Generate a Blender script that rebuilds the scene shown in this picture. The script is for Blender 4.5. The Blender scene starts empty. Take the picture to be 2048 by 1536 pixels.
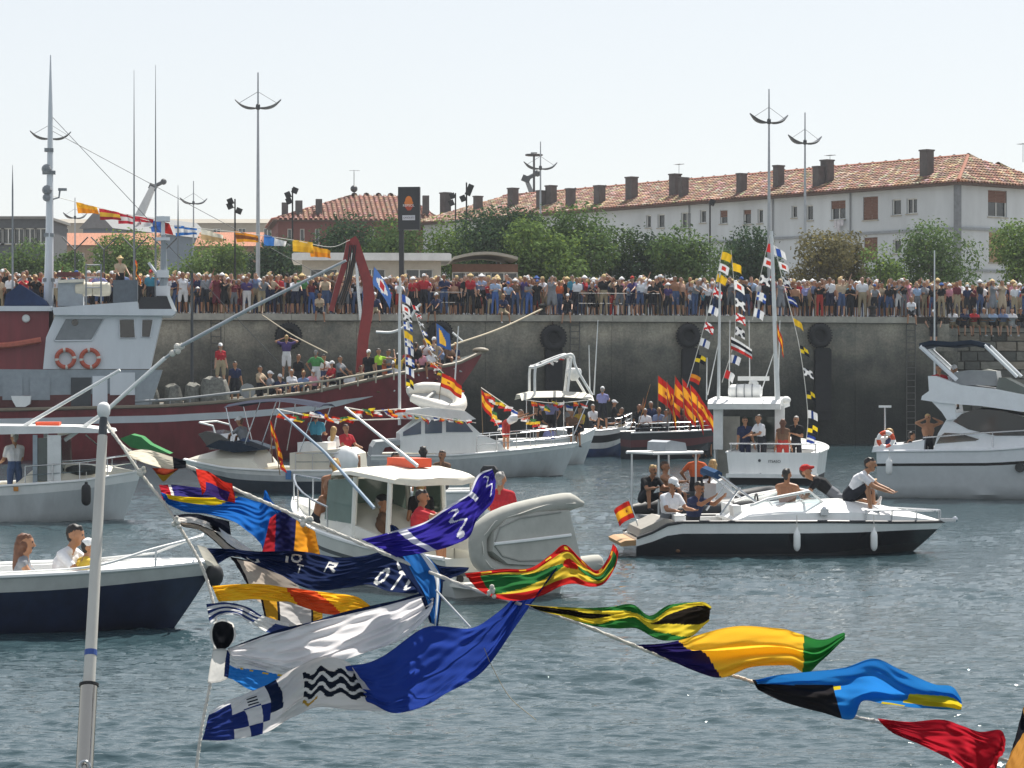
import bpy, bmesh, math, random
import numpy as np
from mathutils import Vector, Matrix
R = math.radians
rnd = random.Random(7)
SC = bpy.context.scene
COL = SC.collection
# ------------------------------------------------------------------ camera
CAMZ, FPX, HOR = 3.56, 5000.0, 738.0          # eye height, focal length in photo pixels, horizon row
cam = bpy.data.cameras.new('camera'); camo = bpy.data.objects.new('camera', cam); COL.objects.link(camo)
camo.location = (0, 0, CAMZ); camo.rotation_euler = (R(90), 0, 0)
cam.sensor_width = 36.0; cam.lens = FPX / 2048 * 36.0; cam.shift_y = -(768 - HOR) / 2048
cam.clip_start = 0.1; cam.clip_end = 3000
SC.camera = camo
# ------------------------------------------------------------------ sky and sun (sun behind the quay, a little to the right)
SUN_EL, SUN_AZ = R(56), R(24)
wd = bpy.data.worlds.new('World'); SC.world = wd; wd.use_nodes = True
wn = wd.node_tree; bg = wn.nodes['Background']
sky = wn.nodes.new('ShaderNodeTexSky'); sky.sky_type = 'NISHITA'; sky.sun_disc = False
sky.sun_elevation = SUN_EL; sky.sun_rotation = SUN_AZ
sky.air_density = 1.0; sky.dust_density = 0.5; sky.ozone_density = 1.5
hs = wn.nodes.new('ShaderNodeGamma'); hs.inputs['Gamma'].default_value = .32      # milky summer haze evens the sky out
ml = wn.nodes.new('ShaderNodeVectorMath'); ml.operation = 'SCALE'; ml.inputs['Scale'].default_value = 2.4
sa = wn.nodes.new('ShaderNodeHueSaturation'); sa.inputs['Saturation'].default_value = .75; wn.links.new(sky.outputs[0], sa.inputs['Color']); wn.links.new(sa.outputs[0], hs.inputs['Color']); wn.links.new(hs.outputs[0], ml.inputs[0]); wn.links.new(ml.outputs[0], bg.inputs[0]); bg.inputs[1].default_value = 0.12
sl = bpy.data.lights.new('sun', 'SUN'); sl.energy = 4.8; sl.angle = R(0.5); sl.color = (1, .95, .87)
so = bpy.data.objects.new('sun', sl); COL.objects.link(so)
sdir = Vector((math.sin(SUN_AZ)*math.cos(SUN_EL), math.cos(SUN_AZ)*math.cos(SUN_EL), math.sin(SUN_EL)))
so.rotation_euler = sdir.to_track_quat('Z', 'Y').to_euler(); so.location = (0, 0, 60)
SC.view_settings.view_transform = 'Standard'; SC.view_settings.look = 'None'
SC.view_settings.exposure = 0.78; SC.view_settings.gamma = 1.0
SC.render.engine = 'CYCLES'
SC.cycles.max_bounces = 6; SC.cycles.transparent_max_bounces = 8; SC.cycles.use_denoising = True
SC.cycles.caustics_reflective = False; SC.cycles.caustics_refractive = False
SC.cycles.sample_clamp_indirect = 4.0

# ------------------------------------------------------------------ helpers
def lin(c):
    c /= 255.0
    return c/12.92 if c <= .04045 else ((c+.055)/1.055)**2.4
def rgb(h):
    if isinstance(h, str):
        h = h.lstrip('#'); return tuple(lin(int(h[i:i+2], 16)) for i in (0, 2, 4))
    return tuple(h[:3])
def P(px, py, Y):
    """photo pixel at distance Y -> world point"""
    return Vector(((px-1024)/FPX*Y, Y, CAMZ + (HOR-py)/FPX*Y))
class Frame:
    def __init__(s, loc, rz):
        s.loc = Vector(loc); s.rz = rz; s.M = Matrix.Translation(s.loc) @ Matrix.Rotation(rz, 4, 'Z'); s.I = s.M.inverted()
    def pick(s, px, py, o=0.0, axis=1):
        """where the line of sight through a pixel meets the plane local[axis] = o"""
        a = s.I @ Vector((0, 0, CAMZ)); b = s.I @ P(px, py, 100.0)
        d = b-a; t = (o-a[axis])/d[axis]
        return a+d*t
    def w(s, v): return s.M @ Vector(v)
_m = {}
def M(name, col, rough=.5, metal=0., var=.12, scale=4., bump=0., spec=.5, trans=0., emit=None, coat=0., stretch=None, bscale=None):
    """principled material whose colour wanders a little with a noise"""
    if name in _m: return _m[name]
    m = bpy.data.materials.new(name); m.use_nodes = True; _m[name] = m
    nt = m.node_tree; b = nt.nodes['Principled BSDF']; c = rgb(col)
    b.inputs['Roughness'].default_value = rough; b.inputs['Metallic'].default_value = metal
    b.inputs['Specular IOR Level'].default_value = spec
    if coat: b.inputs['Coat Weight'].default_value = coat
    if var > 0 or bump > 0:
        tc = nt.nodes.new('ShaderNodeTexCoord'); n = nt.nodes.new('ShaderNodeTexNoise')
        n.inputs['Scale'].default_value = scale; n.inputs['Detail'].default_value = 5; n.inputs['Roughness'].default_value = .65
        src = tc.outputs['Object']
        if stretch:
            mp = nt.nodes.new('ShaderNodeMapping'); mp.inputs['Scale'].default_value = stretch
            nt.links.new(src, mp.inputs[0]); src = mp.outputs[0]
        nt.links.new(src, n.inputs['Vector'])
        r = nt.nodes.new('ShaderNodeValToRGB'); r.color_ramp.elements[0].position = .3; r.color_ramp.elements[1].position = .7
        r.color_ramp.elements[0].color = (*[x*(1-var) for x in c], 1); r.color_ramp.elements[1].color = (*[min(1, x*(1+var)) for x in c], 1)
        nt.links.new(n.outputs['Fac'], r.inputs['Fac']); nt.links.new(r.outputs[0], b.inputs['Base Color'])
        if bump > 0:
            n2 = nt.nodes.new('ShaderNodeTexNoise'); n2.inputs['Scale'].default_value = bscale or scale*6; n2.inputs['Detail'].default_value = 4
            nt.links.new(src, n2.inputs['Vector'])
            bp = nt.nodes.new('ShaderNodeBump'); bp.inputs['Strength'].default_value = bump; bp.inputs['Distance'].default_value = .02
            nt.links.new(n2.outputs['Fac'], bp.inputs['Height']); nt.links.new(bp.outputs[0], b.inputs['Normal'])
    else:
        b.inputs['Base Color'].default_value = (*c, 1)
    if trans:
        b.inputs['Transmission Weight'].default_value = trans
    return m
def cloth_mat(name, col=None, attr=None, transl=.35, rough=.85, var=.06):
    """thin cloth: diffuse with light coming through"""
    if name in _m: return _m[name]
    m = bpy.data.materials.new(name); m.use_nodes = True; _m[name] = m
    nt = m.node_tree; nt.nodes.remove(nt.nodes['Principled BSDF']); out = nt.nodes['Material Output']
    d = nt.nodes.new('ShaderNodeBsdfDiffuse'); t = nt.nodes.new('ShaderNodeBsdfTranslucent'); mx = nt.nodes.new('ShaderNodeMixShader')
    mx.inputs[0].default_value = transl
    tc = nt.nodes.new('ShaderNodeTexCoord'); n = nt.nodes.new('ShaderNodeTexNoise'); n.inputs['Scale'].default_value = 9; n.inputs['Detail'].default_value = 6
    nt.links.new(tc.outputs['Object'], n.inputs['Vector'])
    mr = nt.nodes.new('ShaderNodeMapRange'); mr.inputs[1].default_value = .3; mr.inputs[2].default_value = .7
    mr.inputs[3].default_value = 1-var; mr.inputs[4].default_value = 1+var
    nt.links.new(n.outputs['Fac'], mr.inputs[0])
    mu = nt.nodes.new('ShaderNodeMix'); mu.data_type = 'RGBA'; mu.blend_type = 'MULTIPLY'; mu.inputs[0].default_value = 1
    if attr:
        a = nt.nodes.new('ShaderNodeAttribute'); a.attribute_name = attr; nt.links.new(a.outputs['Color'], mu.inputs[6])
    else:
        mu.inputs[6].default_value = (*rgb(col), 1)
    cb = nt.nodes.new('ShaderNodeCombineColor'); [nt.links.new(mr.outputs[0], cb.inputs[i]) for i in range(3)]
    nt.links.new(cb.outputs[0], mu.inputs[7])
    # fine weave
    wv = nt.nodes.new('ShaderNodeTexNoise'); wv.inputs['Scale'].default_value = 160; nt.links.new(tc.outputs['Object'], wv.inputs['Vector'])
    bp = nt.nodes.new('ShaderNodeBump'); bp.inputs['Strength'].default_value = .15; bp.inputs['Distance'].default_value = .004
    nt.links.new(wv.outputs['Fac'], bp.inputs['Height']); nt.links.new(bp.outputs[0], d.inputs['Normal'])
    for s in (d, t): nt.links.new(mu.outputs[2], s.inputs['Color'])
    nt.links.new(d.outputs[0], mx.inputs[1]); nt.links.new(t.outputs[0], mx.inputs[2]); nt.links.new(mx.outputs[0], out.inputs['Surface'])
    return m
def glass_mat(name, col='#20282c', rough=.06):
    return M(name, col, rough=rough, var=.25, scale=.8, spec=.8)

class MB:
    """collects shapes; build() links them as one mesh object"""
    def __init__(s): s.v = []; s.f = []; s.m = []; s.tf = None
    def add(s, vs, fs, m=0):
        o = len(s.v); s.v += [tuple(v) for v in vs]; s.f += [tuple(i+o for i in f) for f in fs]; s.m += [m]*len(fs); return s
    def box(s, c, d, m=0, rz=0., ry=0., rx=0.):
        hx, hy, hz = d[0]/2, d[1]/2, d[2]/2
        vs = [Vector((x, y, z)) for x in (-hx, hx) for y in (-hy, hy) for z in (-hz, hz)]
        if rz or ry or rx:
            q = Matrix.Rotation(rz, 3, 'Z') @ Matrix.Rotation(ry, 3, 'Y') @ Matrix.Rotation(rx, 3, 'X'); vs = [q@v for v in vs]
        vs = [v+Vector(c) for v in vs]
        return s.add(vs, [(0,1,3,2),(4,6,7,5),(0,4,5,1),(2,3,7,6),(0,2,6,4),(1,5,7,3)], m)
    def prism(s, poly, y0, y1, m=0, axis=1, shr=None):
        """polygon in the plane of the two other axes pulled along axis; shr = (scale about centroid at y1)"""
        n = len(poly); cx = sum(p[0] for p in poly)/n; cz = sum(p[1] for p in poly)/n
        def at(p, y, k=1.):
            a, b = cx+(p[0]-cx)*k, cz+(p[1]-cz)*k
            return (a, y, b) if axis == 1 else ((y, a, b) if axis == 0 else (a, b, y))
        vs = [at(p, y0) for p in poly] + [at(p, y1, shr or 1.) for p in poly]
        fs = [tuple(range(n)), tuple(range(2*n-1, n-1, -1))] + [(i, i+n, (i+1) % n+n, (i+1) % n) for i in range(n)]
        return s.add(vs, fs, m)
    def tube(s, pts, r, n=6, m=0, caps=True, closed=False):
        pts = [Vector(p) for p in pts]; k = len(pts); rs = r if isinstance(r, (list, tuple)) else [r]*k
        rings = []; up = None
        for i, p in enumerate(pts):
            a = pts[(i-1) % k] if (i or closed) else p; b = pts[(i+1) % k] if (i < k-1 or closed) else p
            t = (b-a); t = t.normalized() if t.length > 1e-9 else Vector((0, 0, 1))
            if up is None:
                up = Vector((0, 0, 1)) if abs(t.z) < .9 else Vector((1, 0, 0))
            x = (up - t*up.dot(t)); x = x.normalized() if x.length > 1e-6 else t.orthogonal().normalized(); up = x
            y = t.cross(x)
            rings.append([p + (x*math.cos(2*math.pi*j/n)+y*math.sin(2*math.pi*j/n))*rs[i] for j in range(n)])
        return s.loft(rings, m, caps=caps and not closed, closed=closed)
    def loft(s, rings, m=0, caps=False, closed=False, cyc=True, mf=None):
        n = len(rings[0]); k = len(rings); o = len(s.v)
        for r in rings: s.v += [tuple(v) for v in r]
        for i in range(k if closed else k-1):
            for j in range(n if cyc else n-1):
                a, b = i, (i+1) % k; c, d = j, (j+1) % n
                s.f.append((o+a*n+c, o+a*n+d, o+b*n+d, o+b*n+c)); s.m.append(mf(i, j) if mf else m)
        if caps:
            s.f.append(tuple(o+j for j in range(n-1, -1, -1))); s.m.append(m)
            s.f.append(tuple(o+(k-1)*n+j for j in range(n))); s.m.append(m)
        return s
    def lathe(s, c, prof, n=14, m=0, axis=2):
        rings = []
        for r, h in prof:
            ring = []
            for j in range(n):
                a = 2*math.pi*j/n; u, w = r*math.cos(a), r*math.sin(a)
                v = (u, w, h) if axis == 2 else ((h, u, w) if axis == 0 else (w, h, u))
                ring.append(Vector(v)+Vector(c))
            rings.append(ring)
        return s.loft(rings, m, caps=True)
    def sphere(s, c, r, m=0, n=10, k=6):
        rr = r if isinstance(r, (list, tuple)) else (r, r, r)
        rings = []
        for i in range(k+1):
            a = -math.pi/2+math.pi*i/k; a = max(-1.5, min(1.5, a))
            rings.append([(c[0]+rr[0]*math.cos(a)*math.cos(2*math.pi*j/n), c[1]+rr[1]*math.cos(a)*math.sin(2*math.pi*j/n), c[2]+rr[2]*math.sin(a)) for j in range(n)])
        return s.loft(rings, m, caps=True)
    def torus(s, c, R0, r, m=0, n=24, k=8, axis=1, mf=None):
        rings = []
        for i in range(n):
            a = 2*math.pi*i/n; ring = []
            for j in range(k):
                b = 2*math.pi*j/k; u = (R0+r*math.cos(b)); p = (u*math.cos(a), r*math.sin(b), u*math.sin(a))
                if axis == 0: p = (p[1], p[0], p[2])
                if axis == 2: p = (p[0], p[2], p[1])
                ring.append((c[0]+p[0], c[1]+p[1], c[2]+p[2]))
            rings.append(ring)
        return s.loft(rings, m, closed=True, mf=mf)
    def build(s, name, mats, parent=None, smooth=False, fixn=True):
        me = bpy.data.meshes.new(name); me.from_pydata(s.v, [], s.f)
        mats = mats if isinstance(mats, (list, tuple)) else [mats]
        for m in mats: me.materials.append(m)
        me.polygons.foreach_set('material_index', s.m)
        if fixn:
            bm = bmesh.new(); bm.from_mesh(me); bmesh.ops.recalc_face_normals(bm, faces=bm.faces); bm.to_mesh(me); bm.free()
        if smooth:
            me.polygons.foreach_set('use_smooth', [True]*len(me.polygons))
            try: me.set_sharp_from_angle(angle=R(38))
            except Exception: pass
        me.update()
        return link(name, me, parent)
def link(name, data, parent=None):
    o = bpy.data.objects.new(name, data); COL.objects.link(o)
    if parent: o.parent = parent
    return o
def tag(o, label=None, cat=None, group=None, kind=None):
    if label: o['label'] = label
    if cat: o['category'] = cat
    if group: o['group'] = group
    if kind: o['kind'] = kind
    return o
def thing(name, label, cat, loc=(0, 0, 0), rz=0., group=None):
    o = bpy.data.objects.new(name, None); COL.objects.link(o); o.location = loc; o.rotation_euler = (0, 0, rz); o.empty_display_size = .2
    return tag(o, label, cat, group)
def copy_tree(o, parent=None):
    c = o.copy(); COL.objects.link(c); c.parent = parent
    for ch in o.children: copy_tree(ch, c)
    return c
def lerp(a, b, t): return a+(b-a)*t
def interp(tab, t): return float(np.interp(t, [a for a, b in tab], [b for a, b in tab]))
def spline(pts, n):
    """catmull-rom through a list of vectors"""
    pts = [np.array(p, float) for p in pts]
    if len(pts) == 2: return [pts[0]*(1-i/n)+pts[1]*i/n for i in range(n+1)]
    p = [2*pts[0]-pts[1]]+pts+[2*pts[-1]-pts[-2]]; out = []
    seg = len(pts)-1
    for i in range(n+1):
        u = i/n*seg; k = min(int(u), seg-1); t = u-k; a, b, c, d = p[k:k+4]
        out.append(.5*((2*b)+(-a+c)*t+(2*a-5*b+4*c-d)*t*t+(-a+3*b-3*c+d)*t**3))
    return out
# ------------------------------------------------------------------ common materials
WHITE = M('gelcoat_white', '#ebebe8', rough=.3, var=.08, scale=2.5, stretch=(1, 1, .25))
OFFW = M('painted_white', '#dcdddb', rough=.45, var=.1, scale=3)
CREAM = M('cream_gelcoat', '#d8d2c2', rough=.4, var=.06)
BLACK = M('black_rubber', '#191a1c', rough=.6, var=.3)
STEEL = M('stainless_steel', '#b9bcc0', rough=.22, metal=1., var=.1)
GALV = M('galvanised_steel', '#9b9fa3', rough=.5, metal=.6, var=.12, scale=8)
DGREY = M('dark_grey_paint', '#3c4044', rough=.5, var=.15)
MGREY = M('mid_grey_paint', '#83878a', rough=.5, var=.12)
GLASS = glass_mat('tinted_glass', '#12181c')
GLASSG = glass_mat('greenish_glass', '#3c4a48', rough=.08)
ORANGE = M('orange_plastic', '#d5502a', rough=.5, var=.1)
ROPE = M('white_rope', '#d9d5cb', rough=.85, var=.15, scale=60, bump=.5)
# ------------------------------------------------------------------ water: one sheet of real wavelets
def wavefield(n, size, wl_min, wl_max, wind, seed):
    g = np.random.default_rng(seed); k1 = np.fft.fftfreq(n, size/n)*2*np.pi
    kx, ky = np.meshgrid(k1, k1, indexing='ij'); k = np.hypot(kx, ky); k[0, 0] = 1
    a = np.exp(-.5*((np.log(2*np.pi/k)-np.log((wl_min*wl_max)**.5))/(np.log(wl_max/wl_min)/2))**2)/k**1.0
    c = np.abs((kx*wind[0]+ky*wind[1])/k)**3.5+.06; a = a*c; a[0, 0] = 0
    h = np.fft.ifft2(a*(g.normal(size=(n, n))+1j*g.normal(size=(n, n)))).real
    return h/h.std()
def sample(h, size, x, y):
    n = h.shape[0]; u = (x/size*n) % n; v = (y/size*n) % n
    i = u.astype(int) % n; j = v.astype(int) % n; fu = u-np.floor(u); fv = v-np.floor(v); i2 = (i+1) % n; j2 = (j+1) % n
    return (h[i, j]*(1-fu)+h[i2, j]*fu)*(1-fv)+(h[i, j2]*(1-fu)+h[i2, j2]*fu)*fv
def make_water():
    NX, NY = 520, 940
    s = np.linspace(-.30, .30, NX); yy = 1/np.linspace(1/13., 1/124., NY)
    Y, S = np.meshgrid(yy, s, indexing='ij'); X = S*Y
    h1 = wavefield(768, 23.0, .16, .55, (.25, .97), 3); h2 = wavefield(512, 37.0, .7, 2.0, (.3, .95), 5)
    h3 = wavefield(256, 61.0, 6, 18, (.5, .5), 8)
    env = .85+.35*np.clip(sample(h3, 61., X, Y), -1.2, 1.6)
    Z = env*(.0098*sample(h1, 23., X, Y)+.0115*sample(h2, 37., X*.96+Y*.2, Y*.96-X*.2))
    v = np.stack([X, Y, Z], -1).reshape(-1, 3)
    idx = np.arange(NX*NY).reshape(NY, NX)
    f = np.stack([idx[:-1, :-1], idx[:-1, 1:], idx[1:, 1:], idx[1:, :-1]], -1).reshape(-1, 4)
    # the rest of the basin, a little lower so that nothing lies in one plane
    o = len(v); rim = np.array([(-400, -300, -.12), (400, -300, -.12), (400, 260, -.12), (-400, 20, -.12)], float)
    v = np.vstack([v, rim]); f = np.vstack([f, [[o, o+1, o+2, o+3]]])
    me = bpy.data.meshes.new('water'); me.from_pydata(v.tolist(), [], f.tolist())
    me.polygons.foreach_set('use_smooth', [True]*len(me.polygons))
    m = bpy.data.materials.new('harbour_water'); m.use_nodes = True; nt = m.node_tree; b = nt.nodes['Principled BSDF']
    b.inputs['Base Color'].default_value = (.030, .056, .066, 1); b.inputs['Roughness'].default_value = .07; b.inputs['IOR'].default_value = 1.33
    tc = nt.nodes.new('ShaderNodeTexCoord'); n = nt.nodes.new('ShaderNodeTexNoise'); n.inputs['Scale'].default_value = 5.5; n.inputs['Detail'].default_value = 4
    mp = nt.nodes.new('ShaderNodeMapping'); mp.inputs['Scale'].default_value = (1., 1.7, 1)
    nt.links.new(tc.outputs['Object'], mp.inputs[0]); nt.links.new(mp.outputs[0], n.inputs['Vector'])
    bp = nt.nodes.new('ShaderNodeBump'); bp.inputs['Strength'].default_value = .5; bp.inputs['Distance'].default_value = .05
    nt.links.new(n.outputs['Fac'], bp.inputs['Height']); nt.links.new(bp.outputs[0], b.inputs['Normal'])
    me.materials.append(m)
    o = link('water', me); tag(o, 'grey green harbour water with small wind ripples', kind='structure')
make_water()
# ------------------------------------------------------------------ quay
QZ = 6.05
QF = Frame((-24.6, 109.5, 0), math.atan2(10.5, 45.5))
def concrete_mat():
    m = bpy.data.materials.new('stained_quay_concrete'); m.use_nodes = True; nt = m.node_tree; b = nt.nodes['Principled BSDF']; L = nt.links
    b.inputs['Roughness'].default_value = .85
    tc = nt.nodes.new('ShaderNodeTexCoord')
    def noise(sc, st, det=6):
        mp = nt.nodes.new('ShaderNodeMapping'); mp.inputs['Scale'].default_value = st; L.new(tc.outputs['Object'], mp.inputs[0])
        n = nt.nodes.new('ShaderNodeTexNoise'); n.inputs['Scale'].default_value = sc; n.inputs['Detail'].default_value = det; n.inputs['Roughness'].default_value = .7
        L.new(mp.outputs[0], n.inputs['Vector']); return n.outputs['Fac']
    sep = nt.nodes.new('ShaderNodeSeparateXYZ'); L.new(tc.outputs['Object'], sep.inputs[0])
    # tide mark: weed and wet below about 3.6 m, bare concrete above, with an uneven edge
    edge = noise(.35, (1, 1, .4)); ma = nt.nodes.new('ShaderNodeMath'); ma.operation = 'MULTIPLY_ADD'; ma.inputs[1].default_value = 2.6; L.new(edge, ma.inputs[0]); L.new(sep.outputs['Z'], ma.inputs[2])
    r = nt.nodes.new('ShaderNodeValToRGB'); e = r.color_ramp
    mr = nt.nodes.new('ShaderNodeMapRange'); mr.inputs[1].default_value = 0; mr.inputs[2].default_value = 8.; L.new(ma.outputs[0], mr.inputs[0]); L.new(mr.outputs[0], r.inputs[0])
    e.elements[0].position = .28; e.elements[0].color = (*rgb('#262b29'), 1)
    e.elements[1].position = .84; e.elements[1].color = (*rgb('#a09c92'), 1)
    x = e.elements.new(.48); x.color = (*rgb('#3b3e3a'), 1)
    x = e.elements.new(.66); x.color = (*rgb('#6c6b65'), 1)
    bl = noise(.45, (1, 1, 1.6), 7); rb = nt.nodes.new('ShaderNodeValToRGB'); rb.color_ramp.elements[0].position = .36; rb.color_ramp.elements[0].color = (.55, .58, .58, 1); rb.color_ramp.elements[1].position = .62; rb.color_ramp.elements[1].color = (1.3, 1.24, 1.14, 1); L.new(bl, rb.inputs[0])
    st = noise(.9, (1, 1, .3)); r2 = nt.nodes.new('ShaderNodeValToRGB'); r2.color_ramp.elements[0].position = .32; r2.color_ramp.elements[0].color = (.66, .66, .66, 1)
    r2.color_ramp.elements[1].position = .66; r2.color_ramp.elements[1].color = (1.12, 1.1, 1.06, 1); L.new(st, r2.inputs[0])
    mu = nt.nodes.new('ShaderNodeMix'); mu.data_type = 'RGBA'; mu.blend_type = 'MULTIPLY'; mu.inputs[0].default_value = 1
    L.new(r.outputs[0], mu.inputs[6]); L.new(r2.outputs[0], mu.inputs[7])
    sp = noise(9, (1, 1, 1), 8); r3 = nt.nodes.new('ShaderNodeValToRGB'); r3.color_ramp.elements[0].position = .35; r3.color_ramp.elements[0].color = (.7, .7, .7, 1)
    r3.color_ramp.elements[1].position = .7; r3.color_ramp.elements[1].color = (1.2, 1.2, 1.2, 1); L.new(sp, r3.inputs[0])
    m2 = nt.nodes.new('ShaderNodeMix'); m2.data_type = 'RGBA'; m2.blend_type = 'MULTIPLY'; m2.inputs[0].default_value = 1
    m0 = nt.nodes.new('ShaderNodeMix'); m0.data_type = 'RGBA'; m0.blend_type = 'MULTIPLY'; m0.inputs[0].default_value = 1; L.new(mu.outputs[2], m0.inputs[6]); L.new(rb.outputs[0], m0.inputs[7]); L.new(m0.outputs[2], m2.inputs[6]); L.new(r3.outputs[0], m2.inputs[7]); L.new(m2.outputs[2], b.inputs['Base Color'])
    bp = nt.nodes.new('ShaderNodeBump'); bp.inputs['Strength'].default_value = .6; bp.inputs['Distance'].default_value = .05; L.new(sp, bp.inputs['Height']); L.new(bp.outputs[0], b.inputs['Normal'])
    return m
CONC = concrete_mat()
PAVE = M('quay_paving', '#8d8880', rough=.9, var=.15, scale=1.5, bump=.2)
COPE = M('pale_concrete_kerb', '#a39e92', rough=.85, var=.25, scale=2.5, bump=.4)
# ground sheet behind the quay edge, reaching the horizon
mb = MB(); a = QF.w((-400, .5, QZ)); 
pts = [QF.w((-500, .45, QZ)), QF.w((700, .45, QZ)), QF.w((700, 800, QZ)), QF.w((-500, 800, QZ))]
mb.add(pts, [(0, 1, 2, 3)]); tag(mb.build('ground', PAVE), 'paved quay and ground behind it', kind='structure')
qw = thing('quay_wall', 'tall stained grey concrete quay wall below the crowd', 'wall', QF.loc, QF.rz)
QL = 46.8                                    # length of the plain concrete run in view
mb = MB(); x = -60.
while x < QL-.01:                            # poured bays with a recessed joint between them
    x1 = min(x+6.0, QL); mb.box(((x+x1)/2, .3, (QZ-.32-1.5)/2), (x1-x-.015, .6, QZ-.32+1.5), 0); x = x1
mb.box((-6, .72, 2), (107, .2, 7), 0)
mb.build('wall_face', CONC, qw)
x = -60.
cm = None
while x < QL-.01:
    o = None
    if cm is None:
        k = MB(); k.box((1.5, .25, QZ-.145), (2.985, .9, .29), 0); o = k.build('coping_slab', COPE, qw); cm = o.data
    else:
        o = link('coping_slab', cm, qw)
    o.location = (x, 0, 0 if rnd.random() < .5 else rnd.uniform(-.012, .012)); x += 3.0
    if x > QL-3: break
# masonry run at the far right end, big stone blocks
sw = thing('stone_wall', 'old masonry wall of big stone blocks beyond the concrete quay', 'wall', QF.w((QL, 1.3, 0)), QF.rz)
MB().box((14, .75, 2), (28.4, 1.0, 7.0), 0).build('wall_core', M('wall_mortar', '#55534c', rough=.9, var=.3, bump=.4), sw)
STN = [M('stone_block_%s' % n, c, rough=.9, var=.3, scale=2.2, bump=.7) for n, c in (('grey', '#7d7a70'), ('tan', '#94897a'), ('dark', '#5a5a54'), ('weedy', '#454a40'))]
blk = []
for q in range(5):
    k = MB(); d = rnd.uniform(.02, .05)
    ring = [(-.5, -.5), (-.5+d, -.5-d), (.5-d, -.5-d), (.5, -.5), (.5, .5-d), (.5-d, .5), (-.5+d, .5), (-.5, .5-d)]
    k.prism([(a*rnd.uniform(.94, 1), b*rnd.uniform(.9, 1)) for a, b in ring], -.5, .5, 0, shr=1.0)
    k.v = [(vx, vy+(.06*rnd.random() if vy < 0 else 0), vz) for vx, vy, vz in k.v]
    mbk = bpy.data.meshes.new('stone_block'); mbk.from_pydata(k.v, [], k.f); mbk.materials.append(STN[0]); blk.append(mbk)
z = 5.35
while z > -.6:
    h = rnd.uniform(.36, .5); x = 0. + rnd.uniform(-.4, 0)
    while x < 11:
        w = rnd.uniform(.55, 1.25)
        o = link('stone_block', rnd.choice(blk), sw); o.location = (x+w/2, .2, z-h/2); o.scale = (w-.05, .3+rnd.uniform(-.06, .08), h-.05)
        o.material_slots[0].link = 'OBJECT'; o.material_slots[0].material = rnd.choice(STN[:3]) if z > 2.6 else rnd.choice(STN[2:])
        x += w
    z -= h
# step along the top of the stone wall where people sit
k = MB(); k.box((14, .3, 5.46), (28, .9, .2)); k.build('ledge', COPE, sw)
# rubber tyres hung on the wall, and the dark rubber pads below some of them
TYRE = M('worn_tyre_rubber', '#1d1e20', rough=.75, var=.35, scale=3, bump=.3)
def tyre(px, py, dia, label):
    c = QF.pick(px, py, -.2); t = thing('tyre_fender', label, 'tyre', QF.w((c.x, -.2, c.z)), QF.rz, 'tyre fenders hung along the quay wall')
    r = dia/2; k = MB()
    k.torus((0, 0, 0), r*.70, r*.30, 0, 28, 10, axis=1); k.build('tyre', TYRE, t, smooth=True)
    MB().tube([(0, .15, r*.8), (0, .12, QZ-.1-c.z)], .03, 5).build('chain', M('rusty_chain', '#4a3a30', rough=.8), t)
    k = MB()
    for i in range(28):
        a = 2*math.pi*i/28; k.box((math.cos(a)*r*1.0, 0, math.sin(a)*r*1.0), (.05, .2, .06), ry=-a)
    k.build('tread', TYRE, t); MB().lathe((0, .02, 0), [(r*.5, 0), (r*.46, .06)], 20, axis=1).build('filling', TYRE, t)
tyre(1107, 676, 1.22, 'round black tyre fender on quay wall above the white boat with a radar arch')
tyre(1377, 672, 1.15, 'black tyre fender on quay wall behind the left string of signal flags')
tyre(1640, 671, 1.15, 'black tyre fender on quay wall between the signal flags and the ladder')
tyre(577, 672, 1.2, 'black tyre fender on quay wall above the man with raised elbows')
tyre(880, 668, 1.2, 'black tyre fender on quay wall behind the blue and yellow flag')
for px, y0, y1, lab in ((1107, 700, 795, 'long dark rubber pad below the tyre by the radar arch boat'), (1380, 700, 830, 'long dark rubber pad on quay behind the Spanish flags'),
                        (1645, 700, 840, 'long dark rubber pad on quay right of the signal flags')):
    a = QF.pick(px, y0, -.1); b = QF.pick(px, y1, -.1); w = .8
    t = thing('fender_pad', lab, 'fender', QF.w((a.x, -.1, b.z)), QF.rz, 'rubber pads on the quay wall'); h = a.z-b.z
    k = MB(); k.prism([(-w/2, 0), (w/2, 0), (w/2, h), (w/2-.1, h+.1), (-w/2+.1, h+.1), (-w/2, h)], -.14, .098); k.build('pad', TYRE, t)
    for i in range(4): MB().box((0, -.16, h*(i+.5)/4), (w*.85, .06, .07)).build('rib', TYRE, t)
# ladders let into the wall
def ladder(px, y0, y1, lab):
    a = QF.pick(px, y0, -.06); b = QF.pick(px, y1, -.06)
    t = thing('quay_ladder', lab, 'ladder', QF.w((a.x, -.06, b.z)), QF.rz, 'ladders on the quay wall'); h = a.z-b.z; gm = M('rusty_ladder_steel', '#6b6a66', rough=.7, metal=.4, var=.3, scale=9)
    for sx in (-.22, .22): MB().tube([(sx, 0, 0), (sx, 0, h)], .025, 6).build('rail', gm, t)
    r0 = MB().tube([(-.22, 0, 0), (.22, 0, 0)], .018, 6).build('rung', gm, t); r0.location.z = .15
    z = .45
    while z < h: o = link('rung', r0.data, t); o.location.z = z; z += .3
ladder(1822, 634, 880, 'steel rung ladder on the quay wall behind the flybridge yacht')
ladder(1150, 634, 760, 'steel rung ladder on the quay wall above the radar arch boat')
ladder(432, 632, 800, 'steel rung ladder on the quay wall behind the red fishing vessel')
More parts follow.
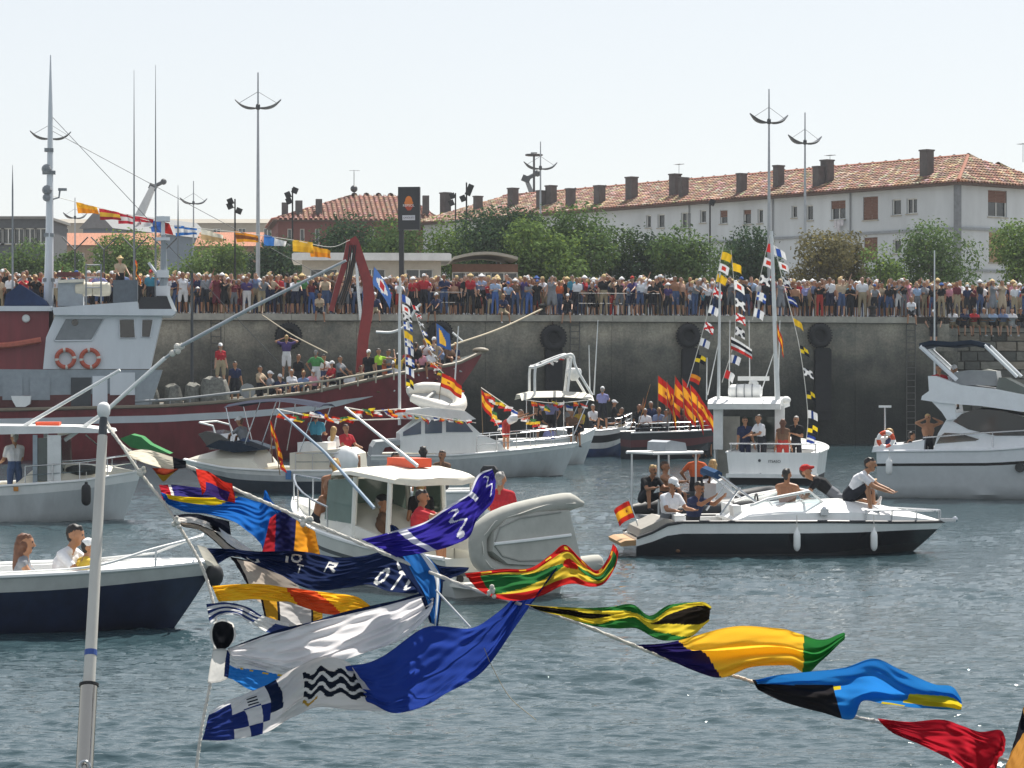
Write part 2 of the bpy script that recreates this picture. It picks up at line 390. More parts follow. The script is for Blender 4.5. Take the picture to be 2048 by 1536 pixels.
# railing posts at the edge, a few mooring bollards
def bollard(px, lab):
    c = QF.pick(px, 629, .35); t = tag(MB().lathe((0, 0, 0), [(.22, 0), (.2, .05), (.13, .12), (.12, .34), (.2, .4), (.22, .46), (.17, .52), (.05, .54)], 14).build('mooring_bollard', M('bollard_iron', '#2b2b2c', rough=.6, metal=.5), smooth=True), lab, 'bollard', 'mooring bollards on the quay edge')
    t.location = QF.w((c.x, .32, QZ+.001))
bollard(1085, 'black iron mooring bollard on quay edge holding the fishing vessel rope'); bollard(1745, 'black iron mooring bollard on quay edge near the ladder')
def rail_post(px, h, lab, px2=None):
    a = QF.pick(px, 629, .22)
    t = thing('edge_railing', lab, 'railing', QF.w((a.x, .22, QZ)), QF.rz, 'railings on the quay edge')
    MB().tube([(0, 0, 0), (0, 0, h)], .018, 6).build('post', DGREY, t)
    if px2:
        b = QF.pick(px2, 629, .22); d = b.x-a.x
        MB().tube([(d, 0, 0), (d, 0, h)], .018, 6).build('post', DGREY, t)
        for q in (1., .55): MB().tube([(0, 0, h*q-.02), (d, 0, h*q-.02)], .014, 6).build('rail', DGREY, t)
rail_post(1157, 1.05, 'grey railing on the quay edge in front of the crowd, nearer the pier sign', 1320)
rail_post(860, 1.05, 'grey railing on the quay edge beside the tall black sign', 935)
# ------------------------------------------------------------------ buildings
ROOF_C = [rgb(c) for c in ('#957059', '#a07b63', '#88624d', '#ae917a', '#8f6b57', '#bea78f', '#785a4a', '#98735d')]
def tile_mat():
    m = bpy.data.materials.new('clay_roof_tile'); m.use_nodes = True; nt = m.node_tree; b = nt.nodes['Principled BSDF']
    a = nt.nodes.new('ShaderNodeAttribute'); a.attribute_name = 'tint'; nt.links.new(a.outputs['Color'], b.inputs['Base Color']); b.inputs['Roughness'].default_value = .85
    return m
TILE = tile_mat(); CLAYB = M('roof_underlay', '#6e4230', rough=.9, var=.2)
def hip_slope(parent, e0, e1, r0, r1, pitch=.3, seg=.45, rad=.1, seed=1, palette=ROOF_C):
    """rows of barrel tiles on a roof plane whose eave runs e0-e1 and ridge r0-r1"""
    g = random.Random(seed); e0, e1, r0, r1 = map(Vector, (e0, e1, r0, r1)); ax = (e1-e0); L = ax.length; ax.normalize()
    up = (r0-e0)-ax*(r0-e0).dot(ax); H = up.length; up.normalize(); nn = ax.cross(up); nn = nn if nn.z > 0 else -nn
    a0 = (r0-e0).dot(ax); a1 = (r1-e0).dot(ax)
    MB().add([e0, e1, r1, r0], [(0, 1, 2, 3)]).build('roof_underlay', CLAYB, parent)
    vs, fs, cols = [], [], []
    for i in range(int(L/pitch)):
        x = (i+.5)*pitch
        h = H if a0 <= x <= a1 else (H*x/max(a0, .01) if x < a0 else H*(L-x)/max(L-a1, .01))
        k = 0; y = -.08
        while y < h-.05:
            y1 = min(y+seg*1.12, h); base = e0+ax*x; o = len(vs); j = g.uniform(-.012, .012); c = g.choice(palette); c = tuple(q*g.uniform(.75, 1.2) for q in c)
            for (yy, lift, rr) in ((y, .05+j, rad*1.12), (y1, .015, rad*.9)):
                for q in range(5):
                    an = math.pi*q/4; vs.append(base+up*yy+ax*(-math.cos(an)*rr)+nn*(math.sin(an)*rr+lift))
            fs += [(o+q, o+q+1, o+q+6, o+q+5) for q in range(4)]; cols += [c]*4
            y += seg
    me = bpy.data.meshes.new('roof_tiles'); me.from_pydata([tuple(v) for v in vs], [], fs); me.materials.append(TILE)
    at = me.attributes.new('tint', 'FLOAT_COLOR', 'FACE'); at.data.foreach_set('color', np.array([(*c, 1) for c in cols], dtype=np.float32).ravel())
    o = link('roof_tiles', me, parent); o['kind'] = 'stuff'; return o
def wall_open(mb, L0, L1, z0, z1, ops, depth=.18, axis=1, pos=0., inward=1, m=0):
    """a wall sheet with real openings and reveals; ops = (a0, a1, b0, b1)"""
    xs = sorted({L0, L1, *[o[0] for o in ops], *[o[1] for o in ops]}); zs = sorted({z0, z1, *[o[2] for o in ops], *[o[3] for o in ops]})
    def pt(a, d, z): return (a, pos+d*inward, z) if axis == 1 else (pos+d*inward, a, z)
    for i in range(len(xs)-1):
        for j in range(len(zs)-1):
            cx, cz = (xs[i]+xs[i+1])/2, (zs[j]+zs[j+1])/2
            if any(o[0] < cx < o[1] and o[2] < cz < o[3] for o in ops): continue
            mb.add([pt(xs[i], 0, zs[j]), pt(xs[i+1], 0, zs[j]), pt(xs[i+1], 0, zs[j+1]), pt(xs[i], 0, zs[j+1])], [(0, 1, 2, 3)], m)
    for a0, a1, b0, b1 in ops:
        q = [(a0, b0), (a1, b0), (a1, b1), (a0, b1)]
        for i in range(4):
            p, r = q[i], q[(i+1) % 4]
            mb.add([pt(p[0], 0, p[1]), pt(r[0], 0, r[1]), pt(r[0], depth, r[1]), pt(p[0], depth, p[1])], [(0, 1, 2, 3)], m)
STUCCO = M('weathered_white_stucco', '#bcc1c4', rough=.9, var=.13, scale=.5, bump=.3, stretch=(1, 1, .25), bscale=5)
BROWNSH = M('brown_roller_shutter', '#6d4a3a', rough=.7, var=.2, stretch=(1, 1, 12), scale=3)
TANSH = M('tan_shutter', '#9c8460', rough=.7, var=.2)
FRAMEW = M('window_frame_white', '#d6d7d3', rough=.5, var=.06)
CHIM = M('chimney_grey_render', '#565150', rough=.9, var=.25, scale=2)
def window(parent, a0, a1, b0, b1, axis=1, pos=0., inward=1, shutter=None, drop=1., sillc=True):
    """frame and panes in an opening; shutter covers the top drop share"""
    def bx(mb, ca, d, cz, wa, dd, hz):
        c = (ca, pos+inward*d, cz) if axis == 1 else (pos+inward*d, ca, cz); s = (wa, dd, hz) if axis == 1 else (dd, wa, hz); mb.box(c, s)
    w, h = a1-a0, b1-b0; ca, cz = (a0+a1)/2, (b0+b1)/2
    k = MB(); t = .06
    bx(k, ca, .15, b0+t/2, w, .06, t); bx(k, ca, .15, b1-t/2, w, .06, t); bx(k, a0+t/2, .151, cz, t, .06, h-2*t); bx(k, a1-t/2, .151, cz, t, .06, h-2*t)
    if w > .8: bx(k, ca, .152, cz, t, .05, h-2*t)
    win = k.build('window', FRAMEW, parent)
    k = MB(); bx(k, ca, .175, cz, w, .012, h); k.build('pane', GLASS, win)
    if sillc: k = MB(); bx(k, ca, -.03, b0-.035, w+.12, .1, .07); k.build('sill', COPE, win)
    if shutter:
        k = MB(); hh = (h-.04)*drop; n = max(2, int(hh/.09))
        for i in range(n): bx(k, ca, .085+.004*(i % 2), b1-.02-(i+.5)*hh/n, w-.03, .03, hh/n-.012)
        k.build('shutter', shutter, win)
    return win
# --- long white apartment block on the right
BF = Frame((27.8, 156, 0), math.atan2(-.782, .623))
ap = thing('apartment_block', 'long pale apartment block with tiled hip roof and chimneys behind the trees', 'building', BF.loc, BF.rz)
EZ, RZ_, BL, BW = 15.2, 17.3, 56., 10.
def bop(x0, y0, x1, y1, o=0., axis=1):
    a = BF.pick(x0, y1, o, axis); b = BF.pick(x1, y0, o, axis); i = 0 if axis == 1 else 1
    return (min(a[i], b[i]), max(a[i], b[i]), min(a.z, b.z), max(a.z, b.z))
W1 = [(bop(1292, 430, 1302, 456), None, 0), (bop(1315, 428, 1329, 456), None, 0), (bop(1362, 424, 1381, 457), None, 0), (bop(1487, 419, 1502, 449), BROWNSH, .3), (bop(1515, 418, 1526, 447), None, 0),
      (bop(1583, 411, 1594, 436), None, 0), (bop(1612, 410, 1626, 441), None, 0), (bop(1662, 400, 1691, 440), BROWNSH, .42), (bop(1726, 392, 1756, 441), BROWNSH, 1.), (bop(1784, 398, 1802, 431), None, 0),
      (bop(1813, 396, 1834, 428), None, 0), (bop(1728, 474, 1755, 521), BROWNSH, 1.), (bop(1786, 479, 1802, 508), None, 0), (bop(1664, 478, 1690, 518), None, 0), (bop(1400, 420, 1412, 446), None, 0), (bop(1815, 478, 1833, 508), None, 0),
      (bop(1440, 420, 1455, 448), BROWNSH, .5)]
W2 = [(bop(1976, 382, 2014, 433, 0., 0), BROWNSH, .45), (bop(1978, 466, 2016, 525, 0., 0), TANSH, 1.)]
k = MB(); wall_open(k, -BL, 0, QZ-.3, EZ, [w[0] for w in W1]); wall_open(k, 0, BW, QZ-.3, EZ, [w[0] for w in W2], axis=0, pos=0., inward=-1)
k.add([(-BL, 0, QZ), (-BL, BW, QZ), (-BL, BW, EZ), (-BL, 0, EZ)], [(0, 1, 2, 3)]); k.add([(-BL, BW, QZ), (0, BW, QZ), (0, BW, EZ), (-BL, BW, EZ)], [(0, 1, 2, 3)])
k.build('wall', STUCCO, ap, fixn=False)
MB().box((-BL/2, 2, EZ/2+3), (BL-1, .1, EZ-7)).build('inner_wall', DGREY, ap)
for (o, sh, dr) in W1: window(ap, *o, shutter=sh, drop=dr or 1)
for (o, sh, dr) in W2: window(ap, *o, axis=0, pos=0., inward=-1, shutter=sh, drop=dr or 1)
GBAND = M('grey_string_course', '#8b9094', rough=.85, var=.15)
for zz in (12.35, 9.75):
    k = MB(); k.box((-BL/2, -.06, zz), (BL, .118, .16)); k.box((.06, BW/2-.06, zz), (.118, BW, .16)); k.build('string_course', GBAND, ap)
MB().box((.03, -.03, (QZ+EZ)/2), (.34, .34, EZ-QZ-.1)).build('corner_pilaster', M('dark_corner_render', '#767a7e', rough=.9, var=.2), ap)
for px in (1378, 1700, 1545):
    a = BF.pick(px, 450, -.08); MB().tube([(a.x, -.08, QZ), (a.x, -.08, EZ-.1)], .05, 6).build('downpipe', MGREY, ap)
rf = MB().box((-BL/2, BW/2, EZ-.08), (BL+1.1, BW+1.1, .14)).build('roof', M('eave_soffit', '#5a4a42', rough=.9), ap)
ov = .62; i0, i1 = 3.5, 4.
r0 = (-BL+i1, BW/2, RZ_); r1 = (-i0, BW/2, RZ_)
hip_slope(rf, (-BL-ov, -ov, EZ), (ov, -ov, EZ), r0, r1, seed=3)
hip_slope(rf, (ov, -ov, EZ), (ov, BW+ov, EZ), r1, r1, seed=4)
hip_slope(rf, (ov, BW+ov, EZ), (-BL-ov, BW+ov, EZ), r1, r0, pitch=1.2, seg=1.6, rad=.3, seed=5)
k = MB(); k.tube([Vector(r0)+Vector((0, 0, .06)), Vector(r1)+Vector((0, 0, .06))], .13, 6); k.tube([Vector(r1)+Vector((0, 0, .06)), Vector((ov, -ov, EZ+.08))], .12, 6)
k.build('ridge_tiles', M('ridge_clay', '#8d543c', rough=.85, var=.25, scale=6), rf)
# chimneys: (x, top, foot, width px)
for px, yt, yb, wp in ((885, 387, 420, 18), (950, 394, 422, 12), (1020, 378, 416, 17), (1076, 383, 418, 12), (1096, 373, 412, 18), (1135, 379, 416, 13), (1193, 373, 414, 18), (1257, 356, 402, 20), (1344, 350, 394, 19),
                       (1361, 357, 397, 12), (1477, 349, 395, 13), (1551, 333, 378, 15), (1631, 335, 378, 17), (1648, 322, 370, 21), (1847, 302, 356, 22)):
    # a chimney stands on the front slope: its depth follows from where its foot meets the slope
    oo = 3.0
    for _ in range(6):
        a = BF.pick(px, yb, oo); oo = min(4.6, max(.4, (a.z-EZ)/(RZ_-EZ)*(BW/2+ov)-ov))
    a = BF.pick(px, yb, oo); t = BF.pick(px, yt, oo); W = BF.w((a.x, oo, 0)); w = wp*W.y/FPX*1.02
    c = MB(); c.box((a.x, oo+.3, (a.z-.4+t.z)/2), (w*.92, .62, t.z-a.z+.4)); c.box((a.x, oo+.3, t.z+.05), (w*1.02, .74, .1))
    ch = c.build('chimney', CHIM, rf)
k = MB()
def aerial(mb, b, h, s=1.):
    mb.tube([b, b+Vector((0, 0, h))], .02, 4)
    for q in range(4): mb.tube([b+Vector((-.3*s+.2*q, -.25*s, h-.05)), b+Vector((-.3*s+.2*q, .25*s, h-.05))], .012, 4)
    mb.tube([b+Vector((-.4*s, 0, h-.05)), b+Vector((.5*s, 0, h-.05))], .014, 4)
for px, py, h in ((1358, 352, .9), (1660, 324, .5), (2046, 318, 1.0), (1418, 395, .5)):
    a = BF.pick(px, py, 4.); aerial(k, Vector((a.x, 4., a.z-.2)), h+.2)
k.build('aerial', DGREY, rf)
# washing on a line by a window
k = MB(); a = BF.pick(1676, 440, -.25)
for i, hh in enumerate((.55, .8, .4)): k.prism([(a.x-.35+.3*i, a.z-hh), (a.x-.12+.3*i, a.z-hh*.96), (a.x-.1+.3*i, a.z), (a.x-.36+.3*i, a.z)], -.27, -.25)
tag(k.build('washing', M('washing_cloth', '#b9b6ba', rough=.9, var=.25), ap), 'washing hung below a window')
# --- maroon building with a pyramid roof on the left of the sign
MAR = M('maroon_render', '#70453f', rough=.9, var=.2, scale=.8)
mbF = Frame(P(760, 500, 200)*1, R(8)); mbF = Frame((mbF.loc.x, 200, 0), R(8))
bd = thing('maroon_building', 'maroon building with a low pyramid tiled roof left of the black sign', 'building', mbF.loc, mbF.rz)
x0 = mbF.pick(556, 480, 0).x; x1 = mbF.pick(872, 480, 0).x; ez = mbF.pick(600, 440, 0).z; pk = mbF.pick(708, 391, 6.); pk2 = mbF.pick(810, 392, 6.)
k = MB(); ops = [(mbF.pick(p, 480, 0).x, mbF.pick(p+9, 480, 0).x, ez-2.0, ez-.7) for p in (575, 600, 630, 700, 740)]
wall_open(k, x0, x1, QZ, ez, ops); k.add([(x0, 0, QZ), (x0, 12, QZ), (x0, 12, ez), (x0, 0, ez)], [(0, 1, 2, 3)]); k.add([(x1, 0, QZ), (x1, 12, QZ), (x1, 12, ez), (x1, 0, ez)], [(0, 1, 2, 3)])
k.add([(x0, 12, QZ), (x1, 12, QZ), (x1, 12, ez), (x0, 12, ez)], [(0, 1, 2, 3)]); k.build('wall', MAR, bd, fixn=False)
for o in ops: window(bd, *o)
rf = MB().box(((x0+x1)/2, 6, ez-.05), (x1-x0+.8, 12.8, .1)).build('roof', M('eave_soffit', '#5a4a42'), bd)
pal = [rgb(c) for c in ('#8a6150', '#936a58', '#805a4a', '#9a7262')]
A, B_, C_, D_ = (x0-.4, -.4, ez), (x1+.4, -.4, ez), (x1+.4, 12.4, ez), (x0-.4, 12.4, ez); p1 = (pk.x, 6, pk.z); p2 = (pk2.x, 6, pk.z)
hip_slope(rf, A, B_, p1, p2, pitch=.4, seg=.6, rad=.13, seed=8, palette=pal); hip_slope(rf, D_, A, p1, p1, pitch=.4, seg=.6, rad=.13, seed=9, palette=pal)
hip_slope(rf, B_, C_, p2, p2, pitch=.4, seg=.6, rad=.13, seed=10, palette=pal); hip_slope(rf, C_, D_, p2, p1, pitch=1., seg=1.4, rad=.3, seed=11, palette=pal)
for px, yt, yb, w in ((570, 405, 440, .5), (598, 401, 440, .55), (638, 398, 438, .5), (852, 391, 425, .5)):
    a = mbF.pick(px, yb, 1.); t = mbF.pick(px, yt, 1.); MB().box((a.x, 1.2, (a.z-.5+t.z)/2), (w, .6, t.z-a.z+.5)).build('chimney', CHIM, rf)
k = MB(); k.tube([(pk.x, 6, pk.z-.1), (pk.x, 6, pk.z+1.9)], .03, 5); k.sphere((pk.x, 6, pk.z+.55), .3, n=8, k=6); aerial(k, Vector((pk.x, 6, pk.z+1)), 1.1); k.build('aerial', DGREY, rf)
# --- low kiosk with a flat white roof and the brown pavilion beside it
BEIGE = M('beige_render', '#b3ada0', rough=.85, var=.1)
def kiosk(name, lab, px0, px1, yroof, ybody, Y, mw, mr_, rt=.28, over=.5, curved=False):
    F = Frame((P((px0+px1)/2, 600, Y).x, Y, 0), R(4)); a = F.pick(px0, yroof, 0); b = F.pick(px1, yroof, 0); zb = F.pick(px0, ybody, 0).z
    t = thing(name, lab, 'kiosk', F.loc, F.rz)
    ops = [(lerp(a.x, b.x, q)-.7, lerp(a.x, b.x, q)+.7, QZ+1., zb-.4) for q in (.2, .5, .8)]
    k = MB(); wall_open(k, a.x+over, b.x-over, QZ, zb, ops); 
    for xx in (a.x+over, b.x-over): k.add([(xx, 0, QZ), (xx, 5, QZ), (xx, 5, zb), (xx, 0, zb)], [(0, 1, 2, 3)])
    k.add([(a.x+over, 5, QZ), (b.x-over, 5, QZ), (b.x-over, 5, zb), (a.x+over, 5, zb)], [(0, 1, 2, 3)]); k.build('wall', mw, t, fixn=False)
    for o in ops: window(t, *o)
    k = MB()
    if curved:
        n = 12; top = [(lerp(a.x, b.x, i/n), zb+rt*.3+(a.z-zb)*math.sin(math.pi*(.15+.7*i/n))) for i in range(n+1)]; k.prism(top+[(p[0], p[1]-.14) for p in reversed(top)], -.7, 5.6)
    else:
        k.prism([(a.x, zb), (b.x, zb), (b.x, a.z-.06), (b.x-.1, a.z), (a.x+.1, a.z), (a.x, a.z-.06)], -over, 5+over)
    k.build('roof', mr_, t)
kiosk('kiosk', 'low beige kiosk with a flat white roof behind the crowd', 584, 902, 506, 521, 126, BEIGE, OFFW)
kiosk('pavilion', 'low brown pavilion with a thin pale curved roof behind the crowd', 906, 1034, 509, 528, 127, M('brown_cladding', '#6a4c3c', rough=.8, var=.2), COPE, rt=.4, curved=True)
# --- far left: long pale shed roof, blue grey gabled shed, tiled cottages
FARC = M('far_shed_cladding', '#9a9285', rough=.9, var=.12, scale=.1)
def far_box(name, lab, cat, px0, px1, yt, Y, m, roofm=None, gable=0., depth=12., rz=0., split=True, win=0):
    a = P(px0, yt, Y); b = P(px1, yt, Y); c = (a+b)/2; w = (b.x-a.x); z1 = a.z
    t = thing(name, lab, cat, (c.x, Y, 0), rz)
    ops = [(-w/2+w*(i+.5)/win-.5, -w/2+w*(i+.5)/win+.5, z1-1.9, z1-.7) for i in range(win)]
    k = MB(); wall_open(k, -w/2, w/2, QZ, z1, ops)
    for xx in (-w/2, w/2): k.add([(xx, 0, QZ), (xx, depth, QZ), (xx, depth, z1), (xx, 0, z1)], [(0, 1, 2, 3)])
    k.add([(-w/2, depth, QZ), (w/2, depth, QZ), (w/2, depth, z1), (-w/2, depth, z1)], [(0, 1, 2, 3)]); k.build('wall', m, t, fixn=False)
    for o in ops: window(t, *o)
    k = MB()
    if gable > 0: k.prism([(-w/2-.3, z1-.05), (w/2+.3, z1-.05), (0, z1+gable)], -.3, depth+.3)
    elif gable < 0: k.prism([(-.4, z1-.02), (depth+.4, z1-.02), (depth/2, z1-gable)], -w/2-.3, w/2+.3, axis=0)
    else: k.box((0, depth/2, z1+.1), (w+.5, depth+.5, .2))
    k.build('roof', roofm or m, t); return t
ROOFO = M('far_orange_tiles', '#a06a50', rough=.9, var=.25, scale=1.5, stretch=(8, 1, 1))
far_box('long_shed', 'very long low beige shed along the far left skyline', 'building', -150, 560, 446, 330, FARC, M('shed_roof', '#8b857a', rough=.9, var=.1, scale=.2), gable=-1.0, depth=16, win=14)
far_box('gabled_shed', 'blue grey gabled shed behind the fishing vessel mast', 'building', 163, 226, 456, 240, M('blue_grey_cladding', '#5d6b78', rough=.8, var=.1), M('shed_sheet', '#6a6d70', rough=.7), gable=1.7, depth=22, rz=R(-18))
far_box('tiled_cottage', 'low cottage with an orange tiled roof left of the gabled shed', 'building', 96, 300, 490, 225, M('cottage_wall', '#8d7b68', rough=.9, var=.15), ROOFO, gable=-1.3, depth=8, win=5)
far_box('tiled_cottage', 'low cottage with an orange tiled roof left of the tall white lamp post', 'building', 395, 512, 492, 215, M('cottage_wall', '#8d7b68'), ROOFO, gable=-1.4, depth=8, win=3)
far_box('dark_office', 'dark flat roofed harbour office at the far left edge', 'building', -60, 92, 438, 190, M('dark_office_wall', '#4a4e52', rough=.7, var=.2), M('office_roof', '#6b6a66'), depth=9, win=7)
# ------------------------------------------------------------------ tall sign
sg = P(819, 545, 122); sF = Frame((sg.x, 122, 0), R(-6))
t = thing('tower_sign', 'tall black pier sign with an orange sun logo and white lettering', 'sign', sF.loc, sF.rz)
BLK = M('sign_black', '#202328', rough=.4, var=.15)
a = sF.pick(797, 460, 0); b = sF.pick(840, 374, 0); pl = sF.pick(803, 500, 0).x
k = MB(); k.box(((a.x+b.x)/2, 0, (a.z+b.z)/2), (b.x-a.x, .34, b.z-a.z)); k.build('panel', BLK, t)
MB().box((pl, .02, (QZ+a.z)/2), (.22, .26, a.z-QZ)).build('post', BLK, t)
cx = (a.x+b.x)/2; cz = lerp(a.z, b.z, .62)
k = MB(); n = 18; k.prism([(cx+.22*math.cos(2*math.pi*i/n)*(1.1 if math.sin(2*math.pi*i/n) < 0 else .8), cz+.1+.25*math.sin(2*math.pi*i/n)) for i in range(n)], -.19, -.16); k.build('logo', M('logo_orange', '#d97b2a', rough=.5), t)
k = MB(); k.prism([(cx-.24, cz-.12), (cx+.24, cz-.12), (cx+.1, cz-.34), (cx-.05, cz-.36)], -.19, -.16); k.build('logo', M('logo_red', '#b2452c', rough=.5), t)
k = MB(); k.box((cx, -.18, lerp(a.z, b.z, .28)), (.62, .03, .24)); k.build('name_plate', M('plate_white', '#c9ccd2', rough=.5), t)
def text(s_, size, loc, rot, m, parent, name='lettering', align='CENTER', ext=.004):
    c = bpy.data.curves.new(name, 'FONT'); c.body = s_; c.size = size; c.align_x = align; c.align_y = 'CENTER'; c.extrude = ext; c.materials.append(m)
    o = link(name, c); dg = bpy.context.evaluated_depsgraph_get(); me = bpy.data.meshes.new_from_object(o.evaluated_get(dg)); bpy.data.objects.remove(o)
    o = link(name, me, parent); o.location = loc; o.rotation_euler = rot; return o
text('REPSOL', .17, (cx, -.20, cz-.12), (R(90), 0, 0), M('letter_white', '#e6e6e6', rough=.5, var=0), t)
text('GASOLEO', .12, (cx, -.20, lerp(a.z, b.z, .28)), (R(90), 0, 0), M('letter_dark', '#30353c', rough=.5, var=0), t)
# ------------------------------------------------------------------ gull wing lamp posts, all one height
LPH = 12.65
def lamp_post(px, ytop, rz, lab, fill=None):
    z = QZ+LPH; Y = (z-CAMZ)*FPX/(HOR-ytop); b = P(px, 545, Y)
    t = thing('lamp_post', lab, 'lamp post', (b.x, Y, QZ), rz, 'gull wing lamp posts on the quay')
    MB().tube([(0, 0, 0), (0, 0, 1.0), (0, 0, 6), (0, 0, LPH)], [.14, .12, .09, .035], 8).build('pole', M('lamp_post_paint', '#9ea3a8', rough=.45, metal=.3, var=.1), t, smooth=True)
    for s in (-1, 1):
        w = 10.9
        k = MB(); pts = spline([(s*.02, 0, w-.05), (s*.45, 0, w-.02), (s*.85, 0, w+.12), (s*1.18, 0, w+.38)], 8)
        rings = []
        for i, p in enumerate(pts):
            u = i/8; wd = .06+.2*math.sin(math.pi*min(1, u*1.05))**.7; th = .05+.07*math.sin(math.pi*u); rings.append([(p[0], -wd, p[2]), (p[0], -wd*.5, p[2]-th), (p[0], wd*.5, p[2]-th), (p[0], wd, p[2]), (p[0], 0, p[2]+.03)])
        k.loft(rings, caps=True); k.build('lamp_head', M('lamp_head_grey', '#4b5056', rough=.45, var=.15), t)
        MB().tube([(s*.03, 0, w+.75), (s*.95, 0, w+.2)], .012, 4).build('stay', DGREY, t)
    MB().lathe((0, 0, 10.75), [(.08, 0), (.11, .05), (.11, .25), (.06, .3)], 8).build('collar', DGREY, t)
    return t
lamp_post(516, 145, 0, 'tall pale lamp post with gull wing lamps, nearest and left of centre')
lamp_post(1538, 178, R(25), 'tall lamp post rising behind the boat with two white masts')
lamp_post(1610, 225, R(28), 'lamp post in front of the white apartment block, right of a taller one')
lamp_post(1081, 283, R(20), 'lamp post with gull wing lamps above the row of chimneys')
lamp_post(387, 362, R(30), 'small distant lamp post between the sheds and the tall pale lamp post')
lamp_post(101, 215, R(18), 'lamp post behind the mast of the red fishing vessel')
lamp_post(150, 395, R(40), 'most distant small lamp post above the gabled shed')
# ring head mast behind the chimneys
Y = 200.; b = P(1068, 310, Y); t = thing('mast_light', 'dark floodlight mast with a flat ring head behind the chimneys', 'lamp post', (b.x, Y, QZ))
h = b.z-QZ; MB().tube([(0, 0, 0), (0, 0, h)], [.16, .08], 8).build('pole', DGREY, t)
k = MB(); k.torus((0, 0, h), .65, .07, axis=2); k.box((0, 0, h), (1.3, .1, .08)); k.box((0, 0, h+.12), (.5, .5, .14)); k.build('ring_head', DGREY, t)
# floodlight and camera poles
def flood_pole(px, ytop, Y, heads, lab):
    b = P(px, ytop, Y); t = thing('floodlight_pole', lab, 'pole', (b.x, Y, QZ), 0, 'slim dark floodlight poles'); h = b.z-QZ
    MB().tube([(0, 0, 0), (0, 0, h)], [.07, .045], 6).build('pole', BLACK, t)
    for i, (dx, dz) in enumerate(heads):
        k = MB(); x, z = dx*Y/FPX, h-dz*Y/FPX; k.box((x, -.05, z), (.34, .26, .36), ry=.4*(1 if dx > 0 else -1)); k.tube([(0, 0, z-.1), (x, 0, z-.1)], .03, 5); k.build('floodlight', BLACK, t)
flood_pole(470, 398, 150, ((-9, 5), (-10, 14), (8, 24)), 'slim dark pole with three floodlights left of the tall pale lamp post')
flood_pole(585, 376, 150, ((5, 5), (-9, 14), (-7, 26)), 'slim dark pole with three floodlights above the maroon building')
flood_pole(933, 365, 150, ((8, 10), (4, 20), (-7, 32)), 'slim dark pole with three floodlights right of the black sign')
flood_pole(911, 386, 165, ((-6, 6), (-8, 20)), 'slim dark pole with two floodlights right beside the black sign')
flood_pole(1420, 402, 150, ((4, 3),), 'slim dark pole with one lamp in front of the apartment block')
# harbour cranes far behind
def crane(x0, y0, x1, y1, Y, w, lab, m):
    a = P(x0, y0, Y); b = P(x1, y1, Y); t = thing('harbour_crane', lab, 'crane', (a.x, Y, QZ)); o = Vector((a.x, Y, QZ)); d = (b-a).normalized(); s = Vector((d.z, 0, -d.x))*w
    k = MB(); A0, B0 = a-o, b-o; A0 = A0-d*3
    ring = lambda p, q: [p+s*q+Vector((0, w*q, 0)), p-s*q+Vector((0, w*q, 0)), p-s*q-Vector((0, w*q, 0)), p+s*q-Vector((0, w*q, 0))]
    k.loft([ring(A0, 1.), ring(B0, .5)], caps=True); k.build('jib', m, t)
    k = MB(); k.box((0, 0, (A0.z)/2+.3), (w*3, w*3, max(.5, A0.z+1))); k.build('tower', m, t)
    k = MB(); k.tube([B0, B0+Vector((1.0, 0, .5))], .2, 6); k.sphere(B0+Vector((1.1, 0, .55)), .33, n=8); k.box(B0, (.8, .5, .6), ry=.4); k.build('jib_head', DGREY, t)
crane(280, 430, 306, 374, 260, .55, 'white mobile crane jib standing above the far left sheds', M('crane_white', '#c2c4c4', rough=.6, var=.1))
crane(1064, 388, 1052, 358, 240, .35, 'small crane jib tip behind the long tiled roof', M('crane_grey', '#777a7c', rough=.6))
# ------------------------------------------------------------------ trees
def leaf_mat(name, col, var=.35):
    m = bpy.data.materials.new(name); m.use_nodes = True; nt = m.node_tree; nt.nodes.remove(nt.nodes['Principled BSDF']); out = nt.nodes['Material Output']
    a = nt.nodes.new('ShaderNodeAttribute'); a.attribute_name = 'tint'
    mu = nt.nodes.new('ShaderNodeMix'); mu.data_type = 'RGBA'; mu.blend_type = 'MULTIPLY'; mu.inputs[0].default_value = 1; mu.inputs[6].default_value = (*rgb(col), 1)
    nt.links.new(a.outputs['Color'], mu.inputs[7])
    d = nt.nodes.new('ShaderNodeBsdfDiffuse'); t = nt.nodes.new('ShaderNodeBsdfTranslucent'); mx = nt.nodes.new('ShaderNodeMixShader'); mx.inputs[0].default_value = .3
    nt.links.new(mu.outputs[2], d.inputs[0]); nt.links.new(mu.outputs[2], t.inputs[0]); nt.links.new(d.outputs[0], mx.inputs[1]); nt.links.new(t.outputs[0], mx.inputs[2]); nt.links.new(mx.outputs[0], out.inputs[0])
    return m
LEAF = {k: leaf_mat('leaf_'+k, c) for k, c in (('green', '#536842'), ('dark', '#3e513d'), ('olive', '#686447'), ('bright', '#627846'))}
BARK = M('tree_bark', '#5b5248', rough=.95, var=.3, scale=6, bump=.5)
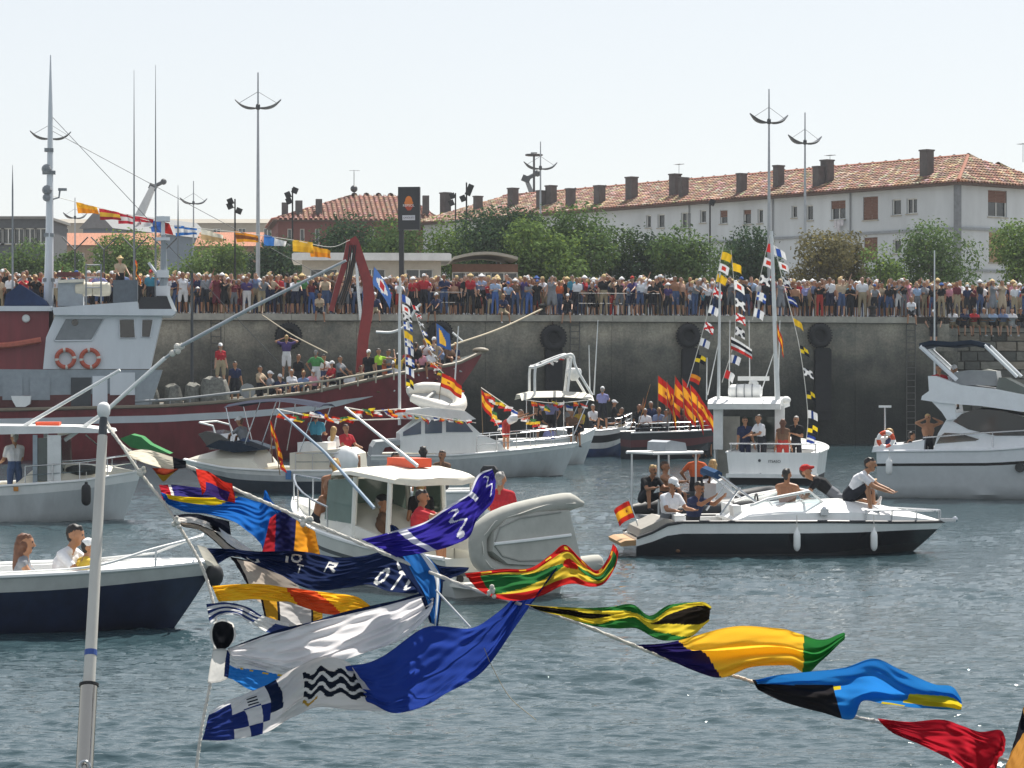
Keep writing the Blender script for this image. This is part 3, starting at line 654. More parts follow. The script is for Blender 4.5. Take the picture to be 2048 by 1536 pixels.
def tree(cx, ytop, ybot, wpx, Y, kind, lab, seed, dens=1., leaf=.2, lumps=9):
    g = np.random.default_rng(seed); top = P(cx, ytop, Y); bot = P(cx, ybot, Y); W = wpx*Y/FPX; zb = 1.3; W *= 1.6; H = (top.z-QZ)*1.07
    t = thing('tree', lab, 'tree', (top.x, Y, QZ), 0, 'trees behind the crowd')
    k = MB(); th = zb+(H-zb)*.5
    k.tube([(0, 0, 0), (.05, 0, zb*.6), (-.04, .05, zb), (0, 0, th)], [.2, .15, .13, .05], 7)
    cen = []; rad = []
    for i in range(lumps):
        a = g.uniform(0, 2*np.pi); r = g.uniform(.1, .62)*W/2; z = g.uniform(zb+.18*(H-zb), H-.28*(H-zb)); s = 1-.5*max(0, (z-zb)/(H-zb)-.4)
        cen.append((r*np.cos(a)*s, r*np.sin(a)*s, z)); rad.append(g.uniform(.26, .42)*min(W*.95, (H-zb)*1.1)*.74)
        k.tube([(0, 0, zb*.8), (cen[-1][0]*.5, cen[-1][1]*.5, (zb+z)/2), cen[-1]], [.08, .05, .02], 5)
    cen.append((0, 0, H-.3*(H-zb))); rad.append(.28*(H-zb)+.1)
    k.build('trunk', BARK, t)
    cen = np.array(cen); rad = np.array(rad)
    n = int(6000*dens*(W*(H-zb))/22); q = g.integers(0, len(rad), n)
    d = g.normal(size=(n, 3)); d /= np.linalg.norm(d, axis=1)[:, None]; rr = rad[q]*(g.uniform(.45, 1., n)**.6)*(1+.22*g.normal(size=n)*.5)
    # leaves hang in little sprays, so the outline is broken
    p = cen[q]+d*rr[:, None]*np.array([1.05, 1.05, .9]); p += g.normal(size=(n, 3))*.07; p[:, 2] = np.maximum(p[:, 2], zb*.75)
    nn = d+g.normal(size=(n, 3))*.7+np.array([0, 0, .5]); nn /= np.linalg.norm(nn, axis=1)[:, None]
    u = np.cross(nn, g.normal(size=(n, 3))); u /= np.linalg.norm(u, axis=1)[:, None]; w = np.cross(nn, u)
    s = leaf*g.uniform(.55, 1.25, n)[:, None]
    v = np.stack([p-u*s*.5, p+w*s*.32, p+u*s*.6, p-w*s*.32], 1).reshape(-1, 3)
    f = np.arange(n*4).reshape(n, 4)
    me = bpy.data.meshes.new('crown'); me.from_pydata(v.tolist(), [], f.tolist()); me.materials.append(LEAF[kind])
    c = g.uniform(.6, 1.35, (n, 1))*np.ones((n, 3)); yl = g.random(n) < .12; c[yl] *= np.array([1.5, 1.35, .8]); c *= (.85+.3*g.random(len(rad))[q])[:, None]
    at = me.attributes.new('tint', 'FLOAT_COLOR', 'FACE'); at.data.foreach_set('color', np.hstack([c, np.ones((n, 1))]).astype(np.float32).ravel())
    link('crown', me, t)
for a in ((705, 428, 530, 130, 142, 'dark', 'dark rounded tree left of the black sign, in front of the maroon building', 1),
          (800, 436, 540, 120, 138, 'green', 'leafy tree directly behind the black sign', 2),
          (905, 438, 540, 110, 140, 'bright', 'bright green tree right of the black sign behind the pavilion', 3),
          (1010, 416, 540, 150, 136, 'dark', 'big dark green tree behind the brown pavilion', 4),
          (1060, 440, 548, 110, 132, 'bright', 'light green tree in front of the big dark tree, right of the pavilion', 44),
          (1165, 414, 545, 160, 134, 'green', 'largest green tree in the middle of the row', 5),
          (1130, 470, 550, 110, 131, 'bright', 'low light green tree in front of the largest tree', 15),
          (1275, 462, 545, 130, 135, 'dark', 'dark tree below the first windows of the apartment block', 6),
          (1365, 456, 545, 130, 133, 'green', 'green tree below the apartment windows left of the signal flag mast', 7),
          (1500, 456, 548, 150, 138, 'dark', 'dark tree behind the signal flag masts', 8),
          (1640, 466, 545, 95, 136, 'olive', 'olive brown tree right of the two lamp posts', 9),
          (1700, 468, 545, 80, 139, 'olive', 'olive brown tree close to the closed brown shutters', 10),
          (1760, 488, 548, 80, 137, 'bright', 'small thin light green tree before the apartment block', 11, .55),
          (1868, 450, 548, 128, 140, 'green', 'round ball shaped green tree before the corner of the apartment block', 12),
          (2035, 446, 560, 130, 133, 'bright', 'bright green tree at the right edge of the row', 13),
          (240, 470, 550, 170, 150, 'bright', 'light green tree behind the fishing vessel upper deck', 16),
          (60, 486, 556, 190, 150, 'green', 'green tree at the far left behind the fishing vessel', 17),
          (420, 480, 548, 150, 152, 'bright', 'light green tree left of the tall pale lamp post', 18),
          (560, 478, 545, 110, 148, 'dark', 'dark green tree behind the flat roofed kiosk', 19)):
    tree(*a)
# slim galvanised Y shaped pergola posts in front of the left greenery
for i, px in enumerate((150, 208, 270, 330)):
    b = P(px, 545, 145); t = thing('forked_post', 'dark forked post in the row before the left greenery, number %s from the mast' % ('one two three four'.split()[i]), 'post', (b.x, 145, QZ), 0, 'forked posts before the left greenery')
    hh = P(px, 500, 145).z-QZ
    MB().tube([(0, 0, 0), (0, 0, hh)], .05, 6).build('post', DGREY, t)
    for s in (-1, 1): MB().tube([(0, 0, hh), (s*.75, 0, hh+.75)], .04, 6).build('arm', DGREY, t)
# ------------------------------------------------------------------ people: one continuous skin over a posed skeleton
SKIN, SHIRT, PANT, HAIR, SHOE, HAT, EYE = range(7)
def rot_dir(pitch, ab, side):
    """unit vector of a limb hanging down, swung forward (to -y) by pitch and out by ab"""
    return np.array([side*math.sin(ab), -math.sin(pitch)*math.cos(ab), -math.cos(pitch)*math.cos(ab)])
def skeleton(torso=0., twist=0., head=0., yaw=0., legs=((0, .06, 0), (0, .06, 0)), arms=((.05, .16, .25), (.05, .16, .25)), fem=False, scale=1.,
             sleeves=.45, pants='shorts', top='shirt', hair='short', hat=None, fingers=False, side=0.):
    """list of tapered capsules (a, b, ra, rb, tag); feet or seat at z = 0, facing -y"""
    c = []; A = lambda *v: np.array(v, float)
    pel = A(0, 0, .93); up = A(math.sin(side), -math.sin(torso)*math.cos(side), math.cos(torso)*math.cos(side)); fwd = A(0, -math.cos(torso), -math.sin(torso))
    sh = .185 if not fem else .16; hp = .095 if not fem else .11
    lat = A(math.cos(twist), -math.sin(twist), 0)
    chest = pel+up*.36; neckb = pel+up*.52; T = SHIRT if top != 'bare' else SKIN; Pn = PANT
    w = .125 if not fem else .105
    for s in (-1, 1):
        c.append((pel+A(s*.055, 0, .02), pel+up*.2+lat*s*.05, .118 if not fem else .125, .108 if not fem else .092, Pn if top != 'dress' else SHIRT))
        c.append((pel+up*.16+lat*s*.05, chest+lat*s*.075, .108 if not fem else .092, w+.012, T))
        c.append((chest+lat*s*.075, neckb+lat*s*.10-up*.05, w+.012, .075, T))
        c.append((neckb+lat*s*.04-up*.02, neckb+lat*s*sh-up*.05, .065, .066, T))
        if fem: c.append((chest+lat*s*.07+fwd*.07, chest+lat*s*.07+fwd*.09, .07, .065, T))
    c.append((pel+up*.2, chest, .11, .12, T))
    hc = neckb+up*.19+A(0, -math.sin(head)*.10, -.01)
    c.append((neckb-up*.03, hc-A(0, 0, .06), .062, .052, SKIN))
    hf = A(math.sin(yaw), -math.cos(yaw)*math.cos(head), -math.sin(head)); hu = A(0, -math.sin(head)*.8, 1); hu = hu/np.linalg.norm(hu); hs = np.cross(hf, hu)
    c += [(hc+hu*.03-hf*.015, hc+hu*.035+hf*.01, .094, .09, SKIN), (hc-hu*.03+hf*.02, hc-hu*.075+hf*.035, .075, .05, SKIN)]
    c.append((hc+hf*.095+hu*.015, hc+hf*.113-hu*.02, .012, .018, SKIN))
    for s in (-1, 1):
        c.append((hc+hs*s*.088-hf*.005+hu*.01, hc+hs*s*.092-hf*.01-hu*.02, .02, .016, SKIN))
        c.append((hc+hs*s*.036+hf*.088+hu*.03, hc+hs*s*.03+hf*.088+hu*.03, .012, .012, EYE))
    c.append((hc+hf*.082-hu*.048-hs*.015, hc+hf*.082-hu*.048+hs*.015, .01, .01, EYE if fingers else SKIN))
    if hair != 'bald':
        c += [(hc+hu*.058-hf*.035, hc+hu*.06+hf*.012, .089, .079, HAIR), (hc+hu*.02-hf*.055, hc-hu*.035-hf*.055, .073, .052, HAIR)]
        if fingers:                                    # uneven locks
            for q in range(9): a = q*2.4+fem; c.append((hc+hu*(.06+.05*math.sin(q*1.7))+(hf*math.cos(a)*.8+hs*math.sin(a))*.055, hc+hu*(.085+.04*math.sin(q*1.7))+(hf*math.cos(a)*.7+hs*math.sin(a))*.07, .03, .022, HAIR))
    if hair == 'long':
        c += [(hc-hf*.06, neckb-fwd*.08-up*.12, .085, .06, HAIR), (hc-hf*.02+hs*.07, neckb+lat*.09-up*.06-fwd*.03, .05, .035, HAIR), (hc-hf*.02-hs*.07, neckb-lat*.09-up*.06-fwd*.03, .05, .035, HAIR)]
    if hair == 'bun': c.append((hc-hf*.12+hu*.05, hc-hf*.14+hu*.05, .05, .045, HAIR))
    if hat == 'cap': c += [(hc+hu*.07-hf*.02, hc+hu*.075+hf*.02, .098, .09, HAT), (hc+hf*.1+hu*.055, hc+hf*.165+hu*.04, .04, .03, HAT)]
    if hat == 'brim':
        c += [(hc+hu*.08, hc+hu*.1, .098, .085, HAT)]
        for q in range(8):
            a0, a1 = q*math.pi/4, (q+1)*math.pi/4; c.append((hc+hu*.055+(hf*math.cos(a0)+hs*math.sin(a0))*.14, hc+hu*.055+(hf*math.cos(a1)+hs*math.sin(a1))*.14, .03, .03, HAT))
    for i, s in enumerate((-1, 1)):
        p, ab, e = arms[i][:3]; inward = arms[i][3] if len(arms[i]) > 3 else 0.
        S = neckb+lat*s*sh-up*.055
        d = rot_dir(p+torso*.6, ab, s); E = S+d*.29
        d2 = rot_dir(p+torso*.6+e, ab, s)-A(s*inward, 0, 0); d2 /= np.linalg.norm(d2); Wr = E+d2*.25
        r0, r1, r2 = (.058, .046, .033) if not fem else (.048, .039, .029)
        if sleeves > 0 and top != 'bare':
            k = S+(E-S)*min(1, sleeves*1.4); c.append((S, k, r0+.012, r1+.012, T))
            if sleeves >= 1: c.append((E, E+(Wr-E)*.9, r1+.01, r2+.008, T))
        c += [(S, E, r0, r1, SKIN), (E, Wr, r1, r2, SKIN)]
        pm = Wr+d2*.085; sd = np.cross(d2, A(0, 0, 1) if abs(d2[2]) < .9 else A(0, 1, 0)); sd /= np.linalg.norm(sd)
        if fingers:
            c.append((Wr+d2*.03-sd*.012, pm-sd*.02, .022, .020, SKIN)); c.append((Wr+d2*.03+sd*.012, pm+sd*.022, .022, .020, SKIN))
            bend = np.cross(sd, d2)*(.03)
            for q, l in enumerate((.062, .075, .07, .054)):
                b0 = pm+sd*(-.032+.0215*q); m1 = b0+d2*l*.55; c += [(b0, m1, .0105, .0095, SKIN), (m1, m1+d2*l*.45+bend, .0095, .008, SKIN)]
            th = Wr+d2*.03+sd*-.03; c += [(th, th-sd*.028+d2*.03, .013, .011, SKIN), (th-sd*.028+d2*.03, th-sd*.036+d2*.062, .011, .009, SKIN)]
        else:
            c.append((Wr, pm, .030, .034, SKIN)); c.append((pm, pm+d2*.075, .03, .018, SKIN)); c.append((Wr+d2*.03, Wr+d2*.07-sd*.04, .014, .011, SKIN))
    lowest = 9
    for i, s in enumerate((-1, 1)):
        p, ab, kn = legs[i][:3]; H = pel+A(s*hp, 0, -.03)
        d = rot_dir(p, ab, s); K = H+d*.43; d2 = rot_dir(p-kn, ab*.6, s); An = K+d2*.41
        tk = {'shorts': SKIN, 'long': PANT, 'none': SKIN}[pants]; th = PANT if top != 'dress' else SHIRT
        if pants == 'none' and top != 'dress': th = PANT
        c += [(H, K, .088 if not fem else .09, .056, tk), (K, An, .056, .037, tk), (K+d2*.08+A(0, .012, 0), K+d2*.2, .052, .045, tk)]
        c.append((H, H+(K-H)*(.85 if pants == 'shorts' else (.3 if pants == 'none' else 1)), .1, .078 if pants == 'shorts' else .06, th))
        if pants == 'long': c.append((K, An+d2*.02, .064, .056, PANT))
        fd = A(0, -1, -.06) if abs(d2[2]) > .5 else A(0, -.35, 1)*-1 if False else (A(0, -1, -.06) if d2[2] < -.5 else A(0, -.3, .95))
        fd /= np.linalg.norm(fd); c += [(An+A(0, .03, -.03), An+fd*.1-A(0, 0, .035), .042, .038, SHOE), (An+fd*.1-A(0, 0, .035), An+fd*.16-A(0, 0, .04), .038, .03, SHOE)]
        lowest = min(lowest, An[2]-.075)
    if top == 'dress':
        for s in (-1, 1):
            for fy in (-1, 1): c.append((pel+A(s*.06, fy*.02, .05), pel+A(s*.13, fy*.09, -.42), .11, .09, SHIRT))
    return c, lowest
def body_mesh(name, voxel=.03, zero='feet', **kw):
    caps, low = skeleton(**kw); scale = kw.get('scale', 1.)
    off = low if zero == 'feet' else .93-.14
    v, f = [], []
    for a, b, ra, rb, tg in caps:
        ax = b-a; L = np.linalg.norm(ax); ax = ax/L if L > 1e-6 else np.array([0, 0, 1.]); x = np.cross(ax, [0, 0, 1.] if abs(ax[2]) < .9 else [1., 0, 0]); x /= np.linalg.norm(x); y = np.cross(ax, x); o = len(v)
        N = 8; prof = [(-ra*.98, ra*.2), (-ra*.7, ra*.71), (0, ra), (L, rb), (L+rb*.7, rb*.71), (L+rb*.98, rb*.2)]
        for h, r in prof:
            for j in range(N):
                an = 2*math.pi*j/N; v.append(a+ax*h+(x*math.cos(an)+y*math.sin(an))*r)
        for i in range(5):
            for j in range(N): f.append((o+i*N+j, o+i*N+(j+1) % N, o+(i+1)*N+(j+1) % N, o+(i+1)*N+j))
        f.append(tuple(o+j for j in range(N-1, -1, -1))); f.append(tuple(o+5*N+j for j in range(N)))
    me = bpy.data.meshes.new('tmp'); me.from_pydata([tuple(p) for p in v], [], f); ob = bpy.data.objects.new('tmp', me); COL.objects.link(ob)
    r = ob.modifiers.new('r', 'REMESH'); r.mode = 'VOXEL'; r.voxel_size = voxel; r.use_smooth_shade = True
    sm = ob.modifiers.new('s', 'SMOOTH'); sm.factor = .5; sm.iterations = 2 if voxel > .02 else 4
    dg = bpy.context.evaluated_depsgraph_get(); out = bpy.data.meshes.new_from_object(ob.evaluated_get(dg)); bpy.data.objects.remove(ob); bpy.data.meshes.remove(me)
    out.name = name; n = len(out.polygons); cen = np.empty(n*3); out.polygons.foreach_get('center', cen); cen = cen.reshape(-1, 3)
    best = np.full(n, 1e9); tg = np.zeros(n, int)
    for a, b, ra, rb, t in caps:
        ab = b-a; L2 = max(1e-9, ab@ab); u = np.clip(((cen-a)@ab)/L2, 0, 1); d = np.linalg.norm(cen-a-u[:, None]*ab, axis=1)-(ra+(rb-ra)*u)
        if t == EYE: d -= .006
        k = d < best; best[k] = d[k]; tg[k] = t
    for _ in range(7): out.materials.append(None)
    out.polygons.foreach_set('material_index', tg.tolist()); out.polygons.foreach_set('use_smooth', [True]*n)
    co = np.empty(len(out.vertices)*3); out.vertices.foreach_get('co', co); co = co.reshape(-1, 3); co[:, 2] -= off; co *= scale; out.vertices.foreach_set('co', co.ravel()); out.update()
    return out
def cm(n, c, r=.85): return M('cloth_'+n, c, rough=r, var=.1, scale=12, bump=.15, spec=.15)
TOPS = {n: cm(n, c) for n, c in (('white', '#d9d9dc'), ('black', '#232427'), ('navy', '#2a3350'), ('grey', '#83868b'), ('red', '#b03038'), ('pale blue', '#94a9c4'), ('beige', '#b8a58c'), ('pink', '#c98a96'),
                                 ('green', '#4f8a52'), ('yellow', '#cfae45'), ('teal', '#3f8297'), ('orange', '#c8623a'), ('purple', '#4c3f6e'), ('lime', '#9cc63a'), ('striped blue', '#6e7fa0'), ('brown', '#6d5444'), ('maroon', '#6b2c38'), ('lavender', '#8f90bd'))}
PANTS = {n: cm('bottom_'+n, c) for n, c in (('dark', '#2b2d33'), ('denim', '#46587a'), ('khaki', '#a2947a'), ('white', '#cfcfd0'), ('grey', '#6c6f74'), ('navy', '#272d45'), ('red', '#a83a34'), ('blue', '#4a6aa8'))}
SKINS = [M('skin_%d' % i, c, rough=.55, var=.08, scale=8) for i, c in enumerate(('#b58a70', '#a67757', '#956647', '#be937b'))]
HAIRS = [M('hair_%s' % n, c, rough=.6, var=.3, scale=30) for n, c in (('black', '#1e1a18'), ('brown', '#3c2b20'), ('auburn', '#5e3a26'), ('blond', '#a98a58'), ('grey', '#8d8a86'))]
SHOES = [cm('shoe_white', '#cfcfcf'), cm('shoe_dark', '#2c2c2e'), cm('sandal', '#7a5c45')]
HATS = {n: cm('hat_'+n, c) for n, c in (('white', '#dedede'), ('straw', '#cdb584'), ('black', '#222326'), ('red', '#b0332f'), ('blue', '#3c5a94'))}
EYEM = M('eye_dark', '#33241e', rough=.4, var=0)
def dress_up(o, shirt, pant='dark', skin=None, hair=None, shoe=None, hat='white'):
    ms = (SKINS[skin if skin is not None else rnd.randrange(4)], TOPS[shirt], PANTS[pant], HAIRS[hair if hair is not None else rnd.choice((0, 0, 1, 1, 2, 3, 4))], SHOES[shoe if shoe is not None else rnd.randrange(3)], HATS[hat], EYEM)
    for s, m in zip(o.material_slots, ms): s.link = 'OBJECT'; s.material = m
_bodies = {}
def person(loc, rz, label, shirt, pant='dark', key=None, group=None, voxel=.022, zero='feet', skin=None, hairc=None, shoe=None, hatc='white', **kw):
    """a person of the place: posed body as one mesh"""
    k = key or repr(sorted(kw.items()))+str(voxel)+zero
    if k not in _bodies: _bodies[k] = body_mesh('person', voxel, zero, **kw)
    o = link('person', _bodies[k]); o.location = loc; o.rotation_euler = (0, 0, rz); tag(o, label, 'person', group); dress_up(o, shirt, pant, skin, hairc, shoe, hatc)
    return o
AR = {'down': ((.05, .16, .25), (-.03, .18, .3)), 'shade': ((.05, .18, .3), (2.2, .35, 1.55, .9)), 'phone': ((1.25, .1, .75, .3), (1.2, .1, .8, .3)), 'hips': ((-.25, .75, 1.0, .9), (-.25, .75, 1.0, .9)), 'cross': ((.35, .2, 1.55, .9), (.3, .2, 1.6, .9)),
      'rail': ((.75, .12, .2, .1), (.8, .12, .15, .1)), 'up': ((2.6, .35, .3), (2.5, .4, .2)), 'point': ((.1, .2, .2), (1.45, .25, .1)), 'behind': ((2.5, 1.12, .3, 1.9), (2.5, 1.12, .3, 1.9)), 'lap': ((.55, .15, .85, .25), (.6, .15, .8, .25)), 'wave': ((.1, .2, .3), (2.7, .3, .3))}
# poses seen again and again in the crowd
CROWD = []
for i, kw in enumerate((dict(arms=AR['down'], pants='long'), dict(arms=AR['shade'], hat='cap', pants='long'), dict(arms=AR['phone'], fem=True, hair='long', top='dress'), dict(arms=AR['hips'], fem=True, hair='bun', pants='long'), dict(arms=AR['cross'], pants='long'),
                        dict(arms=AR['down'], fem=True, hair='long', sleeves=.1), dict(arms=AR['rail'], torso=.25, hat='cap'), dict(arms=AR['down'], pants='long', hat='brim', fem=True), dict(arms=AR['phone'], pants='long'),
                        dict(arms=AR['down'], twist=.5, yaw=.6, legs=((.12, .05, .05), (-.1, .06, .08))), dict(arms=AR['hips'], hat='cap', pants='shorts', yaw=-.5), dict(arms=AR['point'], fem=True, hair='long', top='dress', sleeves=0),
                        dict(arms=AR['down'], top='bare', hair='short', yaw=.3), dict(arms=AR['shade'], fem=True, hair='bun', pants='long', yaw=-.3))):
    lo = dict(kw); CROWD.append((body_mesh('person', .036, **kw), kw))
def who(kw, shirt, pant, hat):
    s = ('bare chested person in %s shorts' % pant) if kw.get('top') == 'bare' else (('person in a %s dress' % shirt) if kw.get('top') == 'dress' else 'person in %s top, %s %s' % (shirt, pant, 'trousers' if kw.get('pants') == 'long' else 'shorts'))
    if kw.get('hat'): s += ', %s %s' % (hat, 'cap' if kw['hat'] == 'cap' else 'hat')
    return s
MARKS = ((60, 'far left of the crowd'), (200, 'behind the ship mast'), (330, 'behind the ship bridge'), (440, 'right of the ship bridge'), (540, 'below the tall pale lamp'), (660, 'left of the red crane'), (760, 'beside the red crane'), (860, 'below the black sign'),
         (980, 'below the pavilion'), (1100, 'above the radar arch boat'), (1220, 'right of the first tyre'), (1340, 'left of the flag masts'), (1480, 'between the flag masts'), (1600, 'right of the flag masts'), (1730, 'left of the ladder'), (1850, 'above the ladder'), (2100, 'right end'))
def mark(px): return next(t for x, t in MARKS if px < x)
def crowd_person(px, row, lane, i):
    m, kw = CROWD[i % len(CROWD)] if rnd.random() < .5 else rnd.choice(CROWD)
    c = QF.pick(px, 600, row); shirt = rnd.choices(list(TOPS), [20, 26, 17, 11, 4, 4, 5, 2, 2, 1, 2, 1, 3, 1, 4, 10, 5, 2])[0]; pant = rnd.choices(list(PANTS), [30, 14, 6, 5, 9, 12, 2, 3])[0]; hat = rnd.choices(list(HATS), [10, 5, 2, 2, 2])[0]
    if 815 < px < 858 and row < 1.2: shirt = 'red'
    o = link('person', m); z = QZ
    o.location = QF.w((c.x, row, z)); o.rotation_euler = (0, 0, QF.rz+rnd.gauss(0, .35)); s = rnd.uniform(.87, 1.1); o.scale = (s*rnd.uniform(.95, 1.1), s*rnd.uniform(.95, 1.1), s)
    if kw.get('fem') and rnd.random() < .12: o.scale = (.7, .7, .68)
    dress_up(o, shirt, pant, hat=hat)
    tag(o, '%s, %s, %s' % (who(kw, shirt, pant, hat), lane, mark(px)), 'person', 'crowd on the quay')
i = 0; px = 20.
QEND = 1885
EDGE = [body_mesh('person', .036, 'seat', legs=((1.45, .12, 1.35), (1.35, .16, 1.2)), arms=AR['lap'], torso=.2, hair='long', fem=True), body_mesh('person', .036, 'seat', legs=((1.4, .2, 1.3), (1.5, .1, 1.5)), arms=AR['rail'], torso=.1, hat='cap'), body_mesh('person', .036, torso=.55, arms=AR['rail'], pants='long', legs=((.2, .06, .1), (-.1, .06, .1))), body_mesh('person', .036, arms=AR['wave'], side=.12, twist=.4, legs=((.1, .08, .1), (-.1, .12, .05)))]
while px < QEND:
    if i % 8 == 5:
        q = rnd.randrange(4); c = QF.pick(px, 600, .3); sh = rnd.choice(('white', 'black', 'navy', 'red', 'grey', 'beige')); pa = rnd.choice(('dark', 'denim', 'khaki')); o = link('person', EDGE[q]); o.location = QF.w((c.x, .0 if q < 2 else .35, QZ+.02)); o.rotation_euler = (0, 0, QF.rz+rnd.gauss(0, .2)); dress_up(o, sh, pa)
        tag(o, 'person in %s top, %s shorts, %s, %s' % (sh, pa, ('seated on edge', 'seated on edge in cap', 'leaning over edge', 'waving at edge')[q], mark(px)), 'person', 'crowd on the quay'); i += 1; px += rnd.uniform(10, 18); continue
    crowd_person(px, rnd.uniform(.5, 1.0), 'front row', i); i += 1; px += rnd.choice((9, 10, 12, 14, 16, 19, 24, 30))
px = 5.
while px < QEND:
    crowd_person(px, rnd.uniform(1.3, 1.9), 'second row', i); i += 1; px += rnd.choice((10, 12, 14, 18, 24, 32))
# those behind, of whom only heads and shoulders show between the others, are one crowd
LOW = [body_mesh('person_far', .06, **kw) for m, kw in CROWD[:9]]
def crowd_mass(name, spots, lab):
    pal = list(SKINS[:3])+[TOPS[k] for k in ('white', 'black', 'navy', 'grey', 'red', 'beige', 'pale blue', 'striped blue', 'pink', 'maroon')]+[PANTS['dark'], PANTS['denim'], PANTS['khaki']]+HAIRS+[HATS['white'], HATS['straw'], SHOES[0], EYEM]
    ix = {m.name: j for j, m in enumerate(pal)}; V, Fc, Mi = [], [], []
    for (x, y, z, rz, s) in spots:
        me = rnd.choice(LOW); co = np.empty(len(me.vertices)*3); me.vertices.foreach_get('co', co); co = co.reshape(-1, 3)*s; ca, sa = math.cos(rz), math.sin(rz)
        co = np.stack([co[:, 0]*ca-co[:, 1]*sa+x, co[:, 0]*sa+co[:, 1]*ca+y, co[:, 2]+z], 1); o = len(V); V += co.tolist()
        tops = rnd.choice(pal[3:13]); mm = [rnd.choice(pal[:3]), tops, rnd.choice(pal[13:16]), rnd.choice(HAIRS), SHOES[0], rnd.choice((HATS['white'], HATS['straw'])), EYEM]
        for p in me.polygons: Fc.append(tuple(o+q for q in p.vertices)); Mi.append(ix[mm[p.material_index].name])
    me = bpy.data.meshes.new(name); me.from_pydata(V, [], Fc); [me.materials.append(m) for m in pal]; me.polygons.foreach_set('material_index', Mi); me.polygons.foreach_set('use_smooth', [True]*len(Fc))
    tag(link(name, me), lab, 'crowd', kind='stuff')
spots = []
for row in (1.15, 2.1, 2.7, 3.4, 4.2):
    px = 0.
    while px < 2060:
        c = QF.pick(px, 600, row); w = QF.w((c.x, row, QZ)); spots.append((w.x, w.y, w.z, QF.rz+rnd.gauss(0, .5), rnd.uniform(.9, 1.08))); px += rnd.uniform(13, 27)
crowd_mass('crowd', spots, 'packed spectators behind the two front rows on the quay')
# right end: people sitting on and standing behind the stone wall
px = 1895.
i = 0
while px < 2070:
    F2 = QF; c = F2.pick(px, 640, 2.2); m, kw = rnd.choice(CROWD); shirt = rnd.choices(list(TOPS), [20, 10, 10, 8, 3, 10, 4, 3, 1, 1, 2, 1, 2, 0, 8, 3, 2, 5])[0]; pant = rnd.choice(list(PANTS)[:6]); hat = 'white'
    o = link('person', m); o.location = F2.w((c.x, rnd.uniform(2.1, 2.9), 5.56)); o.rotation_euler = (0, 0, rnd.gauss(.2, .3)); s = rnd.uniform(.92, 1.05); o.scale = (s, s, s); dress_up(o, shirt, pant, hat=hat)
    tag(o, '%s, on stone wall, %s' % (who(kw, shirt, pant, hat), mark(px)), 'person', 'crowd on the quay'); px += rnd.uniform(14, 22)
for j, (px, sh) in enumerate(((1905, 'white'), (1928, 'navy'), (1948, 'red'), (1966, 'grey'), (1985, 'pale blue'), (2006, 'striped blue'), (2024, 'white'), (2041, 'black'))):
    c = QF.pick(px, 645, 1.15)
    person(QF.w((c.x, 1.2, 5.57)), QF.rz+rnd.gauss(0, .2), 'person in %s top sitting on the stone wall edge, %s from the concrete quay' % (sh, 'first second third fourth fifth sixth seventh eighth'.split()[j]), sh, rnd.choice(list(PANTS)[:5]), key='sit%d' % (j % 2), group='people sitting on the stone wall',
           voxel=.034, zero='seat', legs=((1.45, .12, 1.4), (1.4, .14, 1.3)), arms=AR['lap'], torso=.15, hair='short' if j % 2 else 'long')
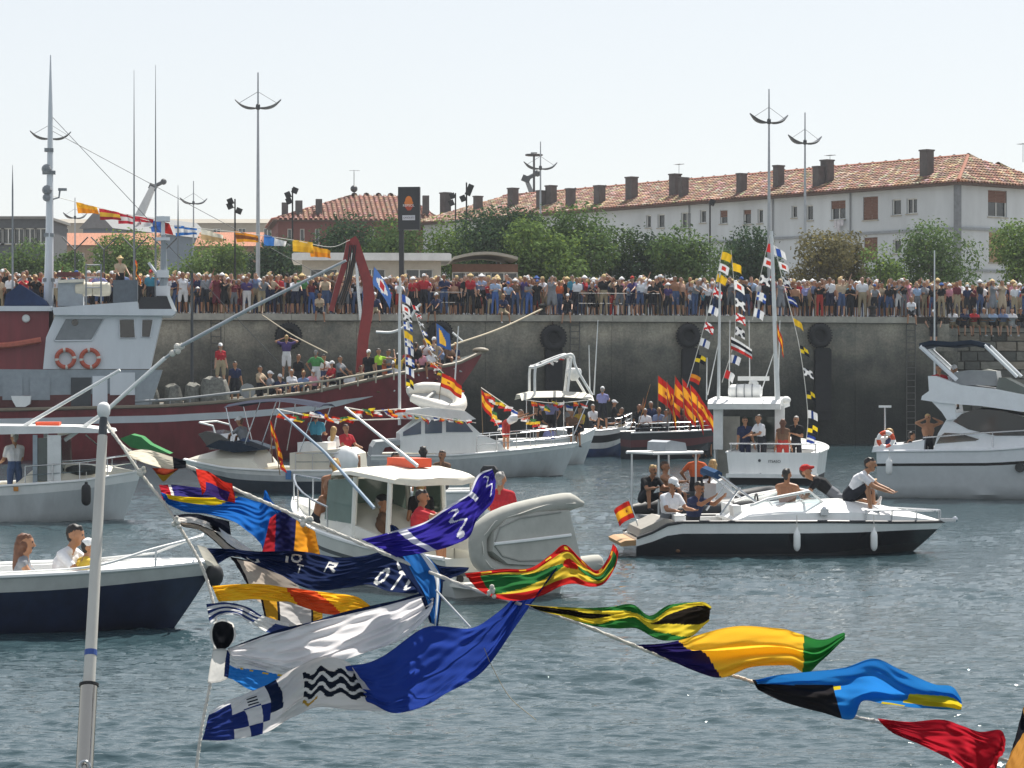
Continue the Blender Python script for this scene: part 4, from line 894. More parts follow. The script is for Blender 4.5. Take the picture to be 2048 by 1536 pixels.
# ------------------------------------------------------------------ boat building helpers
def smooth01(x): x = max(0., min(1., x)); return x*x*(3-2*x)
class Boat:
    def __init__(s, name, label, cat, loc, rz, group='boats in the harbour'):
        s.F = Frame((loc[0], loc[1], 0), rz); s.t = thing(name, label, cat, s.F.loc, rz, group)
    def pk(s, px, py, o=0., axis=1): return s.F.pick(px, py, o, axis)
    def hull(s, L, B, sheer, rake, bands, mats, tr=.9, draft=.4, flare=.22, p=2.4, full=.42, td=.5, sole=.25, deckm=None, railm=None, x0=None, nt=26, tumble=0., rr=.035, liner=None):
        """lofted hull: sheer = [(t, z)], bands = [(share of height down to which, material)]"""
        s.L, s.B = L, B; x0 = -L/2 if x0 is None else x0; s.x0 = x0
        def bt(t): return B/2*(lerp(tr, 1, smooth01(t/full)) if t < full else max(0.0, 1-((t-full)/(1-full))**p))
        def xt(t): return x0+L*t
        s.bt, s.xt, s.zt = bt, xt, (lambda t: interp(sheer, t))
        ss = sorted({1., .9, .75, .6, .45, .3, .16, .06, 0., *[b[0] for b in bands]}, reverse=True)
        def pt(t, q, sd):
            z = lerp(-draft*(1-.75*smooth01((t-.55)/.45)), s.zt(t), q); g = min(1., (q/.22)**.6 if q > 0 else 0)*(1-flare*(1-q)**1.1*(1+.9*smooth01((t-.4)/.6)))
            x = xt(t)-rake*(1-q)**1.15*smooth01((t-.45)/.55)
            return (x, sd*max(bt(t)*g, .012), z)
        s.pt = pt
        ts = [i/nt for i in range(nt+1)]; ts = [1-(1-t)**1.25 for t in ts]
        def mf(i, j):
            q = (ss[i]+ss[i+1])/2
            for lim, mm in bands:
                if q > lim: return mm
            return bands[-1][1]
        k = MB()
        for sd in (-1, 1): k.loft([[pt(t, q, sd) for t in ts] for q in ss], cyc=False, mf=lambda i, j: mf(i, j))
        n = len(ss)                                                  # transom and stem
        k.loft([[pt(0, q, -1) for q in ss], [pt(0, q, 1) for q in ss]], cyc=False, mf=lambda i, j: mf(j, 0)); k.loft([[pt(1, q, -1) for q in ss], [pt(1, q, 1) for q in ss]], cyc=False, mf=lambda i, j: mf(j, 0))
        s.hull_o = k.build('hull', mats, s.t, smooth=True)
        # deck ahead of td, side decks and an inner well behind it
        k = MB(); tf = [lerp(td, 1, i/12) for i in range(13)]
        k.loft([[(xt(t), -bt(t)*.985, s.zt(t)-.02), (xt(t), -bt(t)*.5, s.zt(t)+.02), (xt(t), bt(t)*.5, s.zt(t)+.02), (xt(t), bt(t)*.985, s.zt(t)-.02)] for t in tf], cyc=False)
        if td > .02:
            tb = [td*i/10 for i in range(11)]
            def yi(t):
                dr = draft*(1-.75*smooth01((t-.55)/.45)); q = max(.02, (sole+dr)/(s.zt(t)+dr)); return max(.02, min(bt(t)*.78, abs(pt(t, q, 1)[1])-.05))
            for sd in (-1, 1):
                k.loft([[(xt(t), sd*bt(t)*.985, s.zt(t)-.02), (xt(t), sd*bt(t)*.80, s.zt(t)-.015), (xt(t), sd*yi(t), sole)] for t in tb], cyc=False)
            k.loft([[(xt(t), -yi(t), sole), (xt(t), yi(t), sole)] for t in tb], cyc=False)
            k.add([(xt(td), -yi(td), sole), (xt(td), yi(td), sole), (xt(td), bt(td)*.78, s.zt(td)), (xt(td), -bt(td)*.78, s.zt(td))], [(0, 1, 2, 3)])
            k.add([(xt(0)+.12, -yi(0), sole), (xt(0)+.12, yi(0), sole), (xt(0)+.12, bt(0)*.78, s.zt(0)-.03), (xt(0)+.12, -bt(0)*.78, s.zt(0)-.03)], [(0, 1, 2, 3)])
            k.add([(xt(0)+.12, -bt(0)*.8, s.zt(0)-.03), (xt(0)+.12, bt(0)*.8, s.zt(0)-.03), (xt(0), bt(0)*.97, s.zt(0)-.02), (xt(0), -bt(0)*.97, s.zt(0)-.02)], [(0, 1, 2, 3)])
        k.build('deck', deckm or WHITE, s.t)
        k = MB()
        path = [pt(t, 1, -1) for t in ts]+[pt(t, 1, 1) for t in reversed(ts)]
        k.tube([(x, y*1.01, z) for x, y, z in path], rr, 6); k.build('rub_rail', railm or WHITE, s.t)
    def crown(s, prof, wid=.93, m=None, name='foredeck', flat=.55):
        """raised rounded deck: prof = [(t, height above sheer)]"""
        k = MB(); rings = []
        for t, h in prof:
            b = s.bt(t)*wid; z = s.zt(t); x = s.xt(t)
            rings.append([(x, -b, z-.02), (x, -b*.97, z+h*.45), (x, -b*flat, z+h*.93), (x, 0, z+h), (x, b*flat, z+h*.93), (x, b*.97, z+h*.45), (x, b, z-.02)])
        k.loft(rings, cyc=False, caps=False); n = len(rings[0])
        k.add(rings[0], [tuple(range(n))]); k.add(rings[-1], [tuple(range(n))])
        return k.build(name, m or WHITE, s.t, smooth=True)
    def part(s, name, mb, mat, parent=None, smooth=False, label=None):
        o = mb.build(name, mat, parent or s.t, smooth=smooth)
        if label: o['label'] = label
        return o
    def poly(s, name, pxs, o0, o1, mat, parent=None, shr=None, plane=None, smooth=False):
        """outline given in photo pixels on the plane local y = plane, pulled from o0 to o1"""
        q = [s.pk(px, py, o0 if plane is None else plane) for px, py in pxs]
        return s.part(name, MB().prism([(p.x, p.z) for p in q], o0, o1, shr=shr), mat, parent, smooth)
    def tube(s, name, pts, r, mat, n=6, parent=None): return s.part(name, MB().tube(pts, r, n), mat, parent, smooth=True)
    def rail(s, name, t0, t1, h, mat, sides=(-1, 1), inset=.94, n=10, posts=5, r=.016, mid=True):
        for sd in sides:
            k = MB(); ts = [lerp(t0, t1, i/n) for i in range(n+1)]; at = lambda t, hh: (s.xt(t), sd*s.bt(t)*inset, s.zt(t)+hh)
            k.tube([at(t, h) for t in ts], r, 6)
            if mid: k.tube([at(t, h*.5) for t in ts], r*.6, 5)
            for i in range(posts): t = lerp(t0, t1, i/(posts-1)); k.tube([at(t, 0), at(t, h)], r*.9, 5)
            s.part(name, k, mat, smooth=True)
def fender_obj(boat, x, y, ztop, h, r, mat=WHITE):
    k = MB(); k.lathe((x, y, ztop-h), [(r*.3, 0), (r*.8, .04), (r, .1), (r, h-.1), (r*.8, h-.04), (r*.35, h), (r*.3, h+.05)], 12); o = boat.part('fender', k, mat, smooth=True)
    MB().tube([(x, y, ztop), (x, y*.98, ztop+.28)], .008, 5).build('lanyard', ROPE, o); return o
def outboard(boat, x, y, z, cowl, sc=1., name='outboard_motor'):
    k = MB(); k.loft([[(x+a*sc, y+b*sc, z+c*sc) for a, b in q] for c, q in ((0, [(-.2, -.13), (.18, -.13), (.18, .13), (-.2, .13)]), (.12, [(-.3, -.17), (.2, -.17), (.2, .17), (-.3, .17)]), (.34, [(-.32, -.17), (.17, -.17), (.17, .17), (-.32, .17)]), (.45, [(-.24, -.11), (.1, -.11), (.1, .11), (-.24, .11)]))], caps=True)
    o = boat.part(name, k, cowl, smooth=True)
    k = MB(); k.prism([(x-.12*sc, z), (x+.06*sc, z), (x+.02*sc, z-.75*sc), (x-.14*sc, z-.75*sc)], y-.05*sc, y+.05*sc); k.box((x-.06*sc, y, z-.78*sc), (.34*sc, .09*sc, .09*sc)); k.build('leg', BLACK, o); return o
def cloth(name, rows, pattern, nu=40, nv=24, parent=None, mat=None, label=None, wr=0.):
    """a waving cloth through a net of points (rows from top to bottom, each hoist to fly); pattern(u, v) -> colour"""
    g = np.array([spline([tuple(p) for p in r], nu) for r in rows])                 # rows x (nu+1) x 3
    g = np.array([spline([tuple(p) for p in g[:, i]], nv) for i in range(nu+1)])    # (nu+1) x (nv+1) x 3
    if wr:                                                                          # small creases running out from the hoist
        uu, vv = np.meshgrid(np.linspace(0, 1, nu+1), np.linspace(0, 1, nv+1), indexing='ij'); q = random.Random(name+str(len(rows[0]))+str(rows[0][-1])); d = np.zeros_like(uu)
        for i in range(7):
            fu, fv, p_ = q.uniform(1.5, 7), q.uniform(2, 8), q.uniform(0, 6.3); d += np.sin(6.283*(fu*uu+fv*vv*q.choice((-1, 1)))+p_+1.5*np.sin(5*uu+p_))/(.6+.25*(fu+fv))
        d += .5*np.abs(np.sin(6.283*(1.2*vv+.9*uu)+q.uniform(0, 6)))**.5
        g[:, :, 1] += wr*d; g[:, :, 2] += wr*.12*d
    v = g.reshape(-1, 3); idx = np.arange((nu+1)*(nv+1)).reshape(nu+1, nv+1)
    f = np.stack([idx[:-1, :-1], idx[1:, :-1], idx[1:, 1:], idx[:-1, 1:]], -1).reshape(-1, 4)
    cols = np.array([(*rgb(pattern((i+.5)/nu, (j+.5)/nv)), 1) for i in range(nu) for j in range(nv)], np.float32)
    if wr: hm_ = cols.reshape(nu, nv, 4); hm_[[0, -1], :, :3] *= .8; hm_[:, [0, -1], :3] *= .8          # stitched hem, cloth laid double
    me = bpy.data.meshes.new(name); me.from_pydata(v.tolist(), [], f.tolist()); me.polygons.foreach_set('use_smooth', [True]*len(f))
    at = me.attributes.new('tint', 'FLOAT_COLOR', 'FACE'); at.data.foreach_set('color', cols.ravel())
    me.materials.append(mat or cloth_mat('flag_cloth', attr='tint')); o = link(name, me, parent)
    if label: o['label'] = label
    return o
def spain(u, v):
    if .25 < v < .75:
        return '#9a4a28' if (u-.36)**2*2+(v-.5)**2 < .010 else '#f0b02c'
    return '#b3271f'
def stripes(*cs, vert=False):
    return lambda u, v: cs[min(len(cs)-1, int((u if vert else v)*len(cs)))]
def wave_flag(name, hoist_top, hoist_bot, fly, pattern, parent=None, label=None, amp=.05, droop=.25, waves=1.4, ph=0., nu=26, nv=14, taper=0., cat=None, group=None):
    """small flag on a staff; fly is the vector from hoist to fly end"""
    a, b, f = Vector(hoist_top), Vector(hoist_bot), Vector(fly); n = f.cross(Vector((0, 0, 1))); n = n.normalized() if n.length > 1e-6 else Vector((0, 1, 0)); rows = []
    for j in range(4):
        base = a.lerp(b, j/3); r = []
        for i in range(6):
            u = i/5; mid = a.lerp(b, .5); p = base.lerp(mid, taper*u)+f*u+Vector((0, 0, -droop*u*u*f.length))+n*amp*math.sin(waves*2*math.pi*u+ph+j*.5)*u**.6; r.append(p)
        rows.append(r)
    o = cloth(name, rows, pattern, nu, nv, parent, label=label)
    if cat: tag(o, label, cat, group)
    return o
# =================================================================== S: dark speedboat on the right
b = Boat('speedboat', 'black and white open speedboat with a bare backed driver', 'speedboat', (P(1565, 1, 48.5).x, 48.5), R(5))
S = b
x_s, x_b = b.pk(1272, 1070, -.9).x, b.pk(1888, 1042, 0).x
HULLB = M('hull_black', '#1b1d22', rough=.25, var=.2, coat=.3)
zr = lambda px, py, o=-1.: b.pk(px, py, o).z
b.hull(x_b-x_s, 2.25, [(0, zr(1275, 1076)), (.06, zr(1300, 1062)), (.11, zr(1330, 1044)), (.3, zr(1450, 1043)), (.6, zr(1650, 1043)), (1, zr(1885, 1043, 0))], .75, [(.79, 0), (.42, 1), (0, 2)], [WHITE, HULLB, M('boot_top_dark', '#2a2d30', rough=.5)], td=.37, sole=.1, x0=x_s, railm=M('rub_rail_dark', '#25272b', rough=.5), tr=.88, full=.35, p=2.6, deckm=WHITE, rr=.03)
b.crown([(.30, .03), (.34, .2), (.42, .30), (.55, .37), (.66, .40), (.8, .29), (.92, .14), (.985, .03)])
pl = b.part('swim_platform', MB().prism([(x_s-.28, .2), (x_s+.62, .26), (x_s+.62, .36), (x_s-.2, .31), (x_s-.3, .27)], -.9, .9), M('teak_deck', '#a5835c', rough=.7, var=.2, stretch=(1, 12, 1), scale=4))
b.part('sun_pad', MB().prism([(x_s+.05, .38), (x_s+.75, .5), (x_s+.75, .68), (x_s+.55, .72), (x_s+.1, .52)], -.85, .85), M('sun_pad_grey', '#8d8981', rough=.7))
def ws(px, py, o): q = b.pk(px, py, o); return Vector((q.x, o, q.z))
A0, A1, A2 = ws(1500, 1012, -.86), ws(1535, 998, -.8), ws(1618, 982, -.72); Bq = ws(1645, 1006, -.55)
k = MB(); k.add([A0, ws(1560, 1010, -.9), A2, A1], [(0, 1, 2, 3)]); k.add([ws(1560, 1010, -.9), ws(1648, 1006, -.5), A2], [(0, 1, 2)]); k.add([ws(1648, 1006, -.5), A2, (A2.x, .72, A2.z), (Bq.x+.02, .5, Bq.z)], [(0, 1, 2, 3)])
mir = lambda v: Vector((v[0], -v[1], v[2]))
k.add([mir(v) for v in (A0, ws(1560, 1010, -.9), A2, A1)], [(0, 1, 2, 3)]); k.add([mir(v) for v in (ws(1560, 1010, -.9), ws(1648, 1006, -.5), A2)], [(0, 1, 2)])
def clear_mat():
    m = bpy.data.materials.new('clear_windshield'); m.use_nodes = True; nt = m.node_tree; nt.nodes.remove(nt.nodes['Principled BSDF'])
    t = nt.nodes.new('ShaderNodeBsdfTransparent'); t.inputs[0].default_value = (.72, .8, .82, 1); g = nt.nodes.new('ShaderNodeBsdfGlossy'); g.inputs[1].default_value = .05; mx = nt.nodes.new('ShaderNodeMixShader'); mx.inputs[0].default_value = .18
    nt.links.new(t.outputs[0], mx.inputs[1]); nt.links.new(g.outputs[0], mx.inputs[2]); nt.links.new(mx.outputs[0], nt.nodes['Material Output'].inputs[0]); return m
CLEAR = clear_mat()
w = b.part('windshield', k, CLEAR)
k = MB()
for sg in (1, -1):
    f = (lambda v: v) if sg == 1 else mir
    k.tube([f(A0), f(A1), f(A2)], .028, 6); k.tube([f(A2), f(ws(1648, 1006, -.5))], .022, 6); k.tube([f(A1), f(ws(1545, 1012, -.92))], .018, 6)
k.tube([A2, mir(A2)], .024, 6); k.build('frame', WHITE, w, smooth=True)
for px in (1594, 1748):
    q = b.pk(px, 1059, -1.15); tt = (q.x-b.x0)/b.L; yb = -b.bt(tt)-.1; q = b.pk(px, 1060, yb); fender_obj(b, q.x, yb, q.z, .40, .068)
for sg in (-1, 1):
    k = MB(); q = ws(1432, 946, -.8); e = ws(1512, 1004, -.8); k.tube([(q.x, sg*.8, q.z), (e.x, sg*.8, e.z)], .022, 6); q2 = ws(1440, 1030, -.8); k.tube([(q2.x, sg*.8, q2.z), (ws(1480, 975, -.8).x, sg*.8, ws(1480, 975, -.8).z)], .018, 6); b.part('arch_leg', k, STEEL, smooth=True)
q = ws(1436, 950, -.8); b.tube('folded_top', [(q.x, -.82, q.z), (q.x-.1, 0, q.z+.06), (q.x, .82, q.z)], .09, M('blue_canvas', '#2e4a6b', rough=.85, var=.15, spec=.08))
b.rail('pulpit_rail', .72, .985, .22, STEEL, posts=4, mid=False); b.part('anchor_roller', MB().box((x_b+.06, 0, b.zt(1)+.03), (.32, .14, .06)).sphere((x_b+.22, 0, b.zt(1)+.04), .06), STEEL)
for sy in (-.45, .45): b.part('seat', MB().prism([(x_s+1.95, .3), (x_s+2.5, .3), (x_s+2.5, .45), (x_s+2.12, .48), (x_s+2.05, .95), (x_s+1.9, .95)], sy-.24, sy+.24), OFFW)
b.part('rear_bench', MB().prism([(x_s+.75, .2), (x_s+1.3, .2), (x_s+1.3, .45), (x_s+1.0, .47), (x_s+.95, .78), (x_s+.75, .78)], -.85, .85), OFFW)
b.part('steering_wheel', MB().torus((x_s+2.55, .4, .95), .17, .018, axis=0, n=16, k=6), BLACK)
q = ws(1648, 1026, -1.08); b.part('cleat', MB().box((b.pk(1648, 1024, -.98).x, -1.0, b.pk(1648, 1024, -.98).z), (.16, .12, .12)).sphere((b.pk(1648, 1018, -.98).x, -1.0, b.pk(1648, 1018, -.98).z), .05), STEEL)
text('7a-SS', .09, (b.pk(1795, 1049, -.6).x, -b.bt(.86)*.97-.03, b.pk(1795, 1049, -.6).z), (R(90), 0, R(17)), M('letter_dark', '#30353c'), b.t)
wave_flag('ensign', (x_s-.02, -.1, 1.02), (x_s+.08, -.1, .7), (-.3, -.05, -.05), spain, b.t, 'small Spanish ensign', amp=.04, droop=.4); b.tube('flagstaff', [(x_s+.2, -.1, .4), (x_s-.03, -.1, 1.05)], .012, STEEL)
# =================================================================== L: blue boat in the left foreground
b = Boat('blue_boat', 'dark blue hulled launch with three people at the left edge', 'boat', (P(120, 1, 34.4).x, 34.4), R(4)); BL_ = b
NAVY = M('hull_navy', '#1d2740', rough=.35, var=.25, coat=.2)
xb = b.pk(432, 1122, 0).x; Lb = 5.6
zz = lambda px, py: b.pk(px, py, -1.05).z
b.hull(Lb, 2.3, [(0, zz(-200, 1166)), (.45, zz(0, 1153)), (.75, zz(220, 1143)), (1, b.pk(432, 1121, 0).z)], .62, [(.80, 0), (.05, 1), (0, 2)], [M('gunwale_white', '#b9bab6', rough=.4, var=.12), NAVY, M('antifoul', '#2a3038', rough=.8)], td=.72, sole=.3, x0=xb-Lb, p=2.2, flare=.3, full=.5, rr=.03, deckm=OFFW, draft=.3)
k = MB(); a = b.pk(-20, 1150, -1.0); c = b.pk(180, 1137, -1.02); d = b.pk(402, 1074, -.3); k.tube(spline([(a.x, -1.04, a.z+.02), (c.x, -1.0, c.z+.02), (b.pk(300, 1100, -.8).x, -.75, b.pk(300, 1100, -.8).z), (d.x, -.25, d.z)], 16), .018, 6)
k.tube([(b.pk(310, 1130, -.75).x, -.72, b.pk(310, 1135, -.75).z), (b.pk(312, 1098, -.72).x, -.72, b.pk(312, 1098, -.72).z)], .014, 5); k.tube([(d.x, -.25, d.z), (d.x, .25, d.z), (xb-.9, .8, d.z-.3), (xb-1.9, 1.0, .85)], .018, 6); b.part('bow_rail', k, OFFW, smooth=True)
b.part('bow_fender', MB().sphere((xb-.02, -.06, b.zt(1)-.2), (.13, .13, .17)), BLACK, smooth=True); b.part('thwart', MB().box((xb-2.6, 0, .35), (.4, 1.7, .08)), OFFW); b.part('thwart', MB().box((xb-3.4, 0, .35), (.4, 1.7, .08)), OFFW)
# =================================================================== K: white cabin boat at the left
b = Boat('cabin_boat', 'white cabin boat with long outrigger poles at the left edge', 'boat', (P(80, 1, 59).x, 59), R(3)); K_ = b
xb = b.pk(282, 943, 0).x; Lb = 6.4; zz = lambda px, py: b.pk(px, py, -1.1).z
GREYH = M('hull_grey_white', '#c2c6c6', rough=.4, var=.16, scale=2., stretch=(1, 1, .15))
b.hull(Lb, 2.4, [(0, zz(-100, 985)), (.5, zz(0, 972)), (.8, zz(160, 962)), (1, b.pk(282, 942, 0).z)], .45, [(.82, 0), (.08, 1), (0, 2)], [WHITE, GREYH, M('antifoul', '#2a3038')], td=.55, sole=.1, x0=xb-Lb, p=2.3, flare=.3, full=.5, rr=.03, deckm=CREAM)
b.crown([(.56, .05), (.62, .36), (.75, .40), (.88, .25), (.97, .04)], wid=.72, m=CREAM, name='coach_roof')
b.poly('roof', [(-60, 851), (150, 853), (213, 860), (216, 866), (150, 866), (-60, 870)], -1.0, 1.0, OFFW)
zf = .12
for (x0_, y0_, x1_, y1_, nm, mt) in ((66, 870, 75, 965, 'door_post', M('aluminium', '#8f9aa2', rough=.4, metal=.5)), (95, 870, 122, 966, 'windscreen_pillar', OFFW)):
    for sg in (-1, 1):
        q = [b.pk(px, py, -.92) for px, py in ((x0_, y1_), (x1_, y1_), (x1_, y0_), (x0_, y0_))]; b.part(nm, MB().prism([(p.x, p.z) for p in q], sg*.93-.03, sg*.93+.03), mt)
for sg in (-1, 1):
    q = [b.pk(px, py, -.9) for px, py in ((75, 962), (95, 962), (96, 876), (75, 876))]; b.part('side_window', MB().prism([(p.x, p.z) for p in q], sg*.91-.006, sg*.91+.006), GLASSG)
q = [b.pk(px, py, -.9) for px, py in ((122, 945), (126, 945), (122, 872), (119, 872))]; b.part('windscreen', MB().prism([(p.x, p.z) for p in q], -.9, .9), GLASSG)
b.rail('bow_rail', .6, .98, .42, STEEL, posts=5)
q = b.pk(98, 852, -.2); k = MB(); k.box((q.x, -.3, q.z+.02), (.55, .4, .16)); b.part('deck_box', k, ORANGE)
q = b.pk(172, 980, -1.2); fender_obj(b, q.x, -1.16, b.pk(172, 968, -1.16).z, .5, .11, BLACK)
q = b.pk(32, 978, -1.2); b.part('plate', MB().box((q.x, -1.21, q.z), (.11, .012, .1)), M('plate_orange', '#b8792a', rough=.5))
b.part('net_heap', MB().sphere((b.pk(165, 942, -.5).x, -.5, b.pk(165, 940, -.5).z), (.42, .3, .13), n=12), M('wet_net', '#3b3f3d', rough=.9, var=.5, scale=20, bump=1.)); 
def pole_px(boat, pts, o, r, mat, name, n=8): return boat.part(name, MB().tube([(boat.pk(px, py, oo).x, oo, boat.pk(px, py, oo).z) for (px, py), oo in zip(pts, o)], r, n), mat, smooth=True)
pole_px(b, [(45, 854), (240, 740)], (-.7, -1.4), [.045, .035], WHITE, 'outrigger')
pole_px(b, [(130, 880), (205, 828), (330, 716)], (-.6, -.9, -1.3), [.05, .05, .045], WHITE, 'outrigger')
o = pole_px(b, [(330, 716), (366, 690), (500, 617), (692, 521)], (-1.3, -1.4, -1.7, -2.1), [.03, .045, .042, .03], M('aluminium_pole', '#aeb3b6', rough=.4, metal=.3), 'outrigger')
k = MB()
for i in range(9):
    u = rnd.random(); q = b.pk(lerp(325, 372, u)+rnd.gauss(0, 3), lerp(720, 685, u)+rnd.gauss(0, 4), -1.35); k.sphere((q.x, -1.35+rnd.gauss(0, .04), q.z), rnd.uniform(.04, .09), n=7, k=5)
k.build('lashing', ROPE, o)
k = MB(); q = b.pk(205, 834, -.9); b.tube('stay', [(b.pk(208, 850, -.9).x, -.9, b.pk(208, 850, -.9).z), (b.pk(195, 890, -.6).x, -.6, b.pk(195, 890, -.6).z), (b.pk(172, 866, -.3).x, -.3, b.pk(172, 870, -.3).z)], .02, STEEL)
# folded dinghy and green canvas on the coach roof
b.poly('green_canvas', [(240, 877), (262, 869), (282, 874), (300, 889), (340, 908), (300, 903), (262, 895)], -.6, .3, M('green_canvas', '#3d7a4a', rough=.8, var=.15, spec=.08))
# =================================================================== M: sports boat with dark canvas
b = Boat('sports_boat', 'white and navy sports cruiser with dark canvas carrying a man in a teal shirt', 'boat', (P(545, 1, 72.5).x, 73.), R(170)); M_ = b
xs = b.pk(703, 945, .9).x; xb = b.pk(368, 918, 0).x; zz = lambda px, py: b.pk(px, py, 1.0).z
b.hull(xb-xs, 2.5, [(0, zz(700, 941)), (.4, zz(570, 941)), (.7, zz(470, 936)), (1, b.pk(368, 919, 0).z)], .9, [(.86, 0), (.7, 2), (.0, 1)], [WHITE, M('hull_slate', '#39444f', rough=.35, var=.2), M('hull_grey_white', '#c2c6c6')], td=.55, sole=.2, x0=xs, p=2.1, flare=.35, deckm=CREAM)
b.crown([(.5, .05), (.55, .55), (.66, .62), (.8, .42), (.93, .15), (.985, .02)], wid=.9, m=CREAM)
b.part('transom_box', MB().prism([(xs-.02, b.zt(0)-.05), (xs+1.8, b.zt(.25)-.05), (xs+1.8, b.zt(.2)+.5), (xs+.3, b.zt(0)+.62), (xs+.02, b.zt(0)+.45)], -1.0, 1.0), CREAM)
b.part('stern_quarter', MB().sphere((xs+.2, .85, b.zt(0)+.28), (.4, .3, .42)), WHITE, smooth=True)
k = MB()
q = [b.pk(*p_, .95) for p_ in ((472, 890), (420, 900), (396, 868), (412, 862), (440, 868))]; k.prism([(p_.x, p_.z) for p_ in q], -.85, .95); b.part('windscreen', k, GLASS)
q = [b.pk(*p_, .9) for p_ in ((412, 893), (440, 880), (480, 884), (526, 900), (470, 905))]; b.part('canvas', MB().prism([(p_.x, p_.z) for p_ in q], -.9, 1.0), M('dark_blue_canvas', '#27323f', rough=.85, var=.2, spec=.08), smooth=False)
k = MB(); 
for sg in (-1, 1): k.tube([(b.pk(398, 845, .9).x, sg*.85, b.pk(398, 845, .9).z), (b.pk(425, 852, .9).x, sg*.85, b.pk(425, 852, .9).z), (b.pk(432, 872, .9).x, sg*.9, b.pk(432, 872, .9).z)], .03, 6)
k.tube([(b.pk(398, 845, .9).x, -.85, b.pk(398, 845, .9).z), (b.pk(398, 845, .9).x, .85, b.pk(398, 845, .9).z)], .03, 6); b.part('windscreen_frame', k, WHITE, smooth=True)
# furled bimini on its hoops
k = MB(); H = [b.pk(*p_, .9) for p_ in ((448, 812), (500, 803), (560, 800), (640, 812))]; top = spline([(p_.x, 0, p_.z) for p_ in H], 14)
k.loft([[(p_[0], -.95, p_[2]-.05), (p_[0], -.5, p_[2]+.04), (p_[0], .5, p_[2]+.04), (p_[0], .95, p_[2]-.05), (p_[0], .5, p_[2]+.0), (p_[0], -.5, p_[2]+.0)] for p_ in top], caps=True); b.part('bimini', k, M('navy_canvas', '#272c3c', rough=.85, var=.2, spec=.08))
for sg in (-1, 1):
    for a_, c_ in (((452, 815), (470, 890)), ((520, 804), (490, 890)), ((560, 802), (540, 905)), ((632, 812), (600, 905))): b.tube('bimini_hoop', [(b.pk(*a_, .9).x, sg*.9, b.pk(*a_, .9).z), (b.pk(*c_, .9).x, sg*.95, b.pk(*c_, .9).z)], .018, STEEL, 5)
b.rail('stern_rail', .02, .3, .5, STEEL, posts=4); b.part('seat', MB().box((xs+1.2, .2, b.zt(.2)+.62), (.9, 1.0, .35)), OFFW)
b.part('name_board', MB().box((b.pk(577, 950, 1.26).x, 1.27, b.pk(577, 950, 1.26).z), (.16, .03, .26)), M('tag_blue', '#3b6fa6', rough=.5)); b.part('crest', MB().lathe((b.pk(672, 925, 1.0).x, 1.02, b.pk(672, 922, 1.0).z), [(.13, 0), (.13, .02)], 14, axis=1), M('crest_red', '#a84a58', rough=.6))
# =================================================================== N: white cruiser with a dinghy on its roof
b = Boat('cabin_cruiser', 'white cabin cruiser with an inflatable dinghy on its roof', 'boat', (P(945, 1, 83).x, 83), R(6)); N_ = b
xs = b.pk(742, 905, -1.2).x; xb = b.pk(1152, 886, 0).x; zz = lambda px, py: b.pk(px, py, -1.25).z
b.hull(xb-xs, 2.8, [(0, zz(745, 912)), (.4, zz(900, 910)), (.7, zz(1020, 900)), (1, b.pk(1152, 886, 0).z)], .5, [(.88, 0), (.1, 1), (0, 2)], [WHITE, GREYH, M('antifoul', '#2a3038')], td=.32, sole=.35, x0=xs, p=2.2, flare=.35, deckm=CREAM)
b.poly('cabin', [(800, 905), (800, 868), (838, 838), (930, 838), (962, 868), (1000, 884), (1012, 902), (900, 908)], -1.05, 1.05, WHITE)
for q in ([(806, 864), (842, 842), (842, 868), (806, 872)], [(850, 840), (884, 840), (884, 866), (850, 867)], [(892, 840), (928, 842), (946, 864), (892, 864)]):
    for sg in (-1, 1): r_ = [b.pk(*p_, -1.05) for p_ in q]; b.part('window', MB().prism([(p_.x, p_.z) for p_ in r_], sg*1.06-.012, sg*1.06+.012), glass_mat('blue_glass', '#46566a'))
b.poly('roof', [(795, 822), (860, 815), (930, 822), (952, 838), (930, 842), (800, 838)], -1.15, 1.15, OFFW)
b.poly('targa_arch', [(738, 940), (745, 895), (752, 884), (800, 880), (800, 890), (770, 895), (760, 915), (756, 945)], -1.2, 1.2, M('arch_grey', '#9b9fa0', rough=.5))
# dinghy lashed on the roof, tipped so that its grey floor shows
dz = lambda px, py: (lambda o_: Vector((b.pk(px, py, o_).x, o_, b.pk(px, py, o_).z)))(lerp(-1.0, .5, (826-py)/52.))
rim = [dz(*p_) for p_ in ((815, 782), (838, 778), (868, 778), (897, 784), (918, 797), (920, 812), (906, 820), (880, 816), (850, 806), (824, 796))]
k = MB(); k.tube([tuple(p_) for p_ in spline([tuple(q) for q in rim], 36)], [.13+.09*min(1, min(i_, 36-i_)/5) for i_ in range(37)], 10); dn = b.part('dinghy', k, M('hypalon_white', '#d9d6cd', rough=.5, var=.08), smooth=True)
MB().add([p_-Vector((0, 0, .06)) for p_ in rim], [tuple(range(10))]).add([p_-Vector((0, -.05, .12)) for p_ in rim], [tuple(range(10))]).build('floor', M('dinghy_grey', '#a7a8a6', rough=.6), dn)
MB().tube([dz(850, 800), dz(872, 782)], .07, 6).build('thwart', M('dinghy_thwart', '#8f918f', rough=.6), dn)
b.rail('bow_rail', .5, .985, .55, STEEL, posts=6)
b.tube('mast', [(b.pk(799, 815, -.9).x, -.9, b.pk(799, 850, -.9).z), (b.pk(799, 640, -.9).x, -.9, b.pk(799, 640, -.9).z), (b.pk(800, 555, -.9).x, -.9, b.pk(800, 555, -.9).z)], [.05, .045, .03], OFFW, 8)
